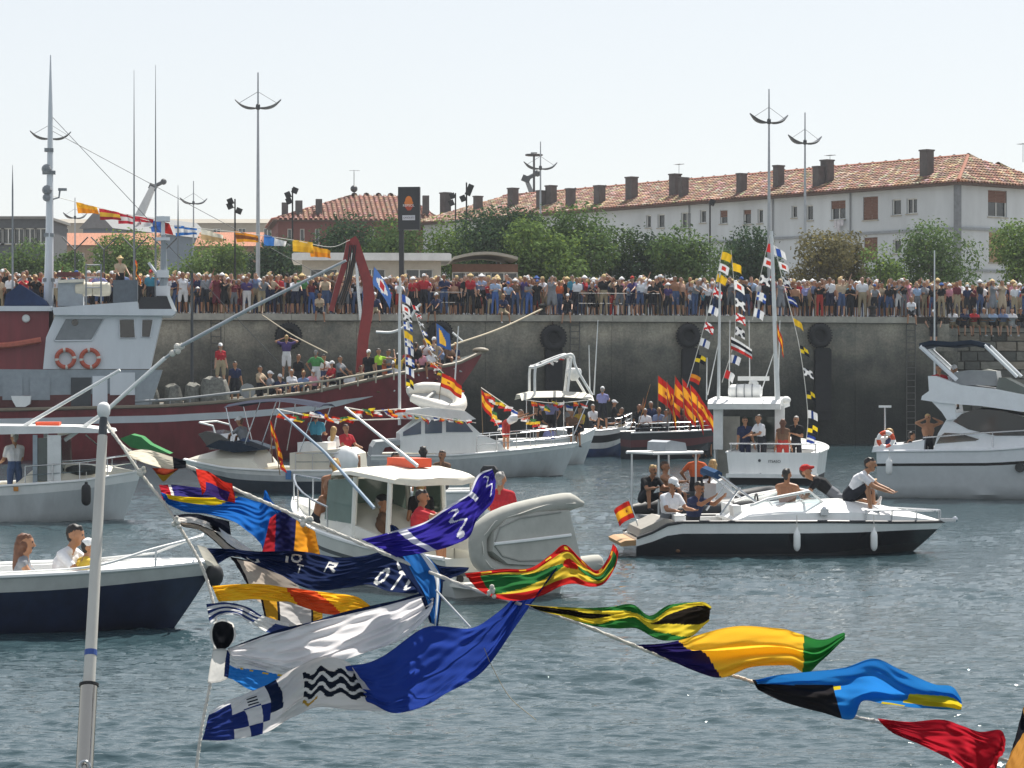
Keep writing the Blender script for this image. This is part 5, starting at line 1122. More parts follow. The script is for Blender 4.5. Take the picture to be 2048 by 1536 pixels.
b.part('whip_antenna', MB().tube([(b.pk(905, 835, -.6).x, -.6, b.pk(905, 835, -.6).z), (b.pk(917, 652, -.6).x, -.6, b.pk(917, 652, -.6).z)], [.03, .02], 6), OFFW); b.part('cross_bar', MB().tube([(b.pk(905, 665, -.6).x, -.6, b.pk(905, 665, -.6).z), (b.pk(925, 680, -.6).x, -.6, b.pk(925, 682, -.6).z)], .03, 6), OFFW)
# =================================================================== O1: open boat with white canopy and radar arch, O2: blue boat
b = Boat('canopy_boat', 'small white boat with a white canopy and radar arch against the quay', 'boat', (P(1105, 1, 94).x, 94), R(8)); O1 = b
xs = b.pk(1010, 880, -.9).x; xb = b.pk(1191, 857, 0).x; zz = lambda px, py: b.pk(px, py, -1.).z
b.hull(xb-xs, 2.2, [(0, zz(1010, 882)), (.5, zz(1100, 880)), (.8, zz(1150, 872)), (1, b.pk(1191, 857, 0).z)], .5, [(.7, 0), (0, 1)], [WHITE, M('hull_grey_white', '#c2c6c6')], td=.75, sole=.6, x0=xs, p=2.2, flare=.35, deckm=OFFW)
k = MB(); T = [b.pk(*p_, 0) for p_ in ((1036, 789), (1060, 783), (1120, 782), (1165, 785), (1180, 790))]
k.loft([[(p_.x, -.95, p_.z-.22), (p_.x, -.5, p_.z), (p_.x, .5, p_.z), (p_.x, .95, p_.z-.22), (p_.x, .5, p_.z-.05), (p_.x, -.5, p_.z-.05)] for p_ in T], caps=True); b.part('canopy', k, M('canopy_canvas', '#c6c2b6', rough=.8, var=.08), smooth=True)
k = MB()
for sg in (-1, 1):
    for a_, c_ in (((1060, 790), (1060, 885)), ((1168, 790), (1135, 880)), ((1120, 790), (1120, 885))): k.tube([(b.pk(*a_, 0).x, sg*.9, b.pk(*a_, 0).z-.2), (b.pk(*c_, 0).x, sg*.9, b.pk(*c_, 0).z)], .025, 5)
b.part('canopy_frame', k, STEEL)
k = MB()
for sg in (-.7, .7): k.tube(spline([(b.pk(1064, 790, 0).x, sg, b.pk(1064, 790, 0).z), (b.pk(1065, 738, 0).x, sg, b.pk(1065, 738, 0).z), (b.pk(1075, 731, 0).x, sg, b.pk(1075, 731, 0).z), (b.pk(1125, 711, 0).x, sg, b.pk(1125, 711, 0).z), (b.pk(1140, 712, 0).x, sg, b.pk(1140, 712, 0).z), (b.pk(1146, 735, 0).x, sg, b.pk(1146, 735, 0).z), (b.pk(1178, 790, 0).x, sg, b.pk(1178, 790, 0).z)], 24), .05, 6)
k.tube([(b.pk(1065, 735, 0).x, -.7, b.pk(1065, 735, 0).z), (b.pk(1065, 735, 0).x, .7, b.pk(1065, 735, 0).z)], .05, 6); k.tube([(b.pk(1130, 712, 0).x, -.7, b.pk(1130, 712, 0).z), (b.pk(1130, 712, 0).x, .7, b.pk(1130, 712, 0).z)], .05, 6); b.part('radar_arch', k, OFFW, smooth=True)
q = b.pk(1148, 742, 0); b.part('radar_dome', MB().lathe((q.x, 0, q.z-.12), [(.1, -.25), (.28, -.02), (.3, .08), (.26, .2), (.1, .24)], 14), OFFW, smooth=True)
for sg in (-.35, .35): b.tube('arch_leg', [(b.pk(1132, 785, 0).x, sg, b.pk(1132, 785, 0).z), (b.pk(1140, 712, 0).x, sg, b.pk(1140, 712, 0).z)], .05, OFFW)
for x0_, y0_, x1_, y1_ in ((1180, 790, 1178, 690), (1188, 790, 1196, 640)): b.tube('whip_antenna', [(b.pk(x0_, y0_, .2).x, .2, b.pk(x0_, y0_, .2).z), (b.pk(x1_, y1_, .2).x, .2, b.pk(x1_, y1_, .2).z)], [.03, .014], OFFW)
b = Boat('blue_striped_boat', 'blue and white boat with a man in a lavender shirt at its bow', 'boat', (P(1205, 1, 102).x, 102), R(10)); O2 = b
xs = b.pk(1130, 860, -1.).x; xb = b.pk(1266, 845, 0).x; zz = lambda px, py: b.pk(px, py, -1.).z
b.hull(xb-xs, 2.1, [(0, zz(1130, 862)), (.5, zz(1190, 861)), (.8, zz(1235, 856)), (1, b.pk(1266, 845, 0).z)], .6, [(.86, 0), (.66, 1), (.5, 0), (0, 2)], [WHITE, M('stripe_black', '#22252a'), M('hull_blue', '#25406e', rough=.35, var=.2)], td=.7, sole=.45, x0=xs, p=2.1, flare=.4, deckm=OFFW)
b.rail('bow_rail', .7, .98, .4, STEEL, posts=4)
b = Boat('dark_launch', 'dark launch full of people waving Spanish flags against the quay', 'boat', (P(1350, 1, 100).x, 100), R(10)); P_ = b
xs = b.pk(1262, 866, -1.).x; xb = b.pk(1440, 858, 0).x
b.hull(xb-xs, 2.2, [(0, b.pk(1262, 866, -1.).z), (1, b.pk(1440, 858, 0).z)], .4, [(.8, 0), (.6, 1), (0, 2)], [M('hull_charcoal', '#2c2e33', rough=.5), M('stripe_maroon', '#5e2c30'), M('hull_dark', '#202328', rough=.5)], td=.85, sole=.3, x0=xs, deckm=DGREY); b.rail('side_rail', .05, .9, .35, STEEL, posts=6)
# =================================================================== Q: boat seen from astern with two tall masts and signal flags
b = Boat('wheelhouse_boat', 'white wheelhouse boat seen from astern, dressed with signal flag strings', 'boat', (P(1548, 1, 79.5).x+.25, 79.6), R(78)); Q_ = b
Lq, Bq_ = 5.4, 2.9
zq = lambda py: b.F.pick(1545, py, -Lq/2, 0).z
b.hull(Lq, Bq_, [(0, zq(905)), (.5, zq(903)), (1, zq(885))], .5, [(.42, 0), (0, 1)], [WHITE, M('antifoul_dark', '#23282c', rough=.7)], td=.45, sole=.45, tr=.98, draft=.25, flare=.1, full=.5, deckm=OFFW)
b.part('swim_step', MB().prism([(-Lq/2-.35, .22), (-Lq/2+.02, .22), (-Lq/2+.02, .34), (-Lq/2-.35, .34)], -1.4, 1.4), WHITE)
def qx(px, py, x): q = b.F.pick(px, py, x, 0); return Vector((x, q.y, q.z))
xc = -.25; L_, R_ = qx(1432, 800, xc), qx(1560, 800, xc); zt_ = L_.z; zb_ = zq(900); y0c, y1c = R_.y, L_.y
b.part('wheelhouse_roof', MB().prism([(-1.35, zt_-.28), (1.7, zt_-.22), (1.65, zt_), (.5, zt_+.1), (-1.2, zt_+.02), (-1.4, zt_-.1)], y0c-.12, y1c+.12), OFFW)
ops = MB()
for yy in (y0c+.05, y1c-.05): 
    b.part('cabin_pillar', MB().box((-1.0, yy-.12 if yy > 0 else yy+.12, (zb_+zt_)/2-.1), (.12, .3, zt_-zb_-.1)), OFFW); b.part('cabin_side', MB().box((.35, yy, .75), (2.6, .05, .9)), OFFW)
    b.part('side_window', MB().box((.35, yy, 1.6), (2.5, .03, .8)), GLASSG)
b.part('windscreen', MB().box((1.62, (y0c+y1c)/2, 1.55), (.03, y1c-y0c-.1, .9)), GLASSG); b.part('cabin_front', MB().box((1.62, (y0c+y1c)/2, .8), (.06, y1c-y0c, .7)), OFFW)
b.part('bulkhead', MB().box((-.3, (y0c+y1c)/2+.6, 1.1), (.05, .7, 1.9)), M('bulkhead_cream', '#b8b5ab', rough=.6))
k = MB(); ra = zq(888); k.tube([(-Lq/2+.15, -1.35, ra), (-Lq/2+.15, 1.35, ra)], .022, 6)
for yy in (-1.3, -.5, .4, 1.3): k.tube([(-Lq/2+.15, yy, ra-.3), (-Lq/2+.15, yy, ra)], .018, 5)
b.part('stern_rail', k, STEEL, smooth=True)
text('ITSASO', .12, (-Lq/2-.03, qx(1549, 923, -Lq/2).y, zq(923)), (R(90), 0, R(-90)), M('letter_dark', '#30353c'), b.t)
for dx, dy in ((1519, 921), (1521, 949)): q = qx(dx, dy, -Lq/2-.0); b.part('scupper', MB().lathe((-Lq/2-.02, q.y, q.z), [(.045, 0), (.045, .03)], 10, axis=0), DGREY)
def mast_q(px0, py0, px1, py1, x, r, nm='mast'): return b.tube(nm, [qx(px0, py0, x), qx(px1, py1, x)], r, OFFW, 8)
mast_q(1437, 800, 1440, 545, -1.0, [.055, .03]); mast_q(1555, 800, 1543, 462, -1.0, [.085, .05])
for a_ in ((1458, 795, 1460, 640, .2), (1500, 790, 1498, 640, .2), (1413, 800, 1414, 715, .2), (1556, 790, 1560, 640, .4), (1520, 790, 1548, 705, -.4), (1415, 790, 1436, 690, -.4)): mast_q(*a_, [.022, .012], 'whip_antenna')
q = qx(1507, 757, .4); b.part('radar_scanner', MB().box((.4, q.y, q.z), (.14, 1.0, .14)).lathe((.4, q.y, q.z-.35), [(.18, 0), (.16, .22), (.08, .3)], 10), OFFW)
q = qx(1490, 783, .3); k = MB(); k.lathe((.3, q.y-.55, q.z), [(.12, 0), (.22, .06), (.24, .5), (.22, 1.0), (.12, 1.08)], 12, axis=1); k2 = b.part('life_raft', k, WHITE, smooth=True)
k = MB(); 
for yy in (-.25, .0, .25): k.torus((.3, q.y+yy, q.z), .245, .018, axis=1, n=14, k=5)
k.build('strap', MGREY, k2)
for px in (1440, 1572): q = qx(px, 800, -.3); b.part('deck_light', MB().sphere((-.3, q.y, q.z), (.16, .16, .12)), WHITE, smooth=True)
# =================================================================== T: black rigid inflatable with a T-top
b = Boat('inflatable_boat', 'black rigid inflatable with bathers behind the speedboat', 'boat', (P(1420, 1, 57.4).x, 57.4), R(34)); T_ = b
k = MB(); path = spline([(-1.9, -.75, .36), (-.5, -.8, .38), (.9, -.7, .44), (1.7, -.35, .56), (1.9, 0, .6), (1.7, .35, .56), (.9, .7, .44), (-.5, .8, .38), (-1.9, .75, .36)], 40); k.tube(path, [.06+.17*min(1, min(i_, 40-i_)/3) for i_ in range(41)], 10); b.part('tube', k, M('hypalon_black', '#26282b', rough=.55, var=.15), smooth=True)
k = MB(); k.loft([[(-1.7, -.7, .25), (-1.7, 0, -.25), (-1.7, .7, .25)], [(.5, -.7, .25), (.5, 0, -.25), (.5, .7, .25)], [(1.6, -.1, .45), (1.7, 0, .4), (1.6, .1, .45)]], cyc=False); b.part('bottom', k, OFFW); b.part('floor', MB().box((-.2, 0, .22), (2.8, 1.2, .04)), MGREY)
k = MB(); T0 = [b.pk(*p_, -.5) for p_ in ((1310, 907), (1402, 905))]
for xx in (T0[0].x+.1, T0[1].x-.15):
    for sg in (-.5, .5): k.tube([(xx, sg, .2), (xx, sg, T0[0].z)], .022, 6)
for sg in (-.5, .5): k.tube([(T0[0].x-.05, sg, T0[0].z), (T0[1].x+.05, sg, T0[1].z)], .035, 6)
k.tube([(T0[0].x, -.5, T0[0].z), (T0[0].x, .5, T0[0].z)], .03, 6); k.tube([(T0[1].x, -.5, T0[0].z), (T0[1].x, .5, T0[0].z)], .03, 6); b.part('top_frame', k, OFFW, smooth=True)
q = b.pk(1350, 893, -.3); b.part('electronics_box', MB().prism([(q.x-.3, q.z-.1), (q.x+.32, q.z-.15), (q.x+.26, q.z+.08), (q.x-.15, q.z+.14), (q.x-.28, q.z+.1)], -.35, .35), M('box_grey', '#9ea3a8', rough=.5))
b.part('console', MB().prism([(-.1, .24), (.45, .24), (.35, .9), (.1, 1.05), (-.1, .95)], -.35, .35), OFFW); b.part('seat', MB().box((-.9, 0, .5), (.45, .9, .55)), DGREY)
# =================================================================== U: flybridge yacht on the right
b = Boat('flybridge_yacht', 'large white flybridge motor yacht entering at the right edge', 'yacht', (P(2000, 1, 70).x+1.6, 69.2), R(-14)); U_ = b
Bu = 3.5; yn = -Bu/2
up_ = lambda px, py, o=yn: b.pk(px, py, o)
xs = up_(1752, 930).x; Lu = 10.5; z0 = up_(1760, 903).z
UW = M('yacht_white', '#e6e8ea', rough=.28, var=.05, coat=.3); UGREY = M('yacht_hull_grey', '#c6cacb', rough=.3, var=.06, coat=.3)
b.hull(Lu, Bu, [(0, z0), (.3, up_(1960, 900).z), (1, z0+.75)], 1.3, [(.80, 0), (.755, 1), (.10, 2), (.04, 1), (0, 2)], [UW, BLACK, UGREY], td=.30, sole=.75, x0=xs, tr=.93, p=2.6, full=.4, deckm=UW, railm=UW)
b.part('swim_platform', MB().prism([(xs-.55, .28), (xs+.05, .28), (xs+.05, .42), (xs-.55, .4)], -1.5, 1.5), M('teak_deck', '#a5835c'))
def up(nm, pts, o0, o1, mt, plane=None, parent=None, shr=None): return b.poly(nm, pts, o0, o1, mt, parent, shr, plane if plane is not None else yn)
sal = up('saloon', [(1864, 903), (1874, 868), (1892, 838), (1905, 826), (1990, 826), (2200, 870), (2300, 905), (1990, 908)], -1.45, 1.45, UW)
for sg in (-1, 1):
    for pts in ([(1905, 843), (1922, 828), (1945, 820), (1975, 819), (2010, 823), (2060, 838), (2120, 858), (2150, 868), (2048, 872), (1990, 872), (1935, 859)], [(1871, 888), (1880, 872), (1888, 866), (1920, 868), (1957, 879), (1950, 882)]):
        q = [up_(*p_) for p_ in pts]; MB().prism([(p_.x, p_.z) for p_ in q], sg*1.452-.012, sg*1.452+.012).build('window', GLASS, sal)
up('flybridge', [(1841, 800), (1843, 792), (1857, 782), (1855, 752), (1870, 752), (1920, 770), (1990, 778), (2060, 792), (2160, 815), (2240, 850), (2150, 848), (2060, 826), (1960, 812), (1880, 806)], -1.6, 1.6, UW)
for pts, nm in (([(1862, 803), (1908, 808), (1912, 838), (1893, 841), (1882, 824)], 'side_wing'),): 
    for sg in (-1, 1): q = [up_(*p_) for p_ in pts]; b.part(nm, MB().prism([(p_.x, p_.z) for p_ in q], sg*1.5-.05, sg*1.5+.05), UW)
up('flybridge_seat', [(1900, 770), (1905, 745), (1935, 740), (1990, 742), (1995, 772)], -1.2, 1.2, M('cushion_grey', '#8c8f90', rough=.7)); up('wind_deflector', [(1990, 778), (1996, 755), (2010, 756), (2080, 792), (2075, 796)], -1.35, 1.35, GLASSG)
up('radome', [(1950, 752), (1955, 742), (1975, 738), (1995, 742), (2000, 760), (1990, 768), (1955, 768)], -.3, .3, M('radome_cream', '#c2c1b4', rough=.4), plane=0)
for sg in (-1, 1):
    for (xa, ya), (xc_, yc_), r_ in (((1838, 692), (1912, 760), .06), ((1967, 690), (2033, 754), .045)): b.tube('top_frame', [(up_(xa, ya).x, sg*1.35, up_(xa, ya).z), (up_(xc_, yc_).x, sg*1.4, up_(xc_, yc_).z)], r_, UW, 8)
k = MB(); tp = [up_(*p_) for p_ in ((1836, 690), (1860, 684), (1900, 687), (1940, 683), (1968, 689))]; k.loft([[(p_.x, -1.4, p_.z-.06), (p_.x, -1.35, p_.z+.05), (p_.x, 1.35, p_.z+.05), (p_.x, 1.4, p_.z-.06), (p_.x, 1.3, p_.z-.1), (p_.x, -1.3, p_.z-.1)] for p_ in tp], caps=True); b.part('rolled_bimini', k, M('dark_blue_canvas', '#27323f'))
k = MB(); k.prism([(p_.x, p_.z) for p_ in [up_(*q) for q in ((1742, 905), (1745, 893), (1800, 890), (1832, 884), (1848, 880), (1846, 900))]], -1.55, 1.55); b.part('cockpit_coaming', k, UW)
b.part('cockpit_seat', MB().prism([(p_.x, p_.z) for p_ in [up_(*q) for q in ((1742, 895), (1745, 878), (1770, 876), (1775, 895))]], -1.0, 1.0), M('cushion_white', '#d0d0cc', rough=.7)); q = up_(1770, 880); b.part('life_ring', MB().torus((q.x, -1.5, q.z), .2, .06, axis=1, mf=lambda i, j: (i//3) % 2), [ORANGE, WHITE], smooth=True)
b.tube('ensign_staff', [(up_(1764, 880).x, -.9, up_(1764, 880).z), (up_(1764, 816).x, -.9, up_(1764, 816).z)], .025, STEEL); b.part('shower_head', MB().box((up_(1764, 814).x, -.9, up_(1764, 814).z), (.34, .1, .06)), OFFW)
q = up_(1768, 918); fender_obj(b, q.x+.15, yn-.12, q.z+.02, .45, .09)
k = MB(); k.tube([(up_(1845, 873).x, -1.62, up_(1880, 876).z), (up_(1960, 868).x, -1.62, up_(1960, 866).z), (up_(2060, 866).x, -1.62, up_(2060, 860).z)], .022, 6); k.tube([(up_(1985, 868).x, -1.62, up_(1985, 895).z), (up_(1985, 868).x, -1.62, up_(1985, 866).z)], .018, 5); b.part('side_rail', k, STEEL)
for px, py in ((2040, 935),): q = up_(px, py); b.part('port_light', MB().lathe((q.x, yn-.03, q.z), [(.14, 0), (.14, .03)], 14, axis=1), GLASS)
# =================================================================== R: centre boat with hardtop and tender on its stern
rzR = math.atan2(.84, -.54); sc_ = Vector((-.06, 39.3)); LR = 7.2; cR = sc_+Vector((-.54, .84))*LR/2
b = Boat('hardtop_boat', 'white hardtop fishing boat with a grey tender stowed upright on its stern', 'boat', (cR.x, cR.y), rzR); R_B = b
BR = 2.5; zl = lambda px, py: b.pk(px, py, BR/2).z
RW = M('old_white_gelcoat', '#dbdad2', rough=.4, var=.1, scale=1.5)
b.hull(LR, BR, [(0, .62), (.3, .66), (.6, .85), (1, 1.22)], .7, [(.78, 0), (.72, 1), (.12, 2), (0, 1)], [RW, M('rub_strake_grey', '#555b5c', rough=.6), M('hull_pale_grey', '#c8cbc8', rough=.4, var=.1)], td=.45, sole=.1, p=2.1, flare=.3, deckm=RW, tr=.94)
b.crown([(.46, .04), (.5, .32), (.62, .4), (.8, .26), (.93, .04)], wid=.75, m=RW, name='coach_roof')
def rx(px, py, o=0.): return b.pk(px, py, o)
# hardtop: a thick rounded white slab
ztop = 1.80; k = MB(); rings = []
for x_, w_, h_ in ((-1.5, .45, -.06), (-1.38, .8, -.01), (-1.0, .92, .04), (-.2, .97, .1), (.5, .93, .06), (.9, .72, -.03), (1.05, .4, -.1)): rings.append([(x_, -w_, ztop+h_-.1), (x_, -w_*.97, ztop+h_-.04), (x_, -w_*.8, ztop+h_+.01), (x_, 0, ztop+h_+.04), (x_, w_*.8, ztop+h_+.01), (x_, w_*.97, ztop+h_-.04), (x_, w_, ztop+h_-.1), (x_, 0, ztop+h_-.09)])
k.loft(rings, caps=True); b.part('hardtop', k, M('hardtop_cream', '#d9d4c4', rough=.45, var=.06), smooth=True)
for x_, y_ in ((-1.25, .8), (-1.25, -.8), (-.2, .86), (-.2, -.86), (.75, .72), (.75, -.72)): b.part('pillar', MB().tube([(x_, y_*1.05, .6), (x_, y_*.98, ztop-.04)], .045, 6), RW)
for sg in (-1, 1):
    b.part('side_window', MB().prism([(-.15, .95), (.85, 1.0), (.7, ztop-.12), (-.15, ztop-.06)], sg*.84-.01, sg*.84+.01), M('green_tint_glass', '#6d8078', rough=.08, var=.1)); b.part('cabin_side', MB().prism([(-1.3, .5), (1.0, .6), (.95, 1.0), (-.15, .97), (-1.3, .78)], sg*.86-.03, sg*.86+.03), RW)
b.part('windscreen', MB().prism([(.92, .95), (.98, .95), (.82, ztop-.12), (.76, ztop-.12)], -.8, .8), M('green_tint_glass', '#6d8078'))
q = rx(862, 932, -.4); b.part('flare_box', MB().box((-.35, -.1, ztop+.19), (.8, .4, .15)), ORANGE)
k = MB(); pl_ = [(x_, sg*b.bt(t_)*.9, b.zt(t_)+.42) for sg in (1, -1) for t_, x_ in [(t, b.xt(t)) for t in ((.55, .65, .75, .85, .94, 1.0) if sg == 1 else (1.0, .94, .85, .75, .65, .55))]]; k.tube(pl_, .02, 6)
for t_ in (.55, .68, .82, .95):
    for sg in (-1, 1): k.tube([(b.xt(t_), sg*b.bt(t_)*.9, b.zt(t_)), (b.xt(t_), sg*b.bt(t_)*.9, b.zt(t_)+.42)], .016, 5)
b.part('pulpit', k, STEEL, smooth=True)
# outriggers leaning out over the port quarter
def out_px(pts, os_, r, nm='outrigger', mt=WHITE): return b.part(nm, MB().tube([(b.pk(px, py, o).x, o, b.pk(px, py, o).z) for (px, py), o in zip(pts, os_)], r, 8), mt, smooth=True)
out_px([(835, 932), (690, 815)], (1.0, 1.6), [.032, .02]); out_px([(748, 1016), (650, 905), (555, 820)], (1.2, 1.5, 1.9), [.03, .026, .018], mt=M('blue_white_pole', '#8ea2b5', rough=.4))
# tender: standing on edge across the stern, bottom towards the camera
tn = thing('tender', 'grey inflatable tender standing on its side across the stern of the hardtop boat', 'dinghy', (sc_.x, sc_.y, 0), rzR)
TF = Frame((sc_.x, sc_.y, 0), rzR); TUBE_M = M('hypalon_grey', '#a9a8a0', rough=.8, var=.1, spec=.2); xt0 = -.42
def tp_(px, py, x=xt0): q = TF.pick(px, py, x, 0); return Vector((x, q.y, q.z))
C0 = [tp_(*p_) for p_ in ((1166, 1008), (1120, 1005), (1010, 1030), (962, 1062), (956, 1100), (968, 1128), (1010, 1142), (1110, 1138), (1185, 1128), (1205, 1130))]
k = MB(); pth = spline([tuple(v) for v in C0], 40); rr_ = [.04+.105*min(1, min(i, 40-i)/3.) for i in range(41)]; k.tube(pth, rr_, 12); k.build('tube', TUBE_M, tn, smooth=True); gl = MB(); gl.tube([(p_[0]-.145+.02*math.cos(i_*math.pi/2.5), p_[1], p_[2]+.02*math.sin(i_*1.3)) for i_, p_ in enumerate(pth) if 2 < i_ < 38], .009, 5); gl.build('grab_line', ROPE, tn)
outl = [tp_(*p_, x=xt0-.04) for p_ in ((1130, 1020), (1146, 1085), (1156, 1128), (1090, 1131), (1008, 1127), (977, 1102), (980, 1064), (1006, 1038), (1068, 1024))]
k = MB(); k.prism([(v.y, v.z) for v in outl], xt0-.16, xt0+.12, axis=0, shr=1.08); k.build('bottom', M('tender_hull', '#b2b1a9', rough=.7, var=.1, spec=.2), tn)
k = MB(); k.tube([tp_(988, 1088, xt0-.17), tp_(1060, 1080, xt0-.19), tp_(1142, 1070, xt0-.17)], .026, 6); k.build('keel_strake', WHITE, tn, smooth=True)
k = MB(); k.tube([tuple(tp_(*p_, x=xt0-.165)) for p_ in ((1122, 1024), (1040, 1036), (1000, 1055), (990, 1085))], .014, 6); k.tube([tuple(tp_(*p_, x=xt0-.165)) for p_ in ((990, 1092), (1005, 1112), (1040, 1122), (1148, 1118))], .014, 6); k.build('seam', M('seam_grey', '#8f8f89', rough=.7), tn)
b.part('bathing_platform', MB().box((-LR/2-.25, 0, .22), (.6, 2.1, .07)), RW); b.part('tender_chock', MB().box((-LR/2-.3, .55, .34), (.3, .1, .2)), BLACK); b.part('tender_chock', MB().box((-LR/2-.3, -.55, .34), (.3, .1, .2)), BLACK)
q = b.F.pick(902, 1183, -LR/2, 0); b.part('exhaust', MB().lathe((-LR/2-.03, .9, .3), [(.06, 0), (.06, .04)], 12, axis=0), BLACK)
# =================================================================== V: red fishing vessel along the quay
b = Boat('fishing_vessel', 'large maroon fishing vessel with a grey wheelhouse and red crane along the quay', 'fishing vessel', (P(470, 1, 101).x, 101.), QF.rz*.6); V_ = b
BV = 6.2; vn = -BV/2; vp = lambda px, py, o=vn: b.pk(px, py, o)
MARH = M('hull_maroon', '#7a3035', rough=.5, var=.3, scale=1.4, stretch=(1, 1, .12)); VW = M('ship_grey_white', '#d3d7db', rough=.45, var=.1, scale=.8, stretch=(1, 1, .3)); VB = M('ship_blue_grey', '#8e969c', rough=.5, var=.12)
xb = vp(966, 703, 0).x; LV = 25.; xs = xb-LV
sh = [((vp(px, py).x-xs)/LV, vp(px, py).z) for px, py in ((-150, 822), (0, 820), (330, 812), (480, 801), (632, 783), (797, 748))]+[(.955, vp(885, 727, -1.).z), (1., vp(966, 703, 0).z)]; sh = [(0, sh[0][1])]+[q for q in sh if q[0] > 0]
b.hull(LV, BV, sh, 3.4, [(.93, 0), (.82, 0), (.0, 0)], [MARH], td=.02, sole=1.2, x0=xs, p=2.3, flare=.32, draft=1.0, deckm=M('ship_deck', '#5f6663', rough=.8, var=.2), railm=M('bulwark_cap', '#7f7564', rough=.6), nt=40, rr=.07, full=.6)
# white sheer stripe a little proud of the plating
k = MB(); ring = []
for i in range(31):
    t_ = lerp(.0, .83, i/30); w_ = .17*(1 if t_ < .78 else max(.1, (.83-t_)/.05)); o_ = lambda q: Vector(b.pt(t_, q, -1))
    q0 = .84-.05*smooth01((t_-.5)/.3); hgt = b.zt(t_)+1.0; qq = [q0+.5*w_/hgt*1.6, q0-.5*w_/hgt*1.6]; ring.append([o_(qq[0])+Vector((0, -.03, 0)), o_(qq[1])+Vector((0, -.03, 0)), o_(qq[1])+Vector((0, .05, 0)), o_(qq[0])+Vector((0, .05, 0))])
k.loft(ring, caps=True); b.part('sheer_stripe', k, VW)
k = MB()
pl_ = [(484, 781), (560, 772), (658, 761), (720, 750), (785, 738)]
k.tube([(vp(*p_).x, vn+.1, vp(*p_).z) for p_ in pl_], .045, 6)
for px in range(500, 790, 36): py = np.interp(px, [p_[0] for p_ in pl_], [p_[1] for p_ in pl_]); k.tube([(vp(px, py).x, vn+.1, vp(px, py).z), (vp(px, py).x, vn+.1, vp(px, py+22).z)], .035, 5)
b.part('deck_rail', k, M('rail_paint', '#a79f8c', rough=.5), smooth=True)
k = MB(); k.tube([(vp(270, 800).x, vn+.1, vp(270, 803).z), (vp(360, 796).x, vn+.1, vp(360, 798).z), (vp(480, 783).x, vn+.1, vp(480, 784).z)], .05, 6)
for px in (300, 340, 380, 430, 470): k.tube([(vp(px, 795).x, vn+.1, vp(px, 798).z), (vp(px, 795).x, vn+.1, vp(px, 815).z)], .03, 5)
b.part('deck_rail', k, MGREY)
oW = -2.2
def vpoly(nm, pts, o0, o1, mt, parent=None, plane=None): return b.poly(nm, pts, o0, o1, mt, parent, None, plane if plane is not None else oW)
dk = vpoly('deck_house', [(-120, 830), (-120, 738), (325, 740), (300, 818)], -2.2, 2.2, VB)
wh = vpoly('wheelhouse', [(86, 738), (92, 675), (112, 628), (326, 628), (318, 660), (300, 738)], -2.1, 2.1, VW, plane=-2.1)
vpoly('bridge_roof', [(104, 615), (230, 606), (275, 603), (278, 618), (345, 618), (352, 625), (345, 631), (108, 630)], -2.35, 2.35, VW, plane=-2.35)
vpoly('sun_visor', [(277, 603), (282, 594), (335, 593), (348, 618), (278, 618)], -2.0, 2.0, M('visor_black', '#25272b', rough=.5), plane=-2.0); vpoly('visor_edge', [(333, 590), (340, 590), (354, 622), (346, 624)], -2.1, 2.1, OFFW, plane=-2.1)
for pts, mt in (([(110, 679), (132, 638), (206, 638), (182, 680), (112, 681)], M('shutter_grey', '#7d8184', rough=.5)), ([(240, 675), (239, 640), (268, 639), (270, 675)], GLASS), ([(283, 673), (284, 640), (306, 640), (300, 674)], GLASS)):
    q = [vp(*p_, -2.1) for p_ in pts]; w_ = MB().prism([(p_.x, p_.z) for p_ in q], -2.13, -2.09).build('window', mt, wh); cx_ = sum(p_.x for p_ in q)/len(q); cz_ = sum(p_.z for p_ in q)/len(q)
    k = MB(); k.tube([(cx_+(p_.x-cx_)*1.05, -2.14, cz_+(p_.z-cz_)*1.05) for p_ in q], .03, 5, closed=True); k.build('frame', VW, w_)
q = vp(150, 645, -2.13); MB().lathe((q.x, -2.16, q.z), [(.13, 0), (.13, .03)], 12, axis=1).build('porthole', GLASS, wh)
LR_M = [M('lifering_orange', '#b5553f', rough=.6, var=.15), M('lifering_white', '#cfcac2', rough=.6)]
for px in (131, 180): q = vp(px, 717, -2.2); k = MB(); k.torus((0, 0, 0), .34, .085, axis=1, n=24, mf=lambda i, j: 1 if i % 6 == 0 else 0); o = tag(k.build('life_ring', LR_M, smooth=True), 'orange life ring on the wheelhouse side, %s of the two' % ('left' if px < 150 else 'right'), 'life ring', 'life rings on the wheelhouse'); o.location = b.F.w((q.x, -2.22, q.z)); o.rotation_euler = (0, 0, b.F.rz)
# lower doors and bulkheads of the deckhouse
for x0_, x1_, y0_, y1_, mt in ((142, 182, 755, 812, DGREY), (5, 45, 755, 800, VB), (185, 215, 752, 815, VW), (220, 270, 745, 790, VW), (60, 100, 755, 800, VB)):
    q = [vp(*p_, oW) for p_ in ((x0_, y1_), (x1_, y1_), (x1_, y0_), (x0_, y0_))]; MB().prism([(p_.x, p_.z) for p_ in q], oW-.06, oW+.02).build('door' if y1_ > 810 else 'panel', mt, dk)
q = [vp(*p_, oW) for p_ in ((-100, 818), (270, 810), (270, 786), (-100, 795))]; MB().prism([(p_.x, p_.z) for p_ in q], oW-.03, oW+.02).build('kick_plate', M('kick_maroon', '#5a2c2c', rough=.6, var=.2), dk)
vpoly('aft_house', [(-200, 740), (-200, 622), (98, 622), (96, 740)], -2.0, 1.9, MARH, plane=-2.0); vpoly('aft_house_top', [(-200, 622), (-200, 612), (104, 612), (104, 622)], -2.2, 2.1, VW, plane=-2.2)
vpoly('tarpaulin', [(8, 612), (12, 588), (40, 568), (90, 600), (98, 612)], -1.6, 1.0, M('tarp_navy', '#273654', rough=.8, var=.2, spec=.08), plane=-1.6)
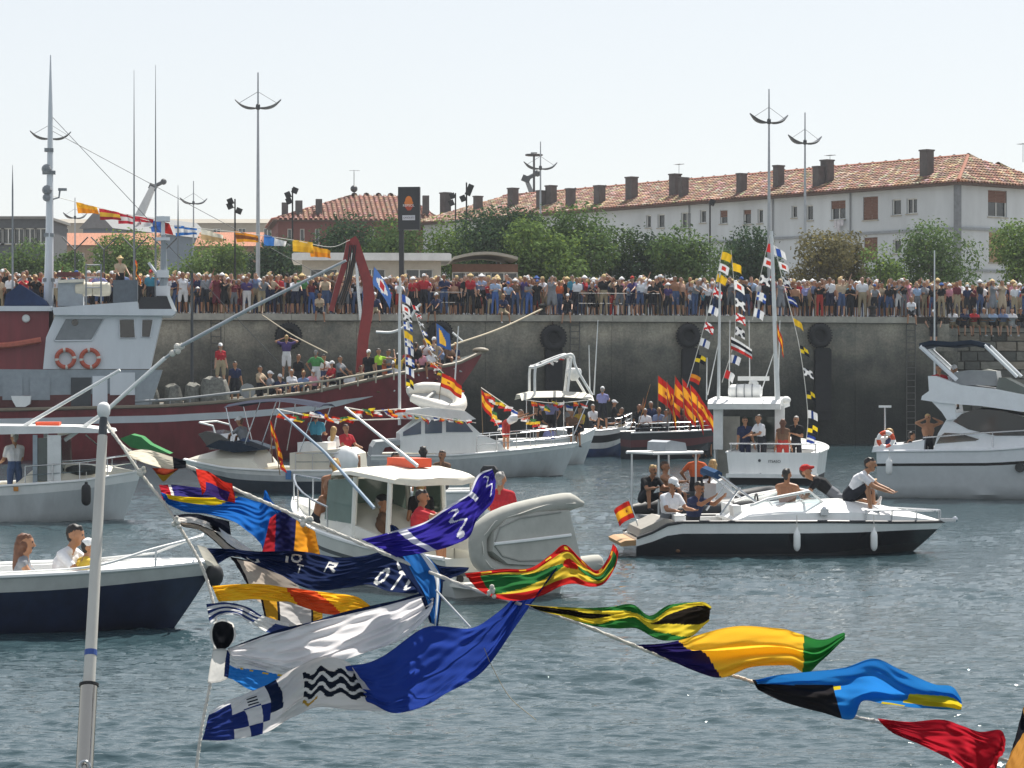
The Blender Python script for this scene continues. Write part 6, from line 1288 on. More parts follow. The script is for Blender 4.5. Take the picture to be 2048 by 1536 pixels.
q = vp(52, 637, -2.03); b.part('ship_light', MB().lathe((q.x, -2.1, q.z), [(.12, 0), (.16, .05), (.1, .12)], 12, axis=1), OFFW)
b.tube('mooring_hose', spline([(vp(-40, 692, -2.3).x, -2.3, vp(-40, 692, -2.3).z), (vp(20, 690, -2.3).x, -2.3, vp(20, 690, -2.3).z), (vp(82, 680, -2.3).x, -2.3, vp(82, 680, -2.3).z)], 10), .12, M('faded_red_hose', '#b0604f', rough=.8, var=.2))
# masts, canisters and gear on the bridge roof
def vtube(nm, pts, r, mt, o=0., n=8): return b.tube(nm, [(vp(px, py, o).x, o, vp(px, py, o).z) for px, py in pts], r, mt, n)
mm_ = vtube('mast', [(97, 615), (99, 470), (101, 215), (101, 110)], [.2, .16, .09, .02], VW, 0.)
k = MB()
for py, hw in ((470, 10), (345, 13), (300, 9), (560, 12)): a_, c_ = vp(98-hw, py, 0), vp(98+hw, py, 0); k.box(((a_.x+c_.x)/2, 0, a_.z), (c_.x-a_.x, .3, .14))
for px, py, r_ in ((93, 338, .2), (94, 380, .2), (93, 395, .16)): q = vp(px, py, -.15); k.sphere((q.x, -.15, q.z), r_, n=8)
k.tube([(vp(100, 400, 0).x, 0, vp(100, 400, 0).z), (vp(118, 395, 0).x, 0, vp(118, 395, 0).z), (vp(120, 380, 0).x, 0, vp(120, 380, 0).z)], .04, 5); k.box((vp(125, 379, 0).x, 0, vp(125, 379, 0).z), (.34, .2, .1)); k.build('mast_fittings', MGREY, mm_)
for px, y0_, y1_ in ((25, 430, 330), (268, 600, 140), (311, 600, 130), (356, 540, 370)): vtube('whip_antenna', [(px, y0_ if px != 25 else 612), (px, (y0_+y1_)/2), (px, y1_)], [.05, .035, .008], MGREY, .3, 5)
m2 = vtube('radar_mast', [(326, 615), (328, 560), (327, 470)], [.22, .16, .1], VB, 0.)
k = MB()
for py, hw, hh in ((478, 14, .12), (548, 12, .3), (582, 14, .4), (438, 14, .2)): a_, c_ = vp(326-hw, py, 0), vp(326+hw, py, 0); k.box(((a_.x+c_.x)/2, 0, a_.z), (c_.x-a_.x, .5, hh))
k.tube([(vp(326, 500, 0).x, 0, vp(326, 500, 0).z), (vp(326, 432, 0).x, 0, vp(326, 432, 0).z)], .08, 6); k.tube([(vp(326, 565, 0).x, 0, vp(326, 565, 0).z), (vp(297, 525, 0).x, 0, vp(297, 525, 0).z)], .06, 6); k.build('radar_scanner', VW, m2)
for px in (168, 203): q = vp(px, 578, -1.2); k = MB(); k.lathe((q.x-.38, -1.2, q.z), [(.15, 0), (.27, .06), (.3, .35), (.27, .7), (.15, .76)], 14, axis=0); b.part('life_raft', k, M('raft_cream', '#cfc8b4', rough=.5, var=.08), smooth=True)
vpoly('gear_locker', [(115, 612), (116, 566), (165, 563), (166, 612)], -1.4, .4, VB, plane=-1.4); vpoly('gear_locker', [(116, 566), (116, 560), (168, 558), (168, 564)], -1.5, .5, CREAM, plane=-1.5); vpoly('gear_locker', [(226, 608), (226, 560), (275, 560), (275, 606)], -1.0, .8, M('locker_slate', '#59636b', rough=.6, var=.2), plane=-1.); vpoly('red_box', [(112, 552), (114, 544), (160, 544), (160, 552)], -1.2, .2, M('kick_maroon', '#5a2c2c'), plane=-1.2)
k = MB()
for y0_ in (575, 555, 530): k.tube([(vp(172, y0_, -1.6).x, -1.6, vp(172, y0_, -1.6).z), (vp(202, y0_, -1.6).x, -1.6, vp(202, y0_, -1.6).z)], .03, 5)
for px in (172, 202): k.tube([(vp(px, 612, -1.6).x, -1.6, vp(px, 612, -1.6).z), (vp(px, 528, -1.6).x, -1.6, vp(px, 528, -1.6).z)], .035, 5)
b.part('roof_rail', k, MGREY)
vtube('derrick_post', [(384, 805), (384, 545)], [.07, .05], DGREY, -.8)
for a_, c_, o0_, o1_ in (((101, 230), (326, 470), 0, 0), ((101, 260), (735, 600), 0, -.4), ((326, 480), (600, 770), 0, -1.)): b.tube('stay', [(vp(*a_, o0_).x, o0_, vp(*a_, o0_).z), (vp(*c_, o1_).x, o1_, vp(*c_, o1_).z)], .012, DGREY, 4)
# heaped nets and barrels amidships
NETM = M('heaped_nets', '#70706a', rough=.95, var=.5, scale=7, bump=1.)
for px, w_, h_ in ((300, 34, 36), (345, 36, 34), (385, 34, 36), (428, 56, 48)):
    q = vp(px, 803, -1.6); r_ = w_*.0101; k = MB(); k.lathe((q.x, -1.6, q.z-.3), [(r_*.9, 0), (r_*1.05, .1), (r_*1.0, h_*.0202*.8), (r_*.8, h_*.0202*.95+.25), (r_*.3, h_*.0202+.3)], 14); k.v = [(x+rnd.gauss(0, .03), y+rnd.gauss(0, .03), z+rnd.gauss(0, .03)) for x, y, z in k.v]; b.part('net_heap', k, NETM, smooth=True)
b.part('winch', MB().lathe((vp(495, 782, -1.8).x, -2.2, vp(495, 782, -1.8).z), [(.3, 0), (.3, .08), (.16, .1), (.16, .7), (.3, .72), (.3, .8)], 14, axis=1), MGREY)
vpoly('basin', [(24, 800), (22, 792), (62, 792), (60, 808), (50, 814), (32, 814)], -3.0, -2.5, WHITE, plane=-3.)
# foredeck bulwark inside, raised bow
# red knuckle crane
CR = M('crane_red', '#8e2b2a', rough=.5, var=.15)
k = MB(); b0 = vp(722, 790, -.4); cr = thing('deck_crane', 'red folding deck crane standing on the fishing vessel foredeck', 'crane', b.F.w((b0.x, -.4, 1.3)), b.F.rz)
CF = Frame(b.F.w((b0.x, -.4, 1.3)), b.F.rz); CFM = CF.M
def cp(px, py, o=0.): q = b.pk(px, py, -.4+o); return Vector((q.x-b0.x, o, q.z-1.3))
def crane_beam(nm, pts, w0, w1, th, mt):
    k = MB(); rings = []; P_s = [cp(*p_) for p_ in pts]
    for i, p_ in enumerate(P_s):
        d = (P_s[min(i+1, len(P_s)-1)]-P_s[max(i-1, 0)]).normalized(); s_ = Vector((d.z, 0, -d.x))*lerp(w0, w1, i/(len(P_s)-1)); rings.append([p_+s_+Vector((0, th, 0)), p_-s_+Vector((0, th, 0)), p_-s_-Vector((0, th, 0)), p_+s_-Vector((0, th, 0))])
    k.loft(rings, caps=True); return k.build(nm, mt, cr)
crane_beam('column', [(724, 800), (722, 740), (726, 680), (735, 620), (738, 590)], .2, .22, .2, CR); crane_beam('main_boom', [(738, 600), (735, 565), (722, 525), (709, 484), (704, 476)], .22, .15, .18, CR)
crane_beam('jib', [(700, 480), (692, 520), (676, 570), (662, 622)], .13, .1, .12, CR); crane_beam('jib', [(715, 492), (705, 530), (690, 580), (680, 618)], .1, .08, .12, M('crane_ram', '#6b5a50', rough=.5, metal=.3)); crane_beam('ram', [(722, 640), (716, 580), (712, 520)], .07, .05, .07, STEEL)
k = MB()
for i in range(4): k.tube(spline([tuple(cp(700+i*4, 490, -.25)), tuple(cp(690+i*4, 560, -.3)), tuple(cp(672+i*5, 610, -.25))], 10), .025, 5)
k.build('hydraulic_hose', BLACK, cr); k = MB(); k.lathe(cp(724, 800)+Vector((0, 0, -.3)), [(.5, 0), (.5, .1), (.36, .2), (.34, .6)], 14); k.build('pedestal', CR, cr)
# mooring rope from the bow to the quay
a_ = vp(905, 695, -.5); k = MB(); p0 = b.F.w((vp(900, 690, -.3).x, -.3, vp(905, 692, -.3).z)); p1 = QF.w((QF.pick(1085, 629, .32).x, .3, QZ+.3)); mid = (p0+p1)/2-Vector((0, 0, .12))
tag(MB().tube(spline([tuple(p0), tuple(mid), tuple(p1)], 16), .045, 6).build('mooring_rope', M('rope_tan', '#a59b86', rough=.9, var=.2, scale=30)), 'pale mooring rope from the fishing vessel bow up to the quay', 'rope')
p0 = b.F.w((vp(640, 740, -.5).x, -.5, vp(650, 700, -.5).z)); 
k = MB(); a_ = b.F.w((vp(655, 706, -1.).x, -1., vp(655, 706, -1.).z)); c_ = QF.w((QF.pick(520, 635, .3).x, .3, QZ+.02)); tag(MB().tube(spline([tuple(a_), tuple((a_+c_)/2-Vector((0, 0, .1))), tuple(c_)], 12), .03, 5).build('mooring_rope', M('rope_tan', '#a59b86')), 'thin mooring line from the red vessel amidships up to the quay', 'rope')
b.part('stem_head', MB().sphere((xb-.1, 0, b.zt(1)+.05), (.35, .18, .12)), M('bulwark_cap', '#7f7564'), smooth=True)
# ------------------------------------------------------------------ people aboard, placed by where their head shows
WALK = ((0, .06, 0), (0, .06, 0)); SITL = ((1.45, .14, 1.45), (1.4, .12, 1.4)); SITD = ((1.5, .08, .1), (1.45, .12, .25)); KNEES = ((2.15, .1, 2.0), (1.85, .14, 1.75)); STRIDE = ((.25, .08, .1), (-.2, .08, .15))
def aboard(bt_, px, py, o, face, label, shirt, pant='dark', sit=False, base=None, sc=1., voxel=.022, axis=1, **kw):
    q = bt_.pk(px, py, o, axis); lean = kw.get('torso', 0)
    if sit: kw.setdefault('legs', SITL); top = .14+.52*math.cos(lean)+.32
    else: top = .86+.52*math.cos(lean)+.33
    kw['scale'] = sc; z = q.z-top*sc
    if base is not None: z = base
    w = bt_.F.w(q); near = w.y < 62
    return person((w.x, w.y, z), face, label, shirt, pant, voxel=.013 if near else voxel, zero='seat' if sit else 'feet', fingers=near, **kw)
FR, FL, AW, TO = R(90), R(-90), R(180), 0.
# speedboat
aboard(S, 1335, 955, -.35, R(35), 'person in an open white shirt sitting at the stern of the speedboat', 'white', 'grey', sit=True, arms=AR['lap'], torso=.2, skin=2, hairc=4, hair='short', hat='cap', hatc='white', head=.3)
aboard(S, 1384, 962, -.1, R(50), 'person in a dark top sitting beside the white shirted one at the speedboat stern', 'navy', 'dark', sit=True, arms=AR['phone'], torso=.2, skin=2, hairc=0, head=.35)
aboard(S, 1575, 936, -.15, R(150), 'bare backed person at the wheel of the speedboat', 'white', 'navy', sit=True, top='bare', arms=((.9, .15, .5), (.9, .15, .5)), torso=-.05, skin=2, hairc=0, hair='short')
aboard(S, 1697, 927, -.25, R(75), 'person in a white shirt sitting with drawn up knees on the speedboat foredeck', 'white', 'dark', sit=True, legs=KNEES, arms=((.5, .1, .35, .25), (.55, .1, .3, .25)), torso=.6, skin=1, hairc=0, base=.95, sc=1.06)
aboard(S, 1671, 945, .25, R(80), 'person in dark top with a red cap, legs stretched out on the speedboat foredeck', 'black', 'grey', sit=True, legs=SITD, arms=((-.1, .3, .05), (-.1, .3, .05)), torso=-.85, head=-.4, skin=1, base=.94, hat='cap', hatc='red', hairc=1)
# inflatable behind it
aboard(T_, 1330, 922, -.3, R(70), 'bare chested person sitting at the stern of the black inflatable', 'white', 'dark', sit=True, top='bare', arms=((1.2, .2, .5), (.4, .2, .8)), skin=2, legs=KNEES)
aboard(T_, 1393, 906, -.2, R(160), 'person in an orange top standing at the console of the black inflatable', 'orange', 'dark', arms=AR['hips'], skin=2, sc=.9, hairc=2, hair='short')
aboard(T_, 1425, 918, .2, R(200), 'person in a black top at the bow of the black inflatable', 'black', 'dark', sit=True, arms=AR['lap'], skin=2, hair='long', fem=True)
aboard(T_, 1290, 962, -.55, R(30), 'person in dark clothes crouching on the inflatable tube', 'black', 'dark', sit=True, legs=KNEES, torso=.5, arms=AR['lap'], skin=2, base=.55)
# blue launch
aboard(BL_, 40, 1066, -.1, R(95), 'person with long brown hair and grey top sitting in the blue launch', 'grey', 'denim', sit=True, sc=1.1, fem=True, hair='long', hairc=2, sleeves=0, arms=((.6, .12, 1.2, .3), (.5, .12, 1.0, .3)), torso=.1, skin=1, legs=((1.7, .1, 1.7), (1.7, .1, 1.7)))
aboard(BL_, 116, 1046, .0, R(75), 'dark haired person in a white shirt leaning forward in the blue launch', 'white', 'white', sit=True, sc=1.14, arms=((.7, .2, .3, .2), (.75, .18, .35, .1)), torso=.3, skin=1, hairc=0, yaw=.3, head=.2, legs=((1.8, .1, 1.9), (1.75, .1, 1.85)))
aboard(BL_, 156, 1078, -.3, R(120), 'child in a yellow vest and white cap sitting in the blue launch', 'yellow', 'navy', sit=True, sc=.86, hat='cap', hairc=0, arms=AR['lap'], torso=.25, skin=1)
# cabin boat at left
aboard(K_, 29, 871, -.3, R(215), 'person in a white shirt standing in the cabin boat doorway', 'white', 'denim', arms=((.4, .15, .9, .3), (.4, .15, .9, .3)), skin=1, hairc=4, hair='short', hat='cap', pants='long')
# sports boat
aboard(M_, 491, 838, .2, R(-120), 'person in a grey blue top and white cap at the sports cruiser windscreen', 'grey', 'denim', hat='cap', arms=AR['rail'], torso=.3, skin=1)
aboard(M_, 632, 828, .3, R(170), 'person in a teal shirt standing with back turned in the sports cruiser', 'teal', 'dark', arms=((.3, .2, 1.2, .3), (.9, .2, .8)), skin=1, hat='cap', hatc='blue', hairc=0)
aboard(M_, 692, 848, .4, R(40), 'person in red sitting at the stern of the sports cruiser', 'red', 'dark', sit=True, arms=AR['lap'], skin=1, hairc=1)
aboard(M_, 668, 852, -.6, R(150), 'person in a white top at the far rail of the sports cruiser', 'white', 'dark', sit=True, arms=AR['lap'], skin=2, fem=True, hair='long', hairc=3)
# small dinghy hidden behind the hardtop
b = Boat('open_dinghy', 'grey open dinghy with two bathers half hidden behind the hardtop boat', 'boat', (P(825, 1, 61).x, 61), R(170)); D_B = b
b.hull(3.6, 1.6, [(0, .62), (.5, .58), (1, .8)], .4, [(.8, 0), (0, 1)], [OFFW, GREYH], td=.75, sole=.15, deckm=OFFW); b.part('thwart', MB().box((-.3, 0, .42), (.35, 1.3, .06)), OFFW); outboard(b, -1.85, 0, .85, BLACK, .8)
aboard(b, 768, 902, .2, R(60), 'bare chested person bending forward in the open dinghy', 'white', 'navy', sit=True, top='bare', torso=.5, arms=AR['lap'], skin=2, hairc=0)
aboard(b, 846, 892, .1, R(190), 'person with black hair and purple top seen from behind above the orange box', 'purple', 'dark', sit=True, arms=AR['lap'], fem=True, hair='long', hairc=0, skin=2)
aboard(b, 884, 900, .2, R(-30), 'person in a brown top beside the one with black hair in the dinghy', 'brown', 'dark', sit=True, arms=AR['lap'], skin=2)
# cruiser with the dinghy on its roof
aboard(N_, 1012, 852, -.6, R(60), 'person in a white shirt bending down on the cruiser foredeck', 'white', 'red', torso=1.0, arms=((1.0, .1, .3), (.9, .1, .4)), base=.85, skin=1, hairc=1, sc=.95)
# canopy boat and blue boat
for px, py, o, f, sh, t_, sit in ((1100, 797, .2, AW, 'lavender', 'standing under the white canopy', False), (1072, 812, -.3, R(30), 'black', 'sitting at the stern of the canopy boat', True), (1100, 846, -.75, R(200), 'lavender', 'crouching on the near side of the canopy boat', True), (1135, 808, .3, R(60), 'grey', 'sitting in the middle of the canopy boat', True),
                             (1160, 812, -.4, R(-40), 'yellow', 'sitting at the bow of the canopy boat', True), (1143, 818, -.6, R(20), 'brown', 'low beside the canopy post', True)):
    aboard(O1, px, py, o, f, 'person in a %s top %s' % (sh, t_), sh, 'dark', sit=sit, arms=AR['lap'] if sit else AR['hips'], skin=1, voxel=.03)
aboard(O2, 1205, 776, .1, R(170), 'person in a lavender shirt and black shorts standing on the blue boat', 'lavender', 'dark', arms=((.8, .2, 1.0, .3), (.8, .2, 1.0, .3)), skin=1, hat='cap', voxel=.026, legs=STRIDE)
aboard(O2, 1228, 800, .4, R(100), 'person in dark top with a white cap on the blue boat', 'black', 'dark', sit=True, hat='cap', arms=AR['lap'], skin=1, voxel=.03); aboard(O2, 1243, 815, -.3, R(-70), 'person in a black shirt sitting at the very bow of the blue boat', 'black', 'khaki', sit=True, arms=AR['lap'], skin=2, voxel=.03); aboard(O2, 1186, 808, .5, R(30), 'person in a white top sitting aft in the blue boat', 'white', 'dark', sit=True, arms=AR['lap'], skin=1, voxel=.03)
# dark launch with flags
for i, (px, py, o, sh, t_) in enumerate(((1278, 812, 0, 'black', 'leftmost in the dark launch'), (1302, 806, .4, 'navy', 'second from the left in the dark launch'), (1318, 818, -.4, 'striped blue', 'with stripes near the front of the dark launch'), (1347, 812, .2, 'black', 'in the middle of the dark launch under the flags'),
                                (1388, 810, -.4, 'black', 'with a white cap at the right of the dark launch'), (1368, 820, .5, 'maroon', 'behind the middle of the dark launch'), (1416, 828, -.2, 'red', 'at the right end of the dark launch'), (1290, 820, -.7, 'white', 'low at the left of the dark launch'), (1332, 822, -.6, 'grey', 'low in the middle of the dark launch'), (1400, 822, .5, 'navy', 'behind the red top in the dark launch'))):
    aboard(P_, px, py, o, rnd.uniform(-1, 1), 'person in a %s top %s' % (sh, t_), sh, 'dark', arms=AR[('wave', 'down', 'cross', 'up', 'hips', 'down', 'down', 'cross', 'wave', 'down')[i]], skin=2, voxel=.03, hat='cap' if i == 4 else None)
# wheelhouse boat
aboard(Q_, 1524, 833, -1.6, R(-60), 'person in a white shirt standing at the stern of the wheelhouse boat', 'white', 'dark', axis=0, arms=((.5, .15, .6, .3), (.5, .15, .8, .3)), torso=.2, skin=1, hairc=0); aboard(Q_, 1490, 838, -1.3, R(10), 'person in a navy top in the wheelhouse doorway', 'navy', 'navy', axis=0, arms=AR['down'], skin=1)
aboard(Q_, 1566, 842, -1.7, R(165), 'person with long hair and an orange skirt leaning on the wheelhouse boat rail', 'brown', 'red', axis=0, fem=True, hair='long', hairc=2, arms=AR['down'], skin=1, top='shirt', sleeves=0); aboard(Q_, 1592, 836, -1.0, R(-30), 'person in black at the starboard corner of the wheelhouse boat', 'black', 'dark', axis=0, arms=AR['cross'], skin=1)
# hardtop boat in the centre
aboard(R_B, 668, 948, .5, R(165), 'bare backed person sitting on the foredeck of the hardtop boat', 'white', 'dark', sit=True, top='bare', arms=((.3, .2, .9, .2), (.3, .2, .9, .2)), torso=.1, skin=2, hairc=3, base=1.05)
aboard(R_B, 634, 1004, .7, R(60), 'bare chested person lounging low at the bow of the hardtop boat', 'white', 'dark', sit=True, top='bare', legs=SITD, torso=.5, arms=AR['lap'], skin=2, hairc=2, base=.78)
aboard(R_B, 832, 978, .55, R(80), 'person in a red top sitting under the hardtop', 'red', 'dark', sit=True, arms=AR['phone'], torso=.15, skin=2, hairc=0); aboard(R_B, 765, 990, .3, R(100), 'person in brown with a black cap under the hardtop', 'brown', 'dark', sit=True, arms=AR['lap'], skin=2, hat='cap', hatc='black'); aboard(R_B, 842, 962, -.4, R(180), 'person in a black top standing behind the one in red under the hardtop', 'black', 'dark', arms=AR['down'], skin=2, sc=.85, base=.15)
aboard(R_B, 1001, 952, -.5, R(160), 'person in a red shirt standing at the stern beside the tender', 'red', 'grey', arms=((.3, .2, 1.0, .3), (.6, .2, 1.2, .2)), skin=1, hairc=4)
# yacht
aboard(U_, 1856, 832, -.9, R(20), 'blond person with hands on head in the yacht cockpit', 'white', 'dark', top='bare', arms=AR['behind'], skin=1, hairc=3, hair='short', sc=.92); aboard(U_, 1780, 856, -.9, R(60), 'person in a dark top lounging on the yacht stern seat', 'navy', 'dark', sit=True, arms=AR['lap'], skin=1, hairc=3); aboard(U_, 1806, 862, -.6, R(110), 'person in a black top beside the yacht stern seat', 'black', 'dark', sit=True, arms=AR['lap'], torso=.4, skin=1)
aboard(U_, 1878, 728, -.7, R(10), 'person in a red top on the yacht flybridge', 'red', 'dark', sit=True, legs=KNEES, arms=AR['lap'], skin=1); aboard(U_, 1908, 730, -.2, R(-20), 'person in a white top on the yacht flybridge', 'white', 'dark', sit=True, legs=KNEES, arms=AR['lap'], skin=1, hat='cap')
# fishing vessel
VL = [(441, 690, -1.6, R(20), 'red', 'khaki', 'down', False, 'in a red vest amidships beside the heaped nets'), (573, 673, -.6, AW, 'purple', 'white', 'behind', False, 'in purple with both elbows raised'), (632, 703, -1.2, R(170), 'green', 'white', 'hips', False, 'in a green shirt at the rail'),
      (540, 742, -1.9, R(70), 'grey', 'dark', 'lap', True, 'in grey leaning on the rail left of the seated group'), (583, 738, -1.8, R(20), 'white', 'denim', 'lap', True, 'in white, left of the seated group'), (607, 741, -1.5, R(-20), 'striped blue', 'dark', 'lap', True, 'in stripes in the seated group'),
      (627, 738, -1.9, R(10), 'pink', 'dark', 'lap', True, 'in pink in the seated group'), (680, 715, -1.3, R(60), 'grey', 'dark', 'rail', False, 'in a grey vest left of the crane foot'), (722, 730, -2.0, R(10), 'beige', 'khaki', 'lap', True, 'in beige at the crane foot'), (737, 703, -1.6, R(-20), 'black', 'dark', 'down', False, 'in black right of the crane'),
      (757, 700, -1.9, R(60), 'lime', 'dark', 'point', False, 'in a lime green jersey'), (777, 702, -1.2, R(-60), 'grey', 'denim', 'cross', False, 'in grey right of the lime jersey'), (797, 706, -1.6, R(150), 'yellow', 'dark', 'up', True, 'in yellow sitting near the bow'), (832, 688, -1.2, R(170), 'black', 'dark', 'down', False, 'in black near the bow'),
      (850, 680, -.8, R(20), 'white', 'dark', 'phone', False, 'in white holding a phone near the bow'), (868, 678, -.9, R(-30), 'beige', 'khaki', 'hips', False, 'in beige near the bow'), (882, 690, -.5, R(70), 'striped blue', 'dark', 'down', False, 'in stripes nearest the bow'), (898, 684, -.2, R(40), 'brown', 'dark', 'lap', True, 'sitting right in the bow'),
      (240, 516, -.6, R(30), 'beige', 'dark', 'rail', False, 'in beige with straw hat on the bridge roof'), (700, 738, -2.1, R(-10), 'white', 'dark', 'lap', True, 'in white right beside the crane foot'), (815, 698, -.6, R(30), 'red', 'dark', 'cross', False, 'in red near the bow'), (560, 748, -2.0, R(30), 'navy', 'dark', 'lap', True, 'in navy sitting on the low rail'),
      (648, 712, -.8, R(30), 'white', 'denim', 'cross', False, 'in white behind the green shirt'), (597, 712, -.5, R(-30), 'black', 'dark', 'down', False, 'in black behind the seated group'), (664, 722, -1.9, R(-40), 'red', 'dark', 'lap', True, 'in red sitting left of the crane'), (520, 735, -.9, R(60), 'beige', 'dark', 'rail', False, 'in beige behind the winch'),
      (842, 697, -1.4, R(10), 'pink', 'dark', 'lap', True, 'in pink sitting near the bow'), (860, 696, -1.1, R(50), 'white', 'dark', 'lap', True, 'in white sitting near the bow'), (910, 688, .3, R(-20), 'navy', 'dark', 'cross', False, 'in navy right behind the stem'), (768, 716, -2.2, R(20), 'orange', 'dark', 'lap', True, 'in orange sitting below the lime jersey'), (785, 722, -2.0, R(-10), 'white', 'denim', 'lap', True, 'in white sitting below the grey one'), (470, 726, -1.0, R(15), 'navy', 'dark', 'down', False, 'in navy right of the heaped nets')]
for i, (px, py, o, f, sh, pa, ar, sit, t_) in enumerate(VL):
    aboard(V_, px, py, max(o, -1.2) if sit else o, f, 'person %s of the fishing vessel' % t_, sh, pa, sit=sit, arms=AR[ar], skin=i % 3, voxel=.03, hat='brim' if 'straw' in t_ else ('cap' if i % 3 == 0 else None), hatc='straw' if 'straw' in t_ else 'white', hair='short' if i % 4 else 'long', fem=(i % 4 == 0), legs=KNEES if sit else WALK)
# somebody waving from the quay edge column at the right
person(QF.w((QF.pick(1868, 640, -.3).x, -.25, 4.6)), 0, 'person in a black top on the small landing beside the white pole', 'black', 'dark', arms=AR['hips'], hat='cap', voxel=.03)
k = MB(); lx = QF.pick(1868, 640, 0).x; k.box((lx, -.35, 4.5), (1.2, .7, .2)); tag(k.build('landing', CONC), 'small concrete landing on the quay wall near the ladder', 'landing'); bpy.context.scene.objects['landing'].location = QF.loc; bpy.context.scene.objects['landing'].rotation_euler = (0, 0, QF.rz)
tag(MB().tube([(0, 0, 0), (0, 0, 6.6)], [.05, .03], 6).build('white_pole', OFFW), 'slim white pole rising from behind the yacht against the quay', 'pole').location = QF.w((QF.pick(1869, 640, -.9).x, -.9, 2.6))
# ------------------------------------------------------------------ strings of signal flags
SIG = [lambda u, v: '#e0b62c', lambda u, v: '#2c4a92' if u < .5 else '#dcdcdc', lambda u, v: '#c03030' if u < .5 else '#dcdcdc', lambda u, v: '#23252c' if (u < .5) == (v < .5) else '#e0c22c', lambda u, v: '#2c4a92' if abs(u-.5) > .18 and abs(v-.5) > .18 else '#dcdcdc',
       lambda u, v: '#dcdcdc' if abs(u-v) > .18 and abs(u+v-1) > .18 else '#b22a2a', lambda u, v: '#dcdcdc' if .33 < v < .66 else '#2a3f86', lambda u, v: '#c23b2b' if .25 < u < .75 and .25 < v < .75 else '#dcdcdc', lambda u, v: '#d98a2a' if v < .5 else '#b8342a', lambda u, v: '#dcdcdc' if (u < .33 or u > .66) else '#26407c', lambda u, v: '#2b2d34' if abs(u-v) > .2 and abs(u+v-1) > .2 else '#d8d8d8']
def garland(name, label, pts, Y, n, size, wind=(.7, -.1), pats=None, u0=.03, u1=.97, rope_r=.012, group='strings of signal flags', lens=1.25, droop=.35, seed=1):
    """pts in photo pixels with a distance each: a rope and its flags, flags blowing downwind"""
    g = random.Random(seed); Ys = Y if isinstance(Y, (list, tuple)) else [Y]*len(pts); W = spline([tuple(P(px, py, y)) for (px, py), y in zip(pts, Ys)], 60); W = [Vector(p) for p in W]; o = W[0]
    t = thing(name, label, 'flag string', o, 0, group); MB().tube([p-o for p in W], rope_r, 5).build('rope', ROPE, t)
    for i in range(n):
        u = lerp(u0, u1, (i+.5)/n); a = W[int(u*60)]-o; du = size/max(.01, (W[-1]-W[0]).length)*.9; c = W[min(60, max(0, int(round((u+du)*60))))]-o
        if (c-a).length < size*.5: c = a+(W[-1]-W[0]).normalized()*size
        c = a+(c-a).normalized()*size; f = Vector((wind[0], g.uniform(-.35, .35), wind[1]+g.uniform(-.12, .12))).normalized()*size*lens
        wave_flag('flag', a, c, f, (pats or SIG)[(i*5+g.randrange(3)) % len(pats or SIG)], t, amp=size*.16, droop=droop, ph=g.uniform(0, 6), nu=14, nv=8, taper=.0)
garland('flag_string', 'signal flag string on the left mast of the wheelhouse boat', [(1447, 490), (1432, 560), (1405, 665), (1374, 775)], [79, 79, 79, 78.5], 9, .25, seed=1)
garland('flag_string', 'signal flag string hanging between the two masts of the wheelhouse boat', [(1462, 500), (1470, 600), (1468, 680), (1444, 765)], [79, 79.4, 79.4, 79], 8, .27, seed=2)
garland('flag_string', 'signal flag string on the right mast of the wheelhouse boat', [(1546, 475), (1565, 560), (1598, 690), (1615, 820), (1612, 890)], [79, 79, 78.5, 78, 78], 11, .25, seed=3)
garland('flag_string', 'dense flag string beside the top of the right mast', [(1540, 470), (1528, 520), (1515, 580), (1505, 640)], 79.5, 5, .27, seed=13)
garland('flag_string', 'narrow signal flag string down the mast of the white cabin cruiser', [(802, 575), (806, 640), (810, 700), (812, 775)], 82, 10, .24, seed=4, wind=(.8, -.1))
garland('flag_string', 'slanting flag string from the cruiser mast towards the red bow', [(820, 600), (835, 640), (850, 680), (868, 715)], 84, 7, .16, seed=5)
NAT = [stripes('#e0a52a', '#d8891f'), stripes('#b8323a', '#c8a23a', '#8a2630'), stripes('#b23040', '#cfcfcf', '#b23040'), stripes('#ad2f3c', '#d9d9d9'), stripes('#3a63a8', '#3a63a8', '#b8332f', '#b8332f', vert=True), stripes('#3a72b8', '#d8d8d8', '#3a72b8'), stripes('#d9d4c4', '#b59a72'), stripes('#d28a2a', '#7a4a2a', '#d2902a'), stripes('#3f78c0', '#dcdcdc', vert=True), stripes('#dcb03a', '#d2a22a')]
def garland_px(name, label, pxs, Y, w, h, pats, rope_pts, group='strings of flags'):
    Wp = [Vector(p) for p in spline([tuple(P(px, py, Y)) for px, py in rope_pts], 40)]; o = Wp[0]; t = thing(name, label, 'flag string', o, 0, group); MB().tube([p-o for p in Wp], .014, 5).build('rope', ROPE, t)
    for i, (px, py) in enumerate(pxs):
        a = P(px, py, Y)-o; wave_flag('flag', a, a-Vector((rnd.uniform(-.1, .1), 0, h)), (w, rnd.uniform(-.25, .25), rnd.uniform(-.12, .05)), pats[i % len(pats)], t, amp=.3*w, droop=.08, ph=rnd.uniform(0, 6), nu=20, nv=10, taper=rnd.uniform(0, .6), waves=rnd.uniform(.9, 1.8))
garland_px('flag_string', 'long flag string from the fishing vessel mast to the red crane', [(152, 404), (198, 417), (236, 425), (268, 432), (300, 441), (348, 450), (402, 457), (470, 462), (528, 469), (585, 480), (618, 491)], 101, .85, .46, NAT, [(105, 392), (152, 404), (236, 425), (310, 445), (350, 452), (470, 464), (585, 480), (660, 494), (700, 480)])
OR_ = [stripes('#d98a2a', '#c23b2b'), stripes('#c23b2b', '#dcdcdc'), stripes('#3d6b46', '#d9b03a'), stripes('#d9c23a', '#b8332f'), stripes('#dcdcdc', '#b8332f'), stripes('#2c4a92', '#dcdcdc')]
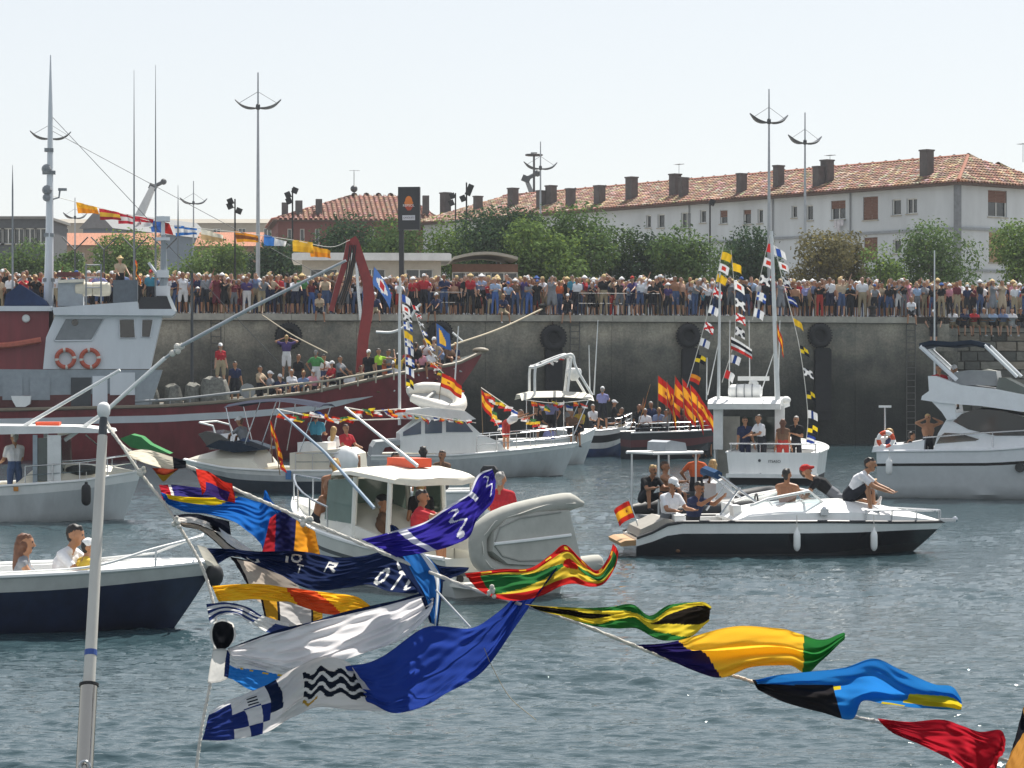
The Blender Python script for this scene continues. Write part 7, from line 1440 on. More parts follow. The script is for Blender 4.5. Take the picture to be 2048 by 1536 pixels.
garland_px('flag_string', 'row of small pennants between the tips of the two outriggers', [(560+i*15, 824+5*math.sin(i)+i*.7) for i in range(10)], 46.5, .16, .1, OR_, [(553, 818), (620, 832), (690, 840), (800, 838)])
garland_px('flag_string', 'row of small pennants from the right outrigger tip to the cruiser cabin', [(698+i*13, 818+3*math.sin(2*i)) for i in range(8)], 46, .16, .12, OR_, [(690, 815), (740, 822), (800, 818)])
garland_px('flag_string', 'slanting pennants at the bow of the white cabin cruiser', [(968+i*11, 785+i*6.5) for i in range(11)], 84, .26, .2, OR_, [(962, 775), (1020, 815), (1090, 860)])
garland_px('flag_string', 'second slanting row of pennants by the cruiser bow rail', [(968+i*6, 800+i*10) for i in range(7)], 83.5, .24, .2, OR_, [(964, 790), (985, 830), (1010, 880)])
garland_px('flag_string', 'white pennants along the radar arch', [(1070+i*10, 727-i*3) for i in range(8)], 93.4, .16, .14, [stripes('#dcdcdc', '#c9c9c9'), stripes('#3a3f4a', '#dcdcdc'), stripes('#dcdcdc', '#b8332f')], [(1066, 732), (1100, 722), (1148, 708)])
garland_px('flag_string', 'small pennants along the roof edge of the white cabin cruiser', [(802+i*13, 828+1.2*i) for i in range(11)], 81.4, .15, .13, OR_, [(796, 824), (870, 834), (952, 846)])
garland_px('flag_string', 'pennants slanting down from the fishing vessel bow', [(862+i*8, 724+i*8) for i in range(8)], 98, .24, .2, OR_, [(856, 718), (890, 750), (930, 795)])
garland_px('flag_string', 'pennants under the white canopy of the radar arch boat', [(1062+i*14, 802+(i % 3)*4) for i in range(8)], 92.6, .22, .2, OR_, [(1050, 800), (1110, 806), (1180, 800)])
# single flags on staffs
def staff_flag(label, x0, y0, x1, y1, Y, fly_px, h_px, pattern, amp=.06, group='Spanish flags', droop=.25, taper=0.):
    a, c = P(x0, y0, Y), P(x1, y1, Y); t = thing('flag', label, 'flag', a, 0, group); d = c-a; MB().tube([(0, 0, 0), d], .014, 5).build('staff', M('flag_staff_wood', '#8b7355', rough=.7), t)
    e = d*(1-h_px*Y/FPX/d.length); wave_flag('cloth', d*.99, e, (fly_px[0]*Y/FPX, rnd.uniform(-.3, .3), -fly_px[1]*Y/FPX), pattern, t, amp=amp*rnd.uniform(1, 2.4), droop=droop+rnd.uniform(-.2, .3), waves=rnd.uniform(1., 2.2), ph=rnd.uniform(0, 6), taper=taper+rnd.uniform(0, .3))
for i, (x0, y0, x1, y1, fx, fy, h, lab) in enumerate(((1316, 850, 1316, 750, 44, 30, 50, 'leftmost of the group'), (1335, 845, 1334, 760, 18, 50, 40, 'hanging low in the group'), (1345, 850, 1350, 750, 40, 34, 54, 'in the middle of the group, upright'), (1370, 850, 1364, 756, 44, 36, 52, 'right of the middle of the group'),
                                          (1388, 850, 1380, 768, 44, 40, 46, 'rightmost of the group'), (1275, 855, 1301, 768, -12, 34, 36, 'held apart left of the group'), (1396, 852, 1395, 792, 24, 16, 30, 'small one below the rightmost'))):
    staff_flag('Spanish flag %s on the dark launch' % lab, x0, y0, x1, y1, 98.5-.2*i, (fx, fy), h, spain, amp=.11, droop=.2+.12*(i % 4), taper=.1*(i % 3), group='Spanish flags waved on the dark launch')
staff_flag('Spanish flag hanging over the sports cruiser, upper one', 545, 925, 540, 838, 70.5, (18, 36), 30, spain); staff_flag('Spanish flag hanging over the sports cruiser, lower one', 560, 950, 548, 872, 70.2, (14, 34), 34, spain)
staff_flag('Spanish flag streaming above the dinghy on the cruiser roof', 878, 800, 884, 745, 81, (40, 14), 28, spain); staff_flag('Spanish flag at the bow of the white cabin cruiser', 966, 880, 962, 778, 82, (18, 22), 34, spain); staff_flag('narrow Spanish flag drooping on the right mast of the wheelhouse boat', 1556, 760, 1554, 642, 78.6, (14, 42), 30, spain)
staff_flag('red white and black striped flag between the masts of the wheelhouse boat', 1462, 730, 1461, 672, 78.8, (42, 18), 26, stripes('#d8d8d8', '#23252c', '#d8d8d8', '#b8332f'), group='flags on the wheelhouse boat')
def cross_flag(u, v): return '#b03038' if abs(u-.5) < .1 and abs(v-.5) < .2 else ('#d8d8d8' if abs(u-.5)+abs(v-.5)*.8 < .34 else '#4a6fae')
staff_flag('blue and white flag with a red mark waved beside the red crane', 738, 640, 748, 532, 107, (36, 34), 36, cross_flag, group='large flags at the fishing vessel bow')
def tri_flag(u, v): return '#dcae3a' if (v > u*.8-.02 and u > .2 and u < .75 and v < .85) else '#33568f'
staff_flag('blue flag with a yellow triangle at the bow of the fishing vessel', 874, 720, 872, 645, 100, (28, 14), 46, tri_flag, group='large flags at the fishing vessel bow')
staff_flag('narrow orange flag on the fishing vessel bridge roof', 272, 570, 268, 508, 101.5, (8, 34), 16, stripes('#c8502a', '#d98a2a'), group='large flags at the fishing vessel bow')
# hammock like white awning pole by the cruiser mast
a = P(752, 664, 97); tag(MB().tube([p-a for p in [Vector(q) for q in spline([tuple(P(752, 664, 97)), tuple(P(785, 664, 97)), tuple(P(812, 650, 97)), tuple(P(830, 620, 97)), tuple(P(842, 608, 97))], 16)]], [.05]*17, 6).build('bent_pole', OFFW), 'bent white pole at the bow of the fishing vessel', 'pole').location = a
# ------------------------------------------------------------------ foreground: flag pole and two flag ropes of the photographer's own boat
CL = cloth_mat('flag_nylon', attr='tint', transl=.55, var=.05)
pf = [P(166, 1600, 7.0), P(169, 1536, 7.0), P(205, 872, 7.4)]; o = pf[0]
fp = thing('flag_pole', 'white flag pole with a chrome lower tube in the left foreground', 'pole', o)
at_ = lambda t: P(lerp(169, 205, t), lerp(1536, 872, t), lerp(7.0, 7.4, t))-o
MB().tube([at_(.24), at_(.6), at_(1.0)], [.0175, .0165, .0145], 14).build('pole', M('pole_white_paint', '#bdbab2', rough=.4, var=.1, scale=6, stretch=(1, 1, .2)), fp, smooth=True)
MB().tube([at_(-.12), at_(.25)], .025, 16).build('chrome_tube', M('chrome', '#a8a49c', rough=.12, metal=1., var=.05), fp, smooth=True); MB().tube([at_(.246), at_(.254)], .028, 16).build('collar', BLACK, fp, smooth=True)
MB().tube([at_(.338), at_(.355)], .0182, 14).build('tape', M('blue_tape', '#33539a', rough=.5), fp); MB().tube([at_(.98), at_(1.04), at_(1.055)], [.0125, .0125, .011], 12).build('pole_neck', DGREY, fp, smooth=True)
k = MB(); c = at_(1.065)+Vector((0, 0, .0)); k.lathe(c, [(.012, -.01), (.0185, .0), (.02, .012), (.0185, .026), (.012, .034), (.003, .037)], 16); k.build('truck', OFFW, fp, smooth=True)
k = MB(); c = at_(.0)+Vector((.006, -.03, .01)); k.torus(c, .014, .004, axis=1, n=16, k=6); k.box(c+Vector((0, .01, -.012)), (.03, .02, .012)); k.build('clamp', STEEL, fp, smooth=True)
def rope(name, label, pts, Y0, Y1, r, twist=True):
    n = len(pts); W = [Vector(p) for p in spline([tuple(P(px, py, lerp(Y0, Y1, i/(n-1)))) for i, (px, py) in enumerate(pts)], 160)]; o = W[0]; k = MB()
    k.tube([p-o for p in W], [r*(1+.12*math.sin(i*2.1)) for i in range(161)], 8)
    # two strands wound round each other and a few lashings
    for ph in (0, math.pi):
        L = []
        for i in range(161):
            d = (W[min(160, i+1)]-W[max(0, i-1)]).normalized(); s = d.orthogonal().normalized(); q = d.cross(s); a = i*1.25+ph; L.append(W[i]-o+(s*math.cos(a)+q*math.sin(a))*r*.8)
        k.tube(L, r*.55, 5)
    ro_ = tag(k.build(name, ROPE, smooth=True), label, 'rope'); ro_.location = o; return ro_, W
R1 = [(206, 842), (240, 886), (275, 938), (330, 1010), (372, 1075), (400, 1125), (420, 1180), (432, 1245), (428, 1310), (420, 1370), (408, 1430), (400, 1480), (391, 1550)]
R2 = [(208, 838), (255, 900), (330, 922), (385, 936), (440, 965), (520, 1000), (570, 1022), (640, 1052), (720, 1086), (800, 1120), (930, 1172), (1030, 1205), (1150, 1244), (1270, 1292), (1350, 1322), (1460, 1350), (1510, 1366), (1600, 1404), (1720, 1436), (1770, 1447), (1900, 1492), (2070, 1534)]
rope('flag_rope', 'white rope running down from the pole top with club flags tied to it', R1, 7.42, 7.0, .0042); rope('flag_rope', 'white rope slanting from the pole top to the lower right with national flags', R2, 7.48, 6.42, .0048)
def knot(px, py, Y, s, lab):
    c = P(px, py, Y); k = MB(); g = random.Random(int(px)); 
    for i in range(9): k.sphere((g.gauss(0, s*.5), g.gauss(0, s*.3), g.gauss(0, s*.45)), s*g.uniform(.35, .6), n=8, k=6)
    k2 = tag(k.build('rope_knot', ROPE, smooth=True), lab, 'knot', 'lashings on the flag ropes'); k2.location = c
knot(352, 1046, 7.2, .014, 'white lashing on the club flag rope beside the striped white flag'); knot(283, 945, 7.3, .016, 'thick lashing on the club flag rope, uppermost one'); knot(985, 1186, 6.8, .014, 'cream lashing below the red yellow green flag'); knot(610, 1040, 7.05, .016, 'lumpy lashing beside the red blue orange flag')
def flag(label, rows, Y, pattern, amp=.03, fr=2.2, nu=70, nv=44, drift=0., ph=0., sk=1.1, name='flag', group='flags on the foreground ropes', z=0., rd=None):
    """net of (px, py) rows with its own folds in depth"""
    R_ = []
    nr = len(rows)
    for j, r in enumerate(rows):
        n = len(r); R_.append([P(px, py, Y+amp*math.sin(2*math.pi*fr*i/max(1, n-1)+ph+sk*j)*min(1., .25+i/max(1, n-1)*2)+drift*i/max(1, n-1)+z*j+((rd[j]*min(1., 3*i/n)) if rd else 0.)) for i, (px, py) in enumerate(r)])
    o = R_[0][0].copy(); R_ = [[p-o for p in r] for r in R_]
    k = cloth(name, R_, pattern, nu, nv, None, CL, wr=.011*min(.6, (R_[0][-1]-R_[0][0]).length)); k.location = o; tag(k, label, 'flag', group); return k
def seg_d(px, py, a, b):
    ax, ay, bx, by = *a, *b; dx, dy = bx-ax, by-ay; t = max(0, min(1, ((px-ax)*dx+(py-ay)*dy)/max(1e-9, dx*dx+dy*dy))); return math.hypot(px-ax-t*dx, py-ay-t*dy)
GL = {'E': [((0, 0), (0, 1)), ((0, 0), (.6, 0)), ((0, .5), (.5, .5)), ((0, 1), (.6, 1))], 'O': [((.3+.3*math.cos(a), .5+.5*math.sin(a)), (.3+.3*math.cos(a+.7), .5+.5*math.sin(a+.7))) for a in [i*.698 for i in range(9)]], 'T': [((0, 0), (.6, 0)), ((.3, 0), (.3, 1))], 'C': [((.3+.3*math.cos(a), .5+.5*math.sin(a)), (.3+.3*math.cos(a+.6), .5+.5*math.sin(a+.6))) for a in [.9+i*.6 for i in range(7)]],
      'U': [((0, 0), (.05, .7)), ((.05, .7), (.3, 1)), ((.3, 1), (.55, .7)), ((.55, .7), (.6, 0))], 'R': [((0, 0), (0, 1)), ((0, 0), (.5, .05)), ((.5, .05), (.5, .45)), ((.5, .45), (0, .5)), ((.2, .5), (.6, 1))], 'I': [((.3, 0), (.3, 1))], 'J': [((.5, 0), (.5, .8)), ((.5, .8), (.25, 1)), ((.25, 1), (0, .8))], 'B': [((0, 0), (0, 1)), ((0, 0), (.5, .1)), ((.5, .1), (.45, .45)), ((.45, .45), (0, .5)), ((.45, .5), (.55, .9)), ((.55, .9), (0, 1))]}
def glyphs(items, asp=.14):
    """items = (char, u, v, width, height, weight); returns a test for ink"""
    S_ = []
    for c, u, v, w, h, wt in items:
        for a, b_ in GL[c]: S_.append(((u+a[0]*w, (v+a[1]*h)*asp), (u+b_[0]*w, (v+b_[1]*h)*asp), wt*.42, h/w))
    def ink(u, v): return any(seg_d(u, v*asp, a, b_) < wt for a, b_, wt, _ in S_)
    return ink
# ---- club flags on the left rope
flag('violet flag with a red and white hoist, topmost on the club flag rope', [[(318, 970), (350, 970), (400, 976), (470, 985)], [(322, 985), (356, 987), (405, 992), (470, 996)], [(324, 1001), (360, 1001), (410, 1004), (470, 1005)]], 7.34, lambda u, v: '#a52a35' if u < .2 else ('#d8d4d0' if u < .26 else '#393470'))
flag('bright blue flag with a yellow patch near the top of the club rope', [[(322, 984), (350, 992), (420, 995), (480, 994), (522, 1004), (530, 980), (545, 1004), (562, 1022)], [(326, 996), (360, 1006), (420, 1014), (475, 1018), (515, 1035), (535, 1028), (548, 1030), (560, 1036)], [(336, 1010), (372, 1024), (420, 1030), (468, 1044), (500, 1066), (520, 1086), (530, 1100), (552, 1052)]], 7.28,
     lambda u, v: '#e6c928' if (.06 < u < .42-.25*v and v < .40) else '#2360ab', amp=.035, fr=1.6)
flag('black cloth hanging under the bright blue flag', [[(346, 1030), (390, 1028), (430, 1036), (458, 1042)], [(356, 1040), (400, 1046), (435, 1052), (460, 1056)], [(364, 1046), (404, 1056), (440, 1064), (462, 1070)]], 7.26, lambda u, v: '#24262f', nu=30, nv=14)
flag('white and beige flag edged in black, slanting below the black cloth', [[(348, 1034), (392, 1036), (432, 1052), (470, 1078), (506, 1102)], [(356, 1046), (396, 1050), (432, 1066), (466, 1094), (500, 1106)], [(366, 1054), (402, 1062), (430, 1084), (464, 1112), (492, 1114)]], 7.22, lambda u, v: ('#dedad6' if v < .42+.1*u else ('#2a2626' if v < .5+.1*u or v > .93 else '#b3a598')), nu=50, nv=30)
ink5 = glyphs([('U', .17, .50, .06, .28, .009), ('I', .285, .22, .03, .2, .009), ('O', .31, .12, .05, .2, .009), ('T', .335, .42, .03, .2, .008), ('R', .43, .16, .05, .24, .009), ('C', .69, .26, .042, .26, .012), ('E', .75, .22, .042, .28, .012), ('O', .64, .62, .055, .32, .012), ('T', .715, .60, .042, .32, .012), ('C', .77, .58, .045, .32, .012)])
flag('long navy flag with white capital letters, blowing right from the club rope', [[(407, 1096), (450, 1097), (500, 1103), (560, 1102), (620, 1105), (680, 1116), (730, 1111), (770, 1101), (800, 1090), (840, 1110), (880, 1131), (938, 1136)], [(420, 1114), (455, 1106), (500, 1116), (560, 1125), (610, 1140), (660, 1150), (720, 1140), (770, 1130), (810, 1136), (850, 1150), (885, 1152), (936, 1140)],
      [(432, 1130), (470, 1112), (512, 1130), (560, 1150), (600, 1172), (640, 1182), (690, 1176), (740, 1170), (780, 1184), (820, 1187), (855, 1178), (932, 1143)]], 7.12, lambda u, v: '#d6d6d4' if ink5(u, v) else '#232d4c', amp=.03, fr=2.4, nu=220, nv=70)
flag('white sleeve tied on the club rope at the hoist of the navy flag', [[(394, 1090), (412, 1094)], [(404, 1112), (426, 1112)], [(414, 1132), (438, 1132)]], 7.1, lambda u, v: '#dcd6c8', nu=16, nv=20, amp=.008)
flag('beige cloth with a black border behind the navy lettered flag', [[(460, 1113), (500, 1122), (545, 1138), (592, 1168)], [(478, 1140), (515, 1160), (555, 1172), (602, 1180)], [(500, 1180), (522, 1206), (565, 1206), (614, 1192)]], 7.2, lambda u, v: '#26252b' if (u < .1 or v < .06) else '#b3a79b', nu=40, nv=24)
flag('yellow flag with a red middle stripe tied across the club rope', [[(424, 1172), (480, 1168), (540, 1170), (573, 1175), (620, 1181), (670, 1187), (712, 1193), (739, 1211)], [(430, 1188), (488, 1184), (545, 1186), (577, 1190), (624, 1200), (672, 1207), (708, 1206), (741, 1214)], [(437, 1204), (500, 1200), (560, 1203), (583, 1206), (628, 1222), (672, 1230), (706, 1224), (743, 1218)]], 7.05,
     lambda u, v: '#d2542e' if .42+.05*v < u < .60+.16*v else '#f2bb30', amp=.025, fr=1.5)
flag('navy and white striped pennant below the yellow and red flag', [[(412, 1208), (450, 1205), (490, 1212), (522, 1230), (560, 1242), (580, 1248)], [(416, 1228), (446, 1217), (480, 1222), (512, 1238), (548, 1252), (578, 1258)], [(420, 1250), (440, 1232), (470, 1230), (500, 1246), (534, 1264), (574, 1270)]], 7.04, lambda u, v: ('#d9d9da' if int(v*6) % 2 else '#2f3d6b') if u < .62 else ('#3b4a7c' if (u > .78 and v > .3) else '#dddddb'), amp=.02)
flag('pale cloth with ochre corners behind the striped pennant', [[(520, 1192), (560, 1198), (610, 1204), (645, 1204)], [(526, 1220), (562, 1228), (612, 1228), (645, 1224)], [(532, 1246), (562, 1266), (612, 1254), (645, 1242)]], 7.16, lambda u, v: ('#26282e' if (u < .04 or .28 < u < .33 or .76 < u < .8) else ('#b88a2e' if (u < .28 or u > .8) else '#bdbab8')), nu=50, nv=24)
flag('big pale grey flag with a navy top border, across the lower left', [[(455, 1297), (520, 1272), (600, 1248), (700, 1222), (780, 1204), (842, 1188), (870, 1196)], [(456, 1303), (530, 1290), (610, 1272), (700, 1252), (790, 1230), (850, 1206), (868, 1204)], [(460, 1312), (540, 1318), (620, 1302), (700, 1284), (790, 1252), (852, 1220), (866, 1214)], [(462, 1318), (540, 1340), (620, 1330), (690, 1318), (780, 1290), (840, 1250), (860, 1228)]], 6.98,
     lambda u, v: '#1d2744' if (v < .07 or u > .985) else '#e2e0e2', amp=.03, fr=1.3, nu=110)
flag('upright folded flag of navy and mid blue with a white stripe', [[(780, 1050), (785, 1092), (806, 1142), (840, 1192), (860, 1246)], [(785, 1050), (806, 1096), (836, 1146), (858, 1192), (866, 1248)], [(790, 1052), (828, 1090), (860, 1130), (874, 1166), (870, 1250)], [(795, 1056), (850, 1110), (882, 1138), (886, 1166), (876, 1254)]], 7.02, lambda u, v: '#1d2744' if (v < .2 or v > .86 or u < .16) else ('#d4d8da' if .62 < v < .8 and u > .25 else '#2d69ad'), amp=.03, fr=.8, sk=1.6)
flag('white hoist cloth tied to the club rope beside the blue and white flag', [[(426, 1299), (446, 1297), (458, 1302)], [(420, 1332), (440, 1332), (456, 1330)], [(415, 1367), (438, 1364), (454, 1358)]], 6.97, lambda u, v: '#dcd9d4', nu=20, nv=20, amp=.01)
flag('sky blue and white flag with small yellow marks low on the club rope', [[(454, 1300), (472, 1316), (520, 1324), (570, 1334), (602, 1346)], [(450, 1326), (474, 1338), (510, 1346), (560, 1354), (600, 1356)], [(448, 1352), (470, 1362), (502, 1381), (534, 1386), (584, 1372)]], 6.96, lambda u, v: '#26325e' if u < .1 else ('#c9a53a' if (abs(v-.44) < .035 and (u*14) % 2 < .7 and u > .3) else ('#d9d9d8' if v < .42+.06*math.sin(9*u) else '#3079c4')), amp=.02)
def waves_pat(u, v):
    if u < .17: return '#27356f' if v > .12 else '#d6d6d8'
    if u < .40: 
        return '#27356f' if (int((u-.17)/.09) + int(v*2.6)) % 2 and v > .35 else ('#2c2f3a' if (.29 < u < .35 and .12 < v < .42 and (abs((v*30) % 2-1) < .55)) else '#d8d5d4')
    if u < .46+.02*v: return '#1f2944' if v < .62 else '#d8d5d4'
    if .60 < u < .93:
        w = v-.06*math.sin(u*60)
        for c in (.30, .48, .66):
            if abs(w-c) < .055: return '#1f2430'
        if abs(w-.82) < .035 and u < .7: return '#b08a3a'
    return '#d3cfcc'
flag('white and blue checked flag with black wavy lines, lowest on the club rope', [[(419, 1424), (455, 1402), (485, 1390), (540, 1366), (590, 1336), (640, 1314), (690, 1322), (706, 1336)], [(414, 1442), (458, 1428), (495, 1414), (552, 1396), (598, 1366), (646, 1346), (700, 1356), (735, 1374)], [(410, 1460), (460, 1452), (505, 1440), (550, 1428), (598, 1400), (642, 1384), (702, 1390), (765, 1402)], [(404, 1480), (460, 1480), (510, 1472), (542, 1460), (590, 1432), (634, 1416), (706, 1420), (795, 1424)]], 6.9, waves_pat, amp=.03, fr=1.7, nu=150, nv=60)
flag('large royal blue flag streaming up to the right from the lowest club flag', [[(690, 1334), (760, 1316), (850, 1256), (940, 1256), (1000, 1222), (1048, 1176), (1113, 1130)], [(700, 1350), (772, 1356), (858, 1320), (935, 1290), (995, 1254), (1046, 1198), (1114, 1134)], [(712, 1372), (778, 1398), (855, 1376), (925, 1340), (980, 1306), (1040, 1226), (1113, 1139)], [(735, 1404), (790, 1426), (852, 1412), (900, 1382), (966, 1344), (1036, 1246), (1110, 1143)]], 6.88, lambda u, v: '#2a4190', amp=.06, fr=1.4, nu=110, nv=60)
flag('small black flag with white edges curled round the club rope', [[(428, 1244), (446, 1238), (466, 1246)], [(420, 1262), (444, 1258), (472, 1264)], [(421, 1280), (445, 1282), (470, 1278)], [(430, 1296), (446, 1299), (460, 1292)]], 6.99, lambda u, v: '#d8d6d2' if (u < .1 or u > .93 or v < .07) else '#1d1e22', nu=40, nv=40, amp=.025, fr=.9)
# ---- national flags on the slanting rope
flag('cream flag with a black end, first on the slanting rope', [[(255, 903), (292, 899), (332, 910), (372, 922)], [(260, 912), (298, 914), (334, 924), (372, 930)], [(266, 918), (302, 930), (336, 938), (372, 936)]], 7.3, lambda u, v: '#25262c' if u > .78 else '#d6cfbe', nu=40, nv=20)
flag('small maroon and ochre pennant under the cream flag', [[(304, 936), (330, 936), (362, 934)], [(312, 946), (330, 948), (352, 942)], [(320, 957), (328, 963), (342, 950)]], 7.28, lambda u, v: '#7a3528' if v < .55 else '#9c8136', nu=24, nv=14)
flag('red flag with a violet fold near the top of the slanting rope', [[(391, 937), (418, 944), (446, 962), (464, 967)], [(396, 958), (420, 962), (448, 976), (468, 984)], [(402, 976), (418, 978), (440, 992), (470, 996)], [(404, 990), (414, 984), (436, 998), (470, 1006)]], 7.24, lambda u, v: '#36295e' if (v > .42 and .22 < u < .86) else '#b83229', amp=.02)
flag('red blue and orange flag hanging below the bright blue one', [[(540, 1036), (562, 1024), (586, 1036), (614, 1054), (630, 1062)], [(532, 1072), (556, 1064), (584, 1070), (612, 1084), (636, 1090)], [(523, 1110), (548, 1106), (580, 1107), (610, 1112), (642, 1115)]], 7.15, lambda u, v: '#98262e' if u < .26-.12*(1-v) else ('#23264d' if u < .56 else '#d6912e'), amp=.03)
def snake(u, v):
    for c in (.47, .86):
        w = .5+.26*math.sin((u-c)*70); 
        if abs(u-c) < .075 and abs(v-.15-((u-c)+.075)/.15*.62) < 0: pass
        t = (v-.16)/.66
        if 0 < t < 1 and abs(u-(c+.035*math.sin(t*11))) < .014: return True
    return math.hypot((u-.44)*2.4, v-.86) < .07
flag('violet blue flag with white wavy marks curling over the hardtop boat', [[(722, 1078), (780, 1064), (850, 1044), (900, 1010), (936, 988), (956, 950), (984, 937)], [(742, 1088), (796, 1078), (862, 1058), (916, 1026), (950, 1000), (972, 966), (988, 948)], [(762, 1098), (815, 1090), (878, 1074), (932, 1042), (958, 1016), (980, 980), (990, 956)], [(792, 1114), (850, 1106), (902, 1092), (938, 1074), (954, 1040), (986, 1002), (992, 962)]], 7.0, lambda u, v: '#cfcfd8' if (snake(u, v) or (.2 < u < .24) or (v < .06 and u > .15) or (.66 < u < .70 and v < .4)) else '#342d86', amp=.035, nu=120, nv=50)  # pale strip along the top edge is sunlight put into the cloth colour
def grenada(u, v):
    if v < .2 or v > .84 or u < .05 or u > .95: return '#b32a28' if not ((abs((u*7) % 1-.5) < .12) and (.06 < v < .14)) else '#d9b53a'
    a, c = (u-.5)/.45, (v-.52)/.32
    if math.hypot((u-.5)*2, v-.52) < .12: return '#b32a28'
    return '#cdb23e' if abs(c) > abs(a) else '#2f6b3c'
flag('red yellow and green flag in front of the tender', [[(929, 1148), (1000, 1138), (1060, 1136), (1100, 1110), (1130, 1090), (1162, 1118), (1192, 1142), (1216, 1116), (1226, 1088)], [(940, 1162), (1002, 1152), (1062, 1148), (1106, 1126), (1138, 1112), (1168, 1136), (1198, 1152), (1222, 1124), (1232, 1094)], [(955, 1178), (1010, 1174), (1066, 1166), (1112, 1148), (1144, 1140), (1174, 1154), (1202, 1160), (1226, 1130), (1235, 1100)], [(985, 1196), (1030, 1202), (1080, 1192), (1120, 1174), (1150, 1168), (1180, 1174), (1208, 1168), (1230, 1136), (1237, 1105)]], 6.82, grenada, amp=.035, fr=2.6, nu=130, nv=56)
def jamaica(u, v):
    if abs(u-v) < .11 or abs(u+v-1) < .11: return '#d2bb3a'
    return '#26221f' if abs(u-.5) > abs(v-.5) else '#2d6a35'
flag('green black and yellow cross flag on the slanting rope', [[(1050, 1208), (1120, 1214), (1185, 1216), (1225, 1214), (1266, 1208), (1300, 1232), (1342, 1210), (1400, 1204), (1423, 1214)], [(1066, 1216), (1130, 1224), (1188, 1232), (1226, 1230), (1268, 1230), (1304, 1248), (1342, 1236), (1396, 1224), (1420, 1226)], [(1080, 1222), (1140, 1238), (1190, 1254), (1230, 1256), (1272, 1258), (1308, 1276), (1340, 1282), (1378, 1276), (1418, 1244)]], 6.72, jamaica, amp=.04, fr=2.4, nu=120, nv=50)
flag('navy yellow and green flag with two full folds on the slanting rope', [[(1272, 1290), (1345, 1284), (1400, 1268), (1480, 1254), (1560, 1257), (1602, 1268), (1640, 1280), (1690, 1267)], [(1282, 1294), (1350, 1296), (1410, 1298), (1490, 1290), (1565, 1290), (1604, 1298), (1640, 1300), (1690, 1270)], [(1300, 1302), (1370, 1306), (1430, 1302), (1500, 1296), (1572, 1296), (1608, 1306), (1642, 1306), (1690, 1273)], [(1330, 1316), (1390, 1330), (1440, 1334), (1500, 1320), (1575, 1314), (1612, 1326), (1642, 1316), (1690, 1276)], [(1360, 1330), (1404, 1348), (1444, 1356), (1500, 1336), (1575, 1332), (1612, 1346), (1640, 1324), (1688, 1279)]], 6.6, lambda u, v: '#292358' if u < .17+.13*v-.02*v*v else ('#f4c840' if u < .74-.06*v else '#2f7a3e'), amp=.0, nu=110, nv=60, rd=[.03, -.02, .09, -.05, .02])
flag('sky blue black and yellow flag on the slanting rope', [[(1505, 1360), (1545, 1351), (1620, 1344), (1690, 1334), (1750, 1319), (1802, 1340), (1870, 1368), (1905, 1374), (1922, 1396)], [(1508, 1366), (1556, 1366), (1626, 1366), (1685, 1362), (1745, 1352), (1800, 1368), (1856, 1380), (1902, 1388), (1924, 1408)], [(1511, 1372), (1564, 1386), (1634, 1394), (1690, 1396), (1738, 1384), (1790, 1392), (1846, 1398), (1898, 1406), (1924, 1415)], [(1515, 1379), (1572, 1406), (1640, 1424), (1702, 1440), (1726, 1404), (1772, 1408), (1832, 1416), (1890, 1419), (1922, 1421)]], 6.45,
     lambda u, v: '#2c2a2c' if (v > .36+.5*max(0, .04-u)*10 and u < .33 and v > .42-u*.1) or (u < .02) else ('#cdb52c' if ((u > .68 and .40+(1-u)*.5 < v < .93-.2*(1-u)) or (.33 < u < .37 and .42 < v < .52) or (v > .95 and .6 < u < .7)) else '#2a79c0'), amp=.045, fr=1.8, nu=120, nv=56, rd=[.04, -.02, .05, -.03])
flag('plain red flag at the lower right', [[(1755, 1437), (1820, 1443), (1885, 1440), (1925, 1452), (1960, 1464), (2000, 1460), (2012, 1480)], [(1762, 1446), (1826, 1460), (1890, 1466), (1930, 1474), (1966, 1488), (1995, 1496), (2008, 1505)], [(1772, 1456), (1832, 1476), (1895, 1494), (1936, 1506), (1968, 1516), (1990, 1516), (1996, 1522)], [(1785, 1466), (1840, 1490), (1902, 1520), (1945, 1548), (1972, 1556), (1988, 1556), (1994, 1552)]], 6.3, lambda u, v: '#a41f2c', amp=.05, fr=1.8)
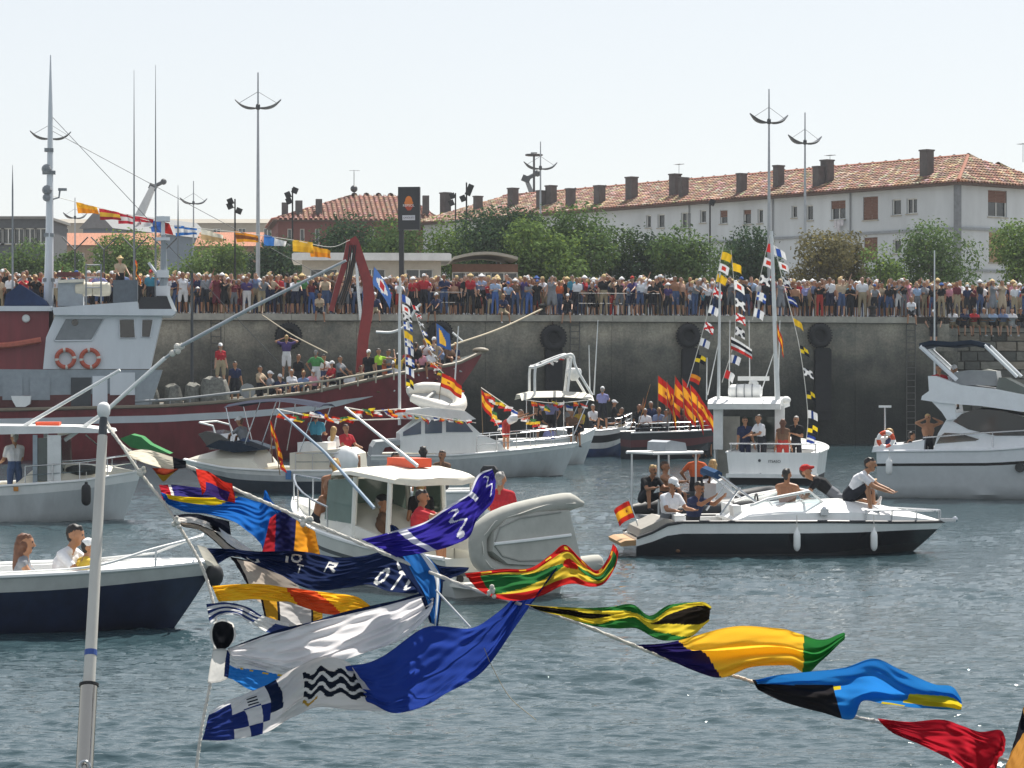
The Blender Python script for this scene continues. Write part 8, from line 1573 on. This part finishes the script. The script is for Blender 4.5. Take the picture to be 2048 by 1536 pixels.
flag('ochre flag with a black hoist at the right edge', [[(2030, 1478), (2040, 1440), (2052, 1408), (2090, 1380)], [(2020, 1510), (2042, 1480), (2064, 1450), (2100, 1420)], [(2006, 1548), (2040, 1530), (2070, 1510), (2110, 1480)], [(1998, 1580), (2040, 1575), (2080, 1560), (2120, 1540)]], 6.25, lambda u, v: '#1f2026' if (v < .3 and u < .55) else '#a9793c', amp=.04)
# loose cord ends
a = P(980, 1318, 6.9); tag(MB().tube([Vector(p)-a for p in spline([tuple(P(968, 1296, 6.9)), tuple(P(985, 1335, 6.9)), tuple(P(1020, 1395, 6.9)), tuple(P(1072, 1440, 6.9))], 20)], .0012, 5).build('loose_cord', M('rope_tan', '#a59b86')), 'thin loose cord trailing from the royal blue flag', 'cord').location = a
a = P(872, 1180, 7.0); tag(MB().tube([Vector((0, 0, 0)), P(940, 1254, 7.0)-a], .0028, 6).build('flag_stick', OFFW), 'thin white stick behind the royal blue flag', 'stick').location = a

# ------------------------------------------------------------------ summer haze: one box of thin even air round everything
k = MB(); k.box((0, 250, 11.5), (1700, 1500, 27)); hz = k.build('haze', None); hm = bpy.data.materials.new('haze_air'); hm.use_nodes = True; nt = hm.node_tree; nt.nodes.clear()
vo = nt.nodes.new('ShaderNodeVolumePrincipled'); vo.inputs['Color'].default_value = (.86, .92, 1, 1); vo.inputs['Density'].default_value = .00022; vo.inputs['Anisotropy'].default_value = .2
nt.links.new(vo.outputs[0], nt.nodes.new('ShaderNodeOutputMaterial').inputs['Volume']); hz.data.materials.clear(); hz.data.materials.append(hm); tag(hz, 'thin pale summer haze over the harbour', kind='stuff')
# ------------------------------------------------------------------ labels: people who look alike are told apart by their order
from collections import defaultdict
dup = defaultdict(list)
for o_ in SC.objects:
    if o_.parent is None and o_.get('category') == 'person': dup[o_['label']].append(o_)
for lab, os_ in dup.items():
    if len(os_) > 1:
        os_.sort(key=lambda q: q.location.x/q.location.y)
        for i, q in enumerate(os_): q['label'] = '%s %s' % (('leftmost', 'next', 'third', 'fourth', 'fifth')[min(i, 4)] if len(os_) > 2 else ('left', 'right')[i], lab)
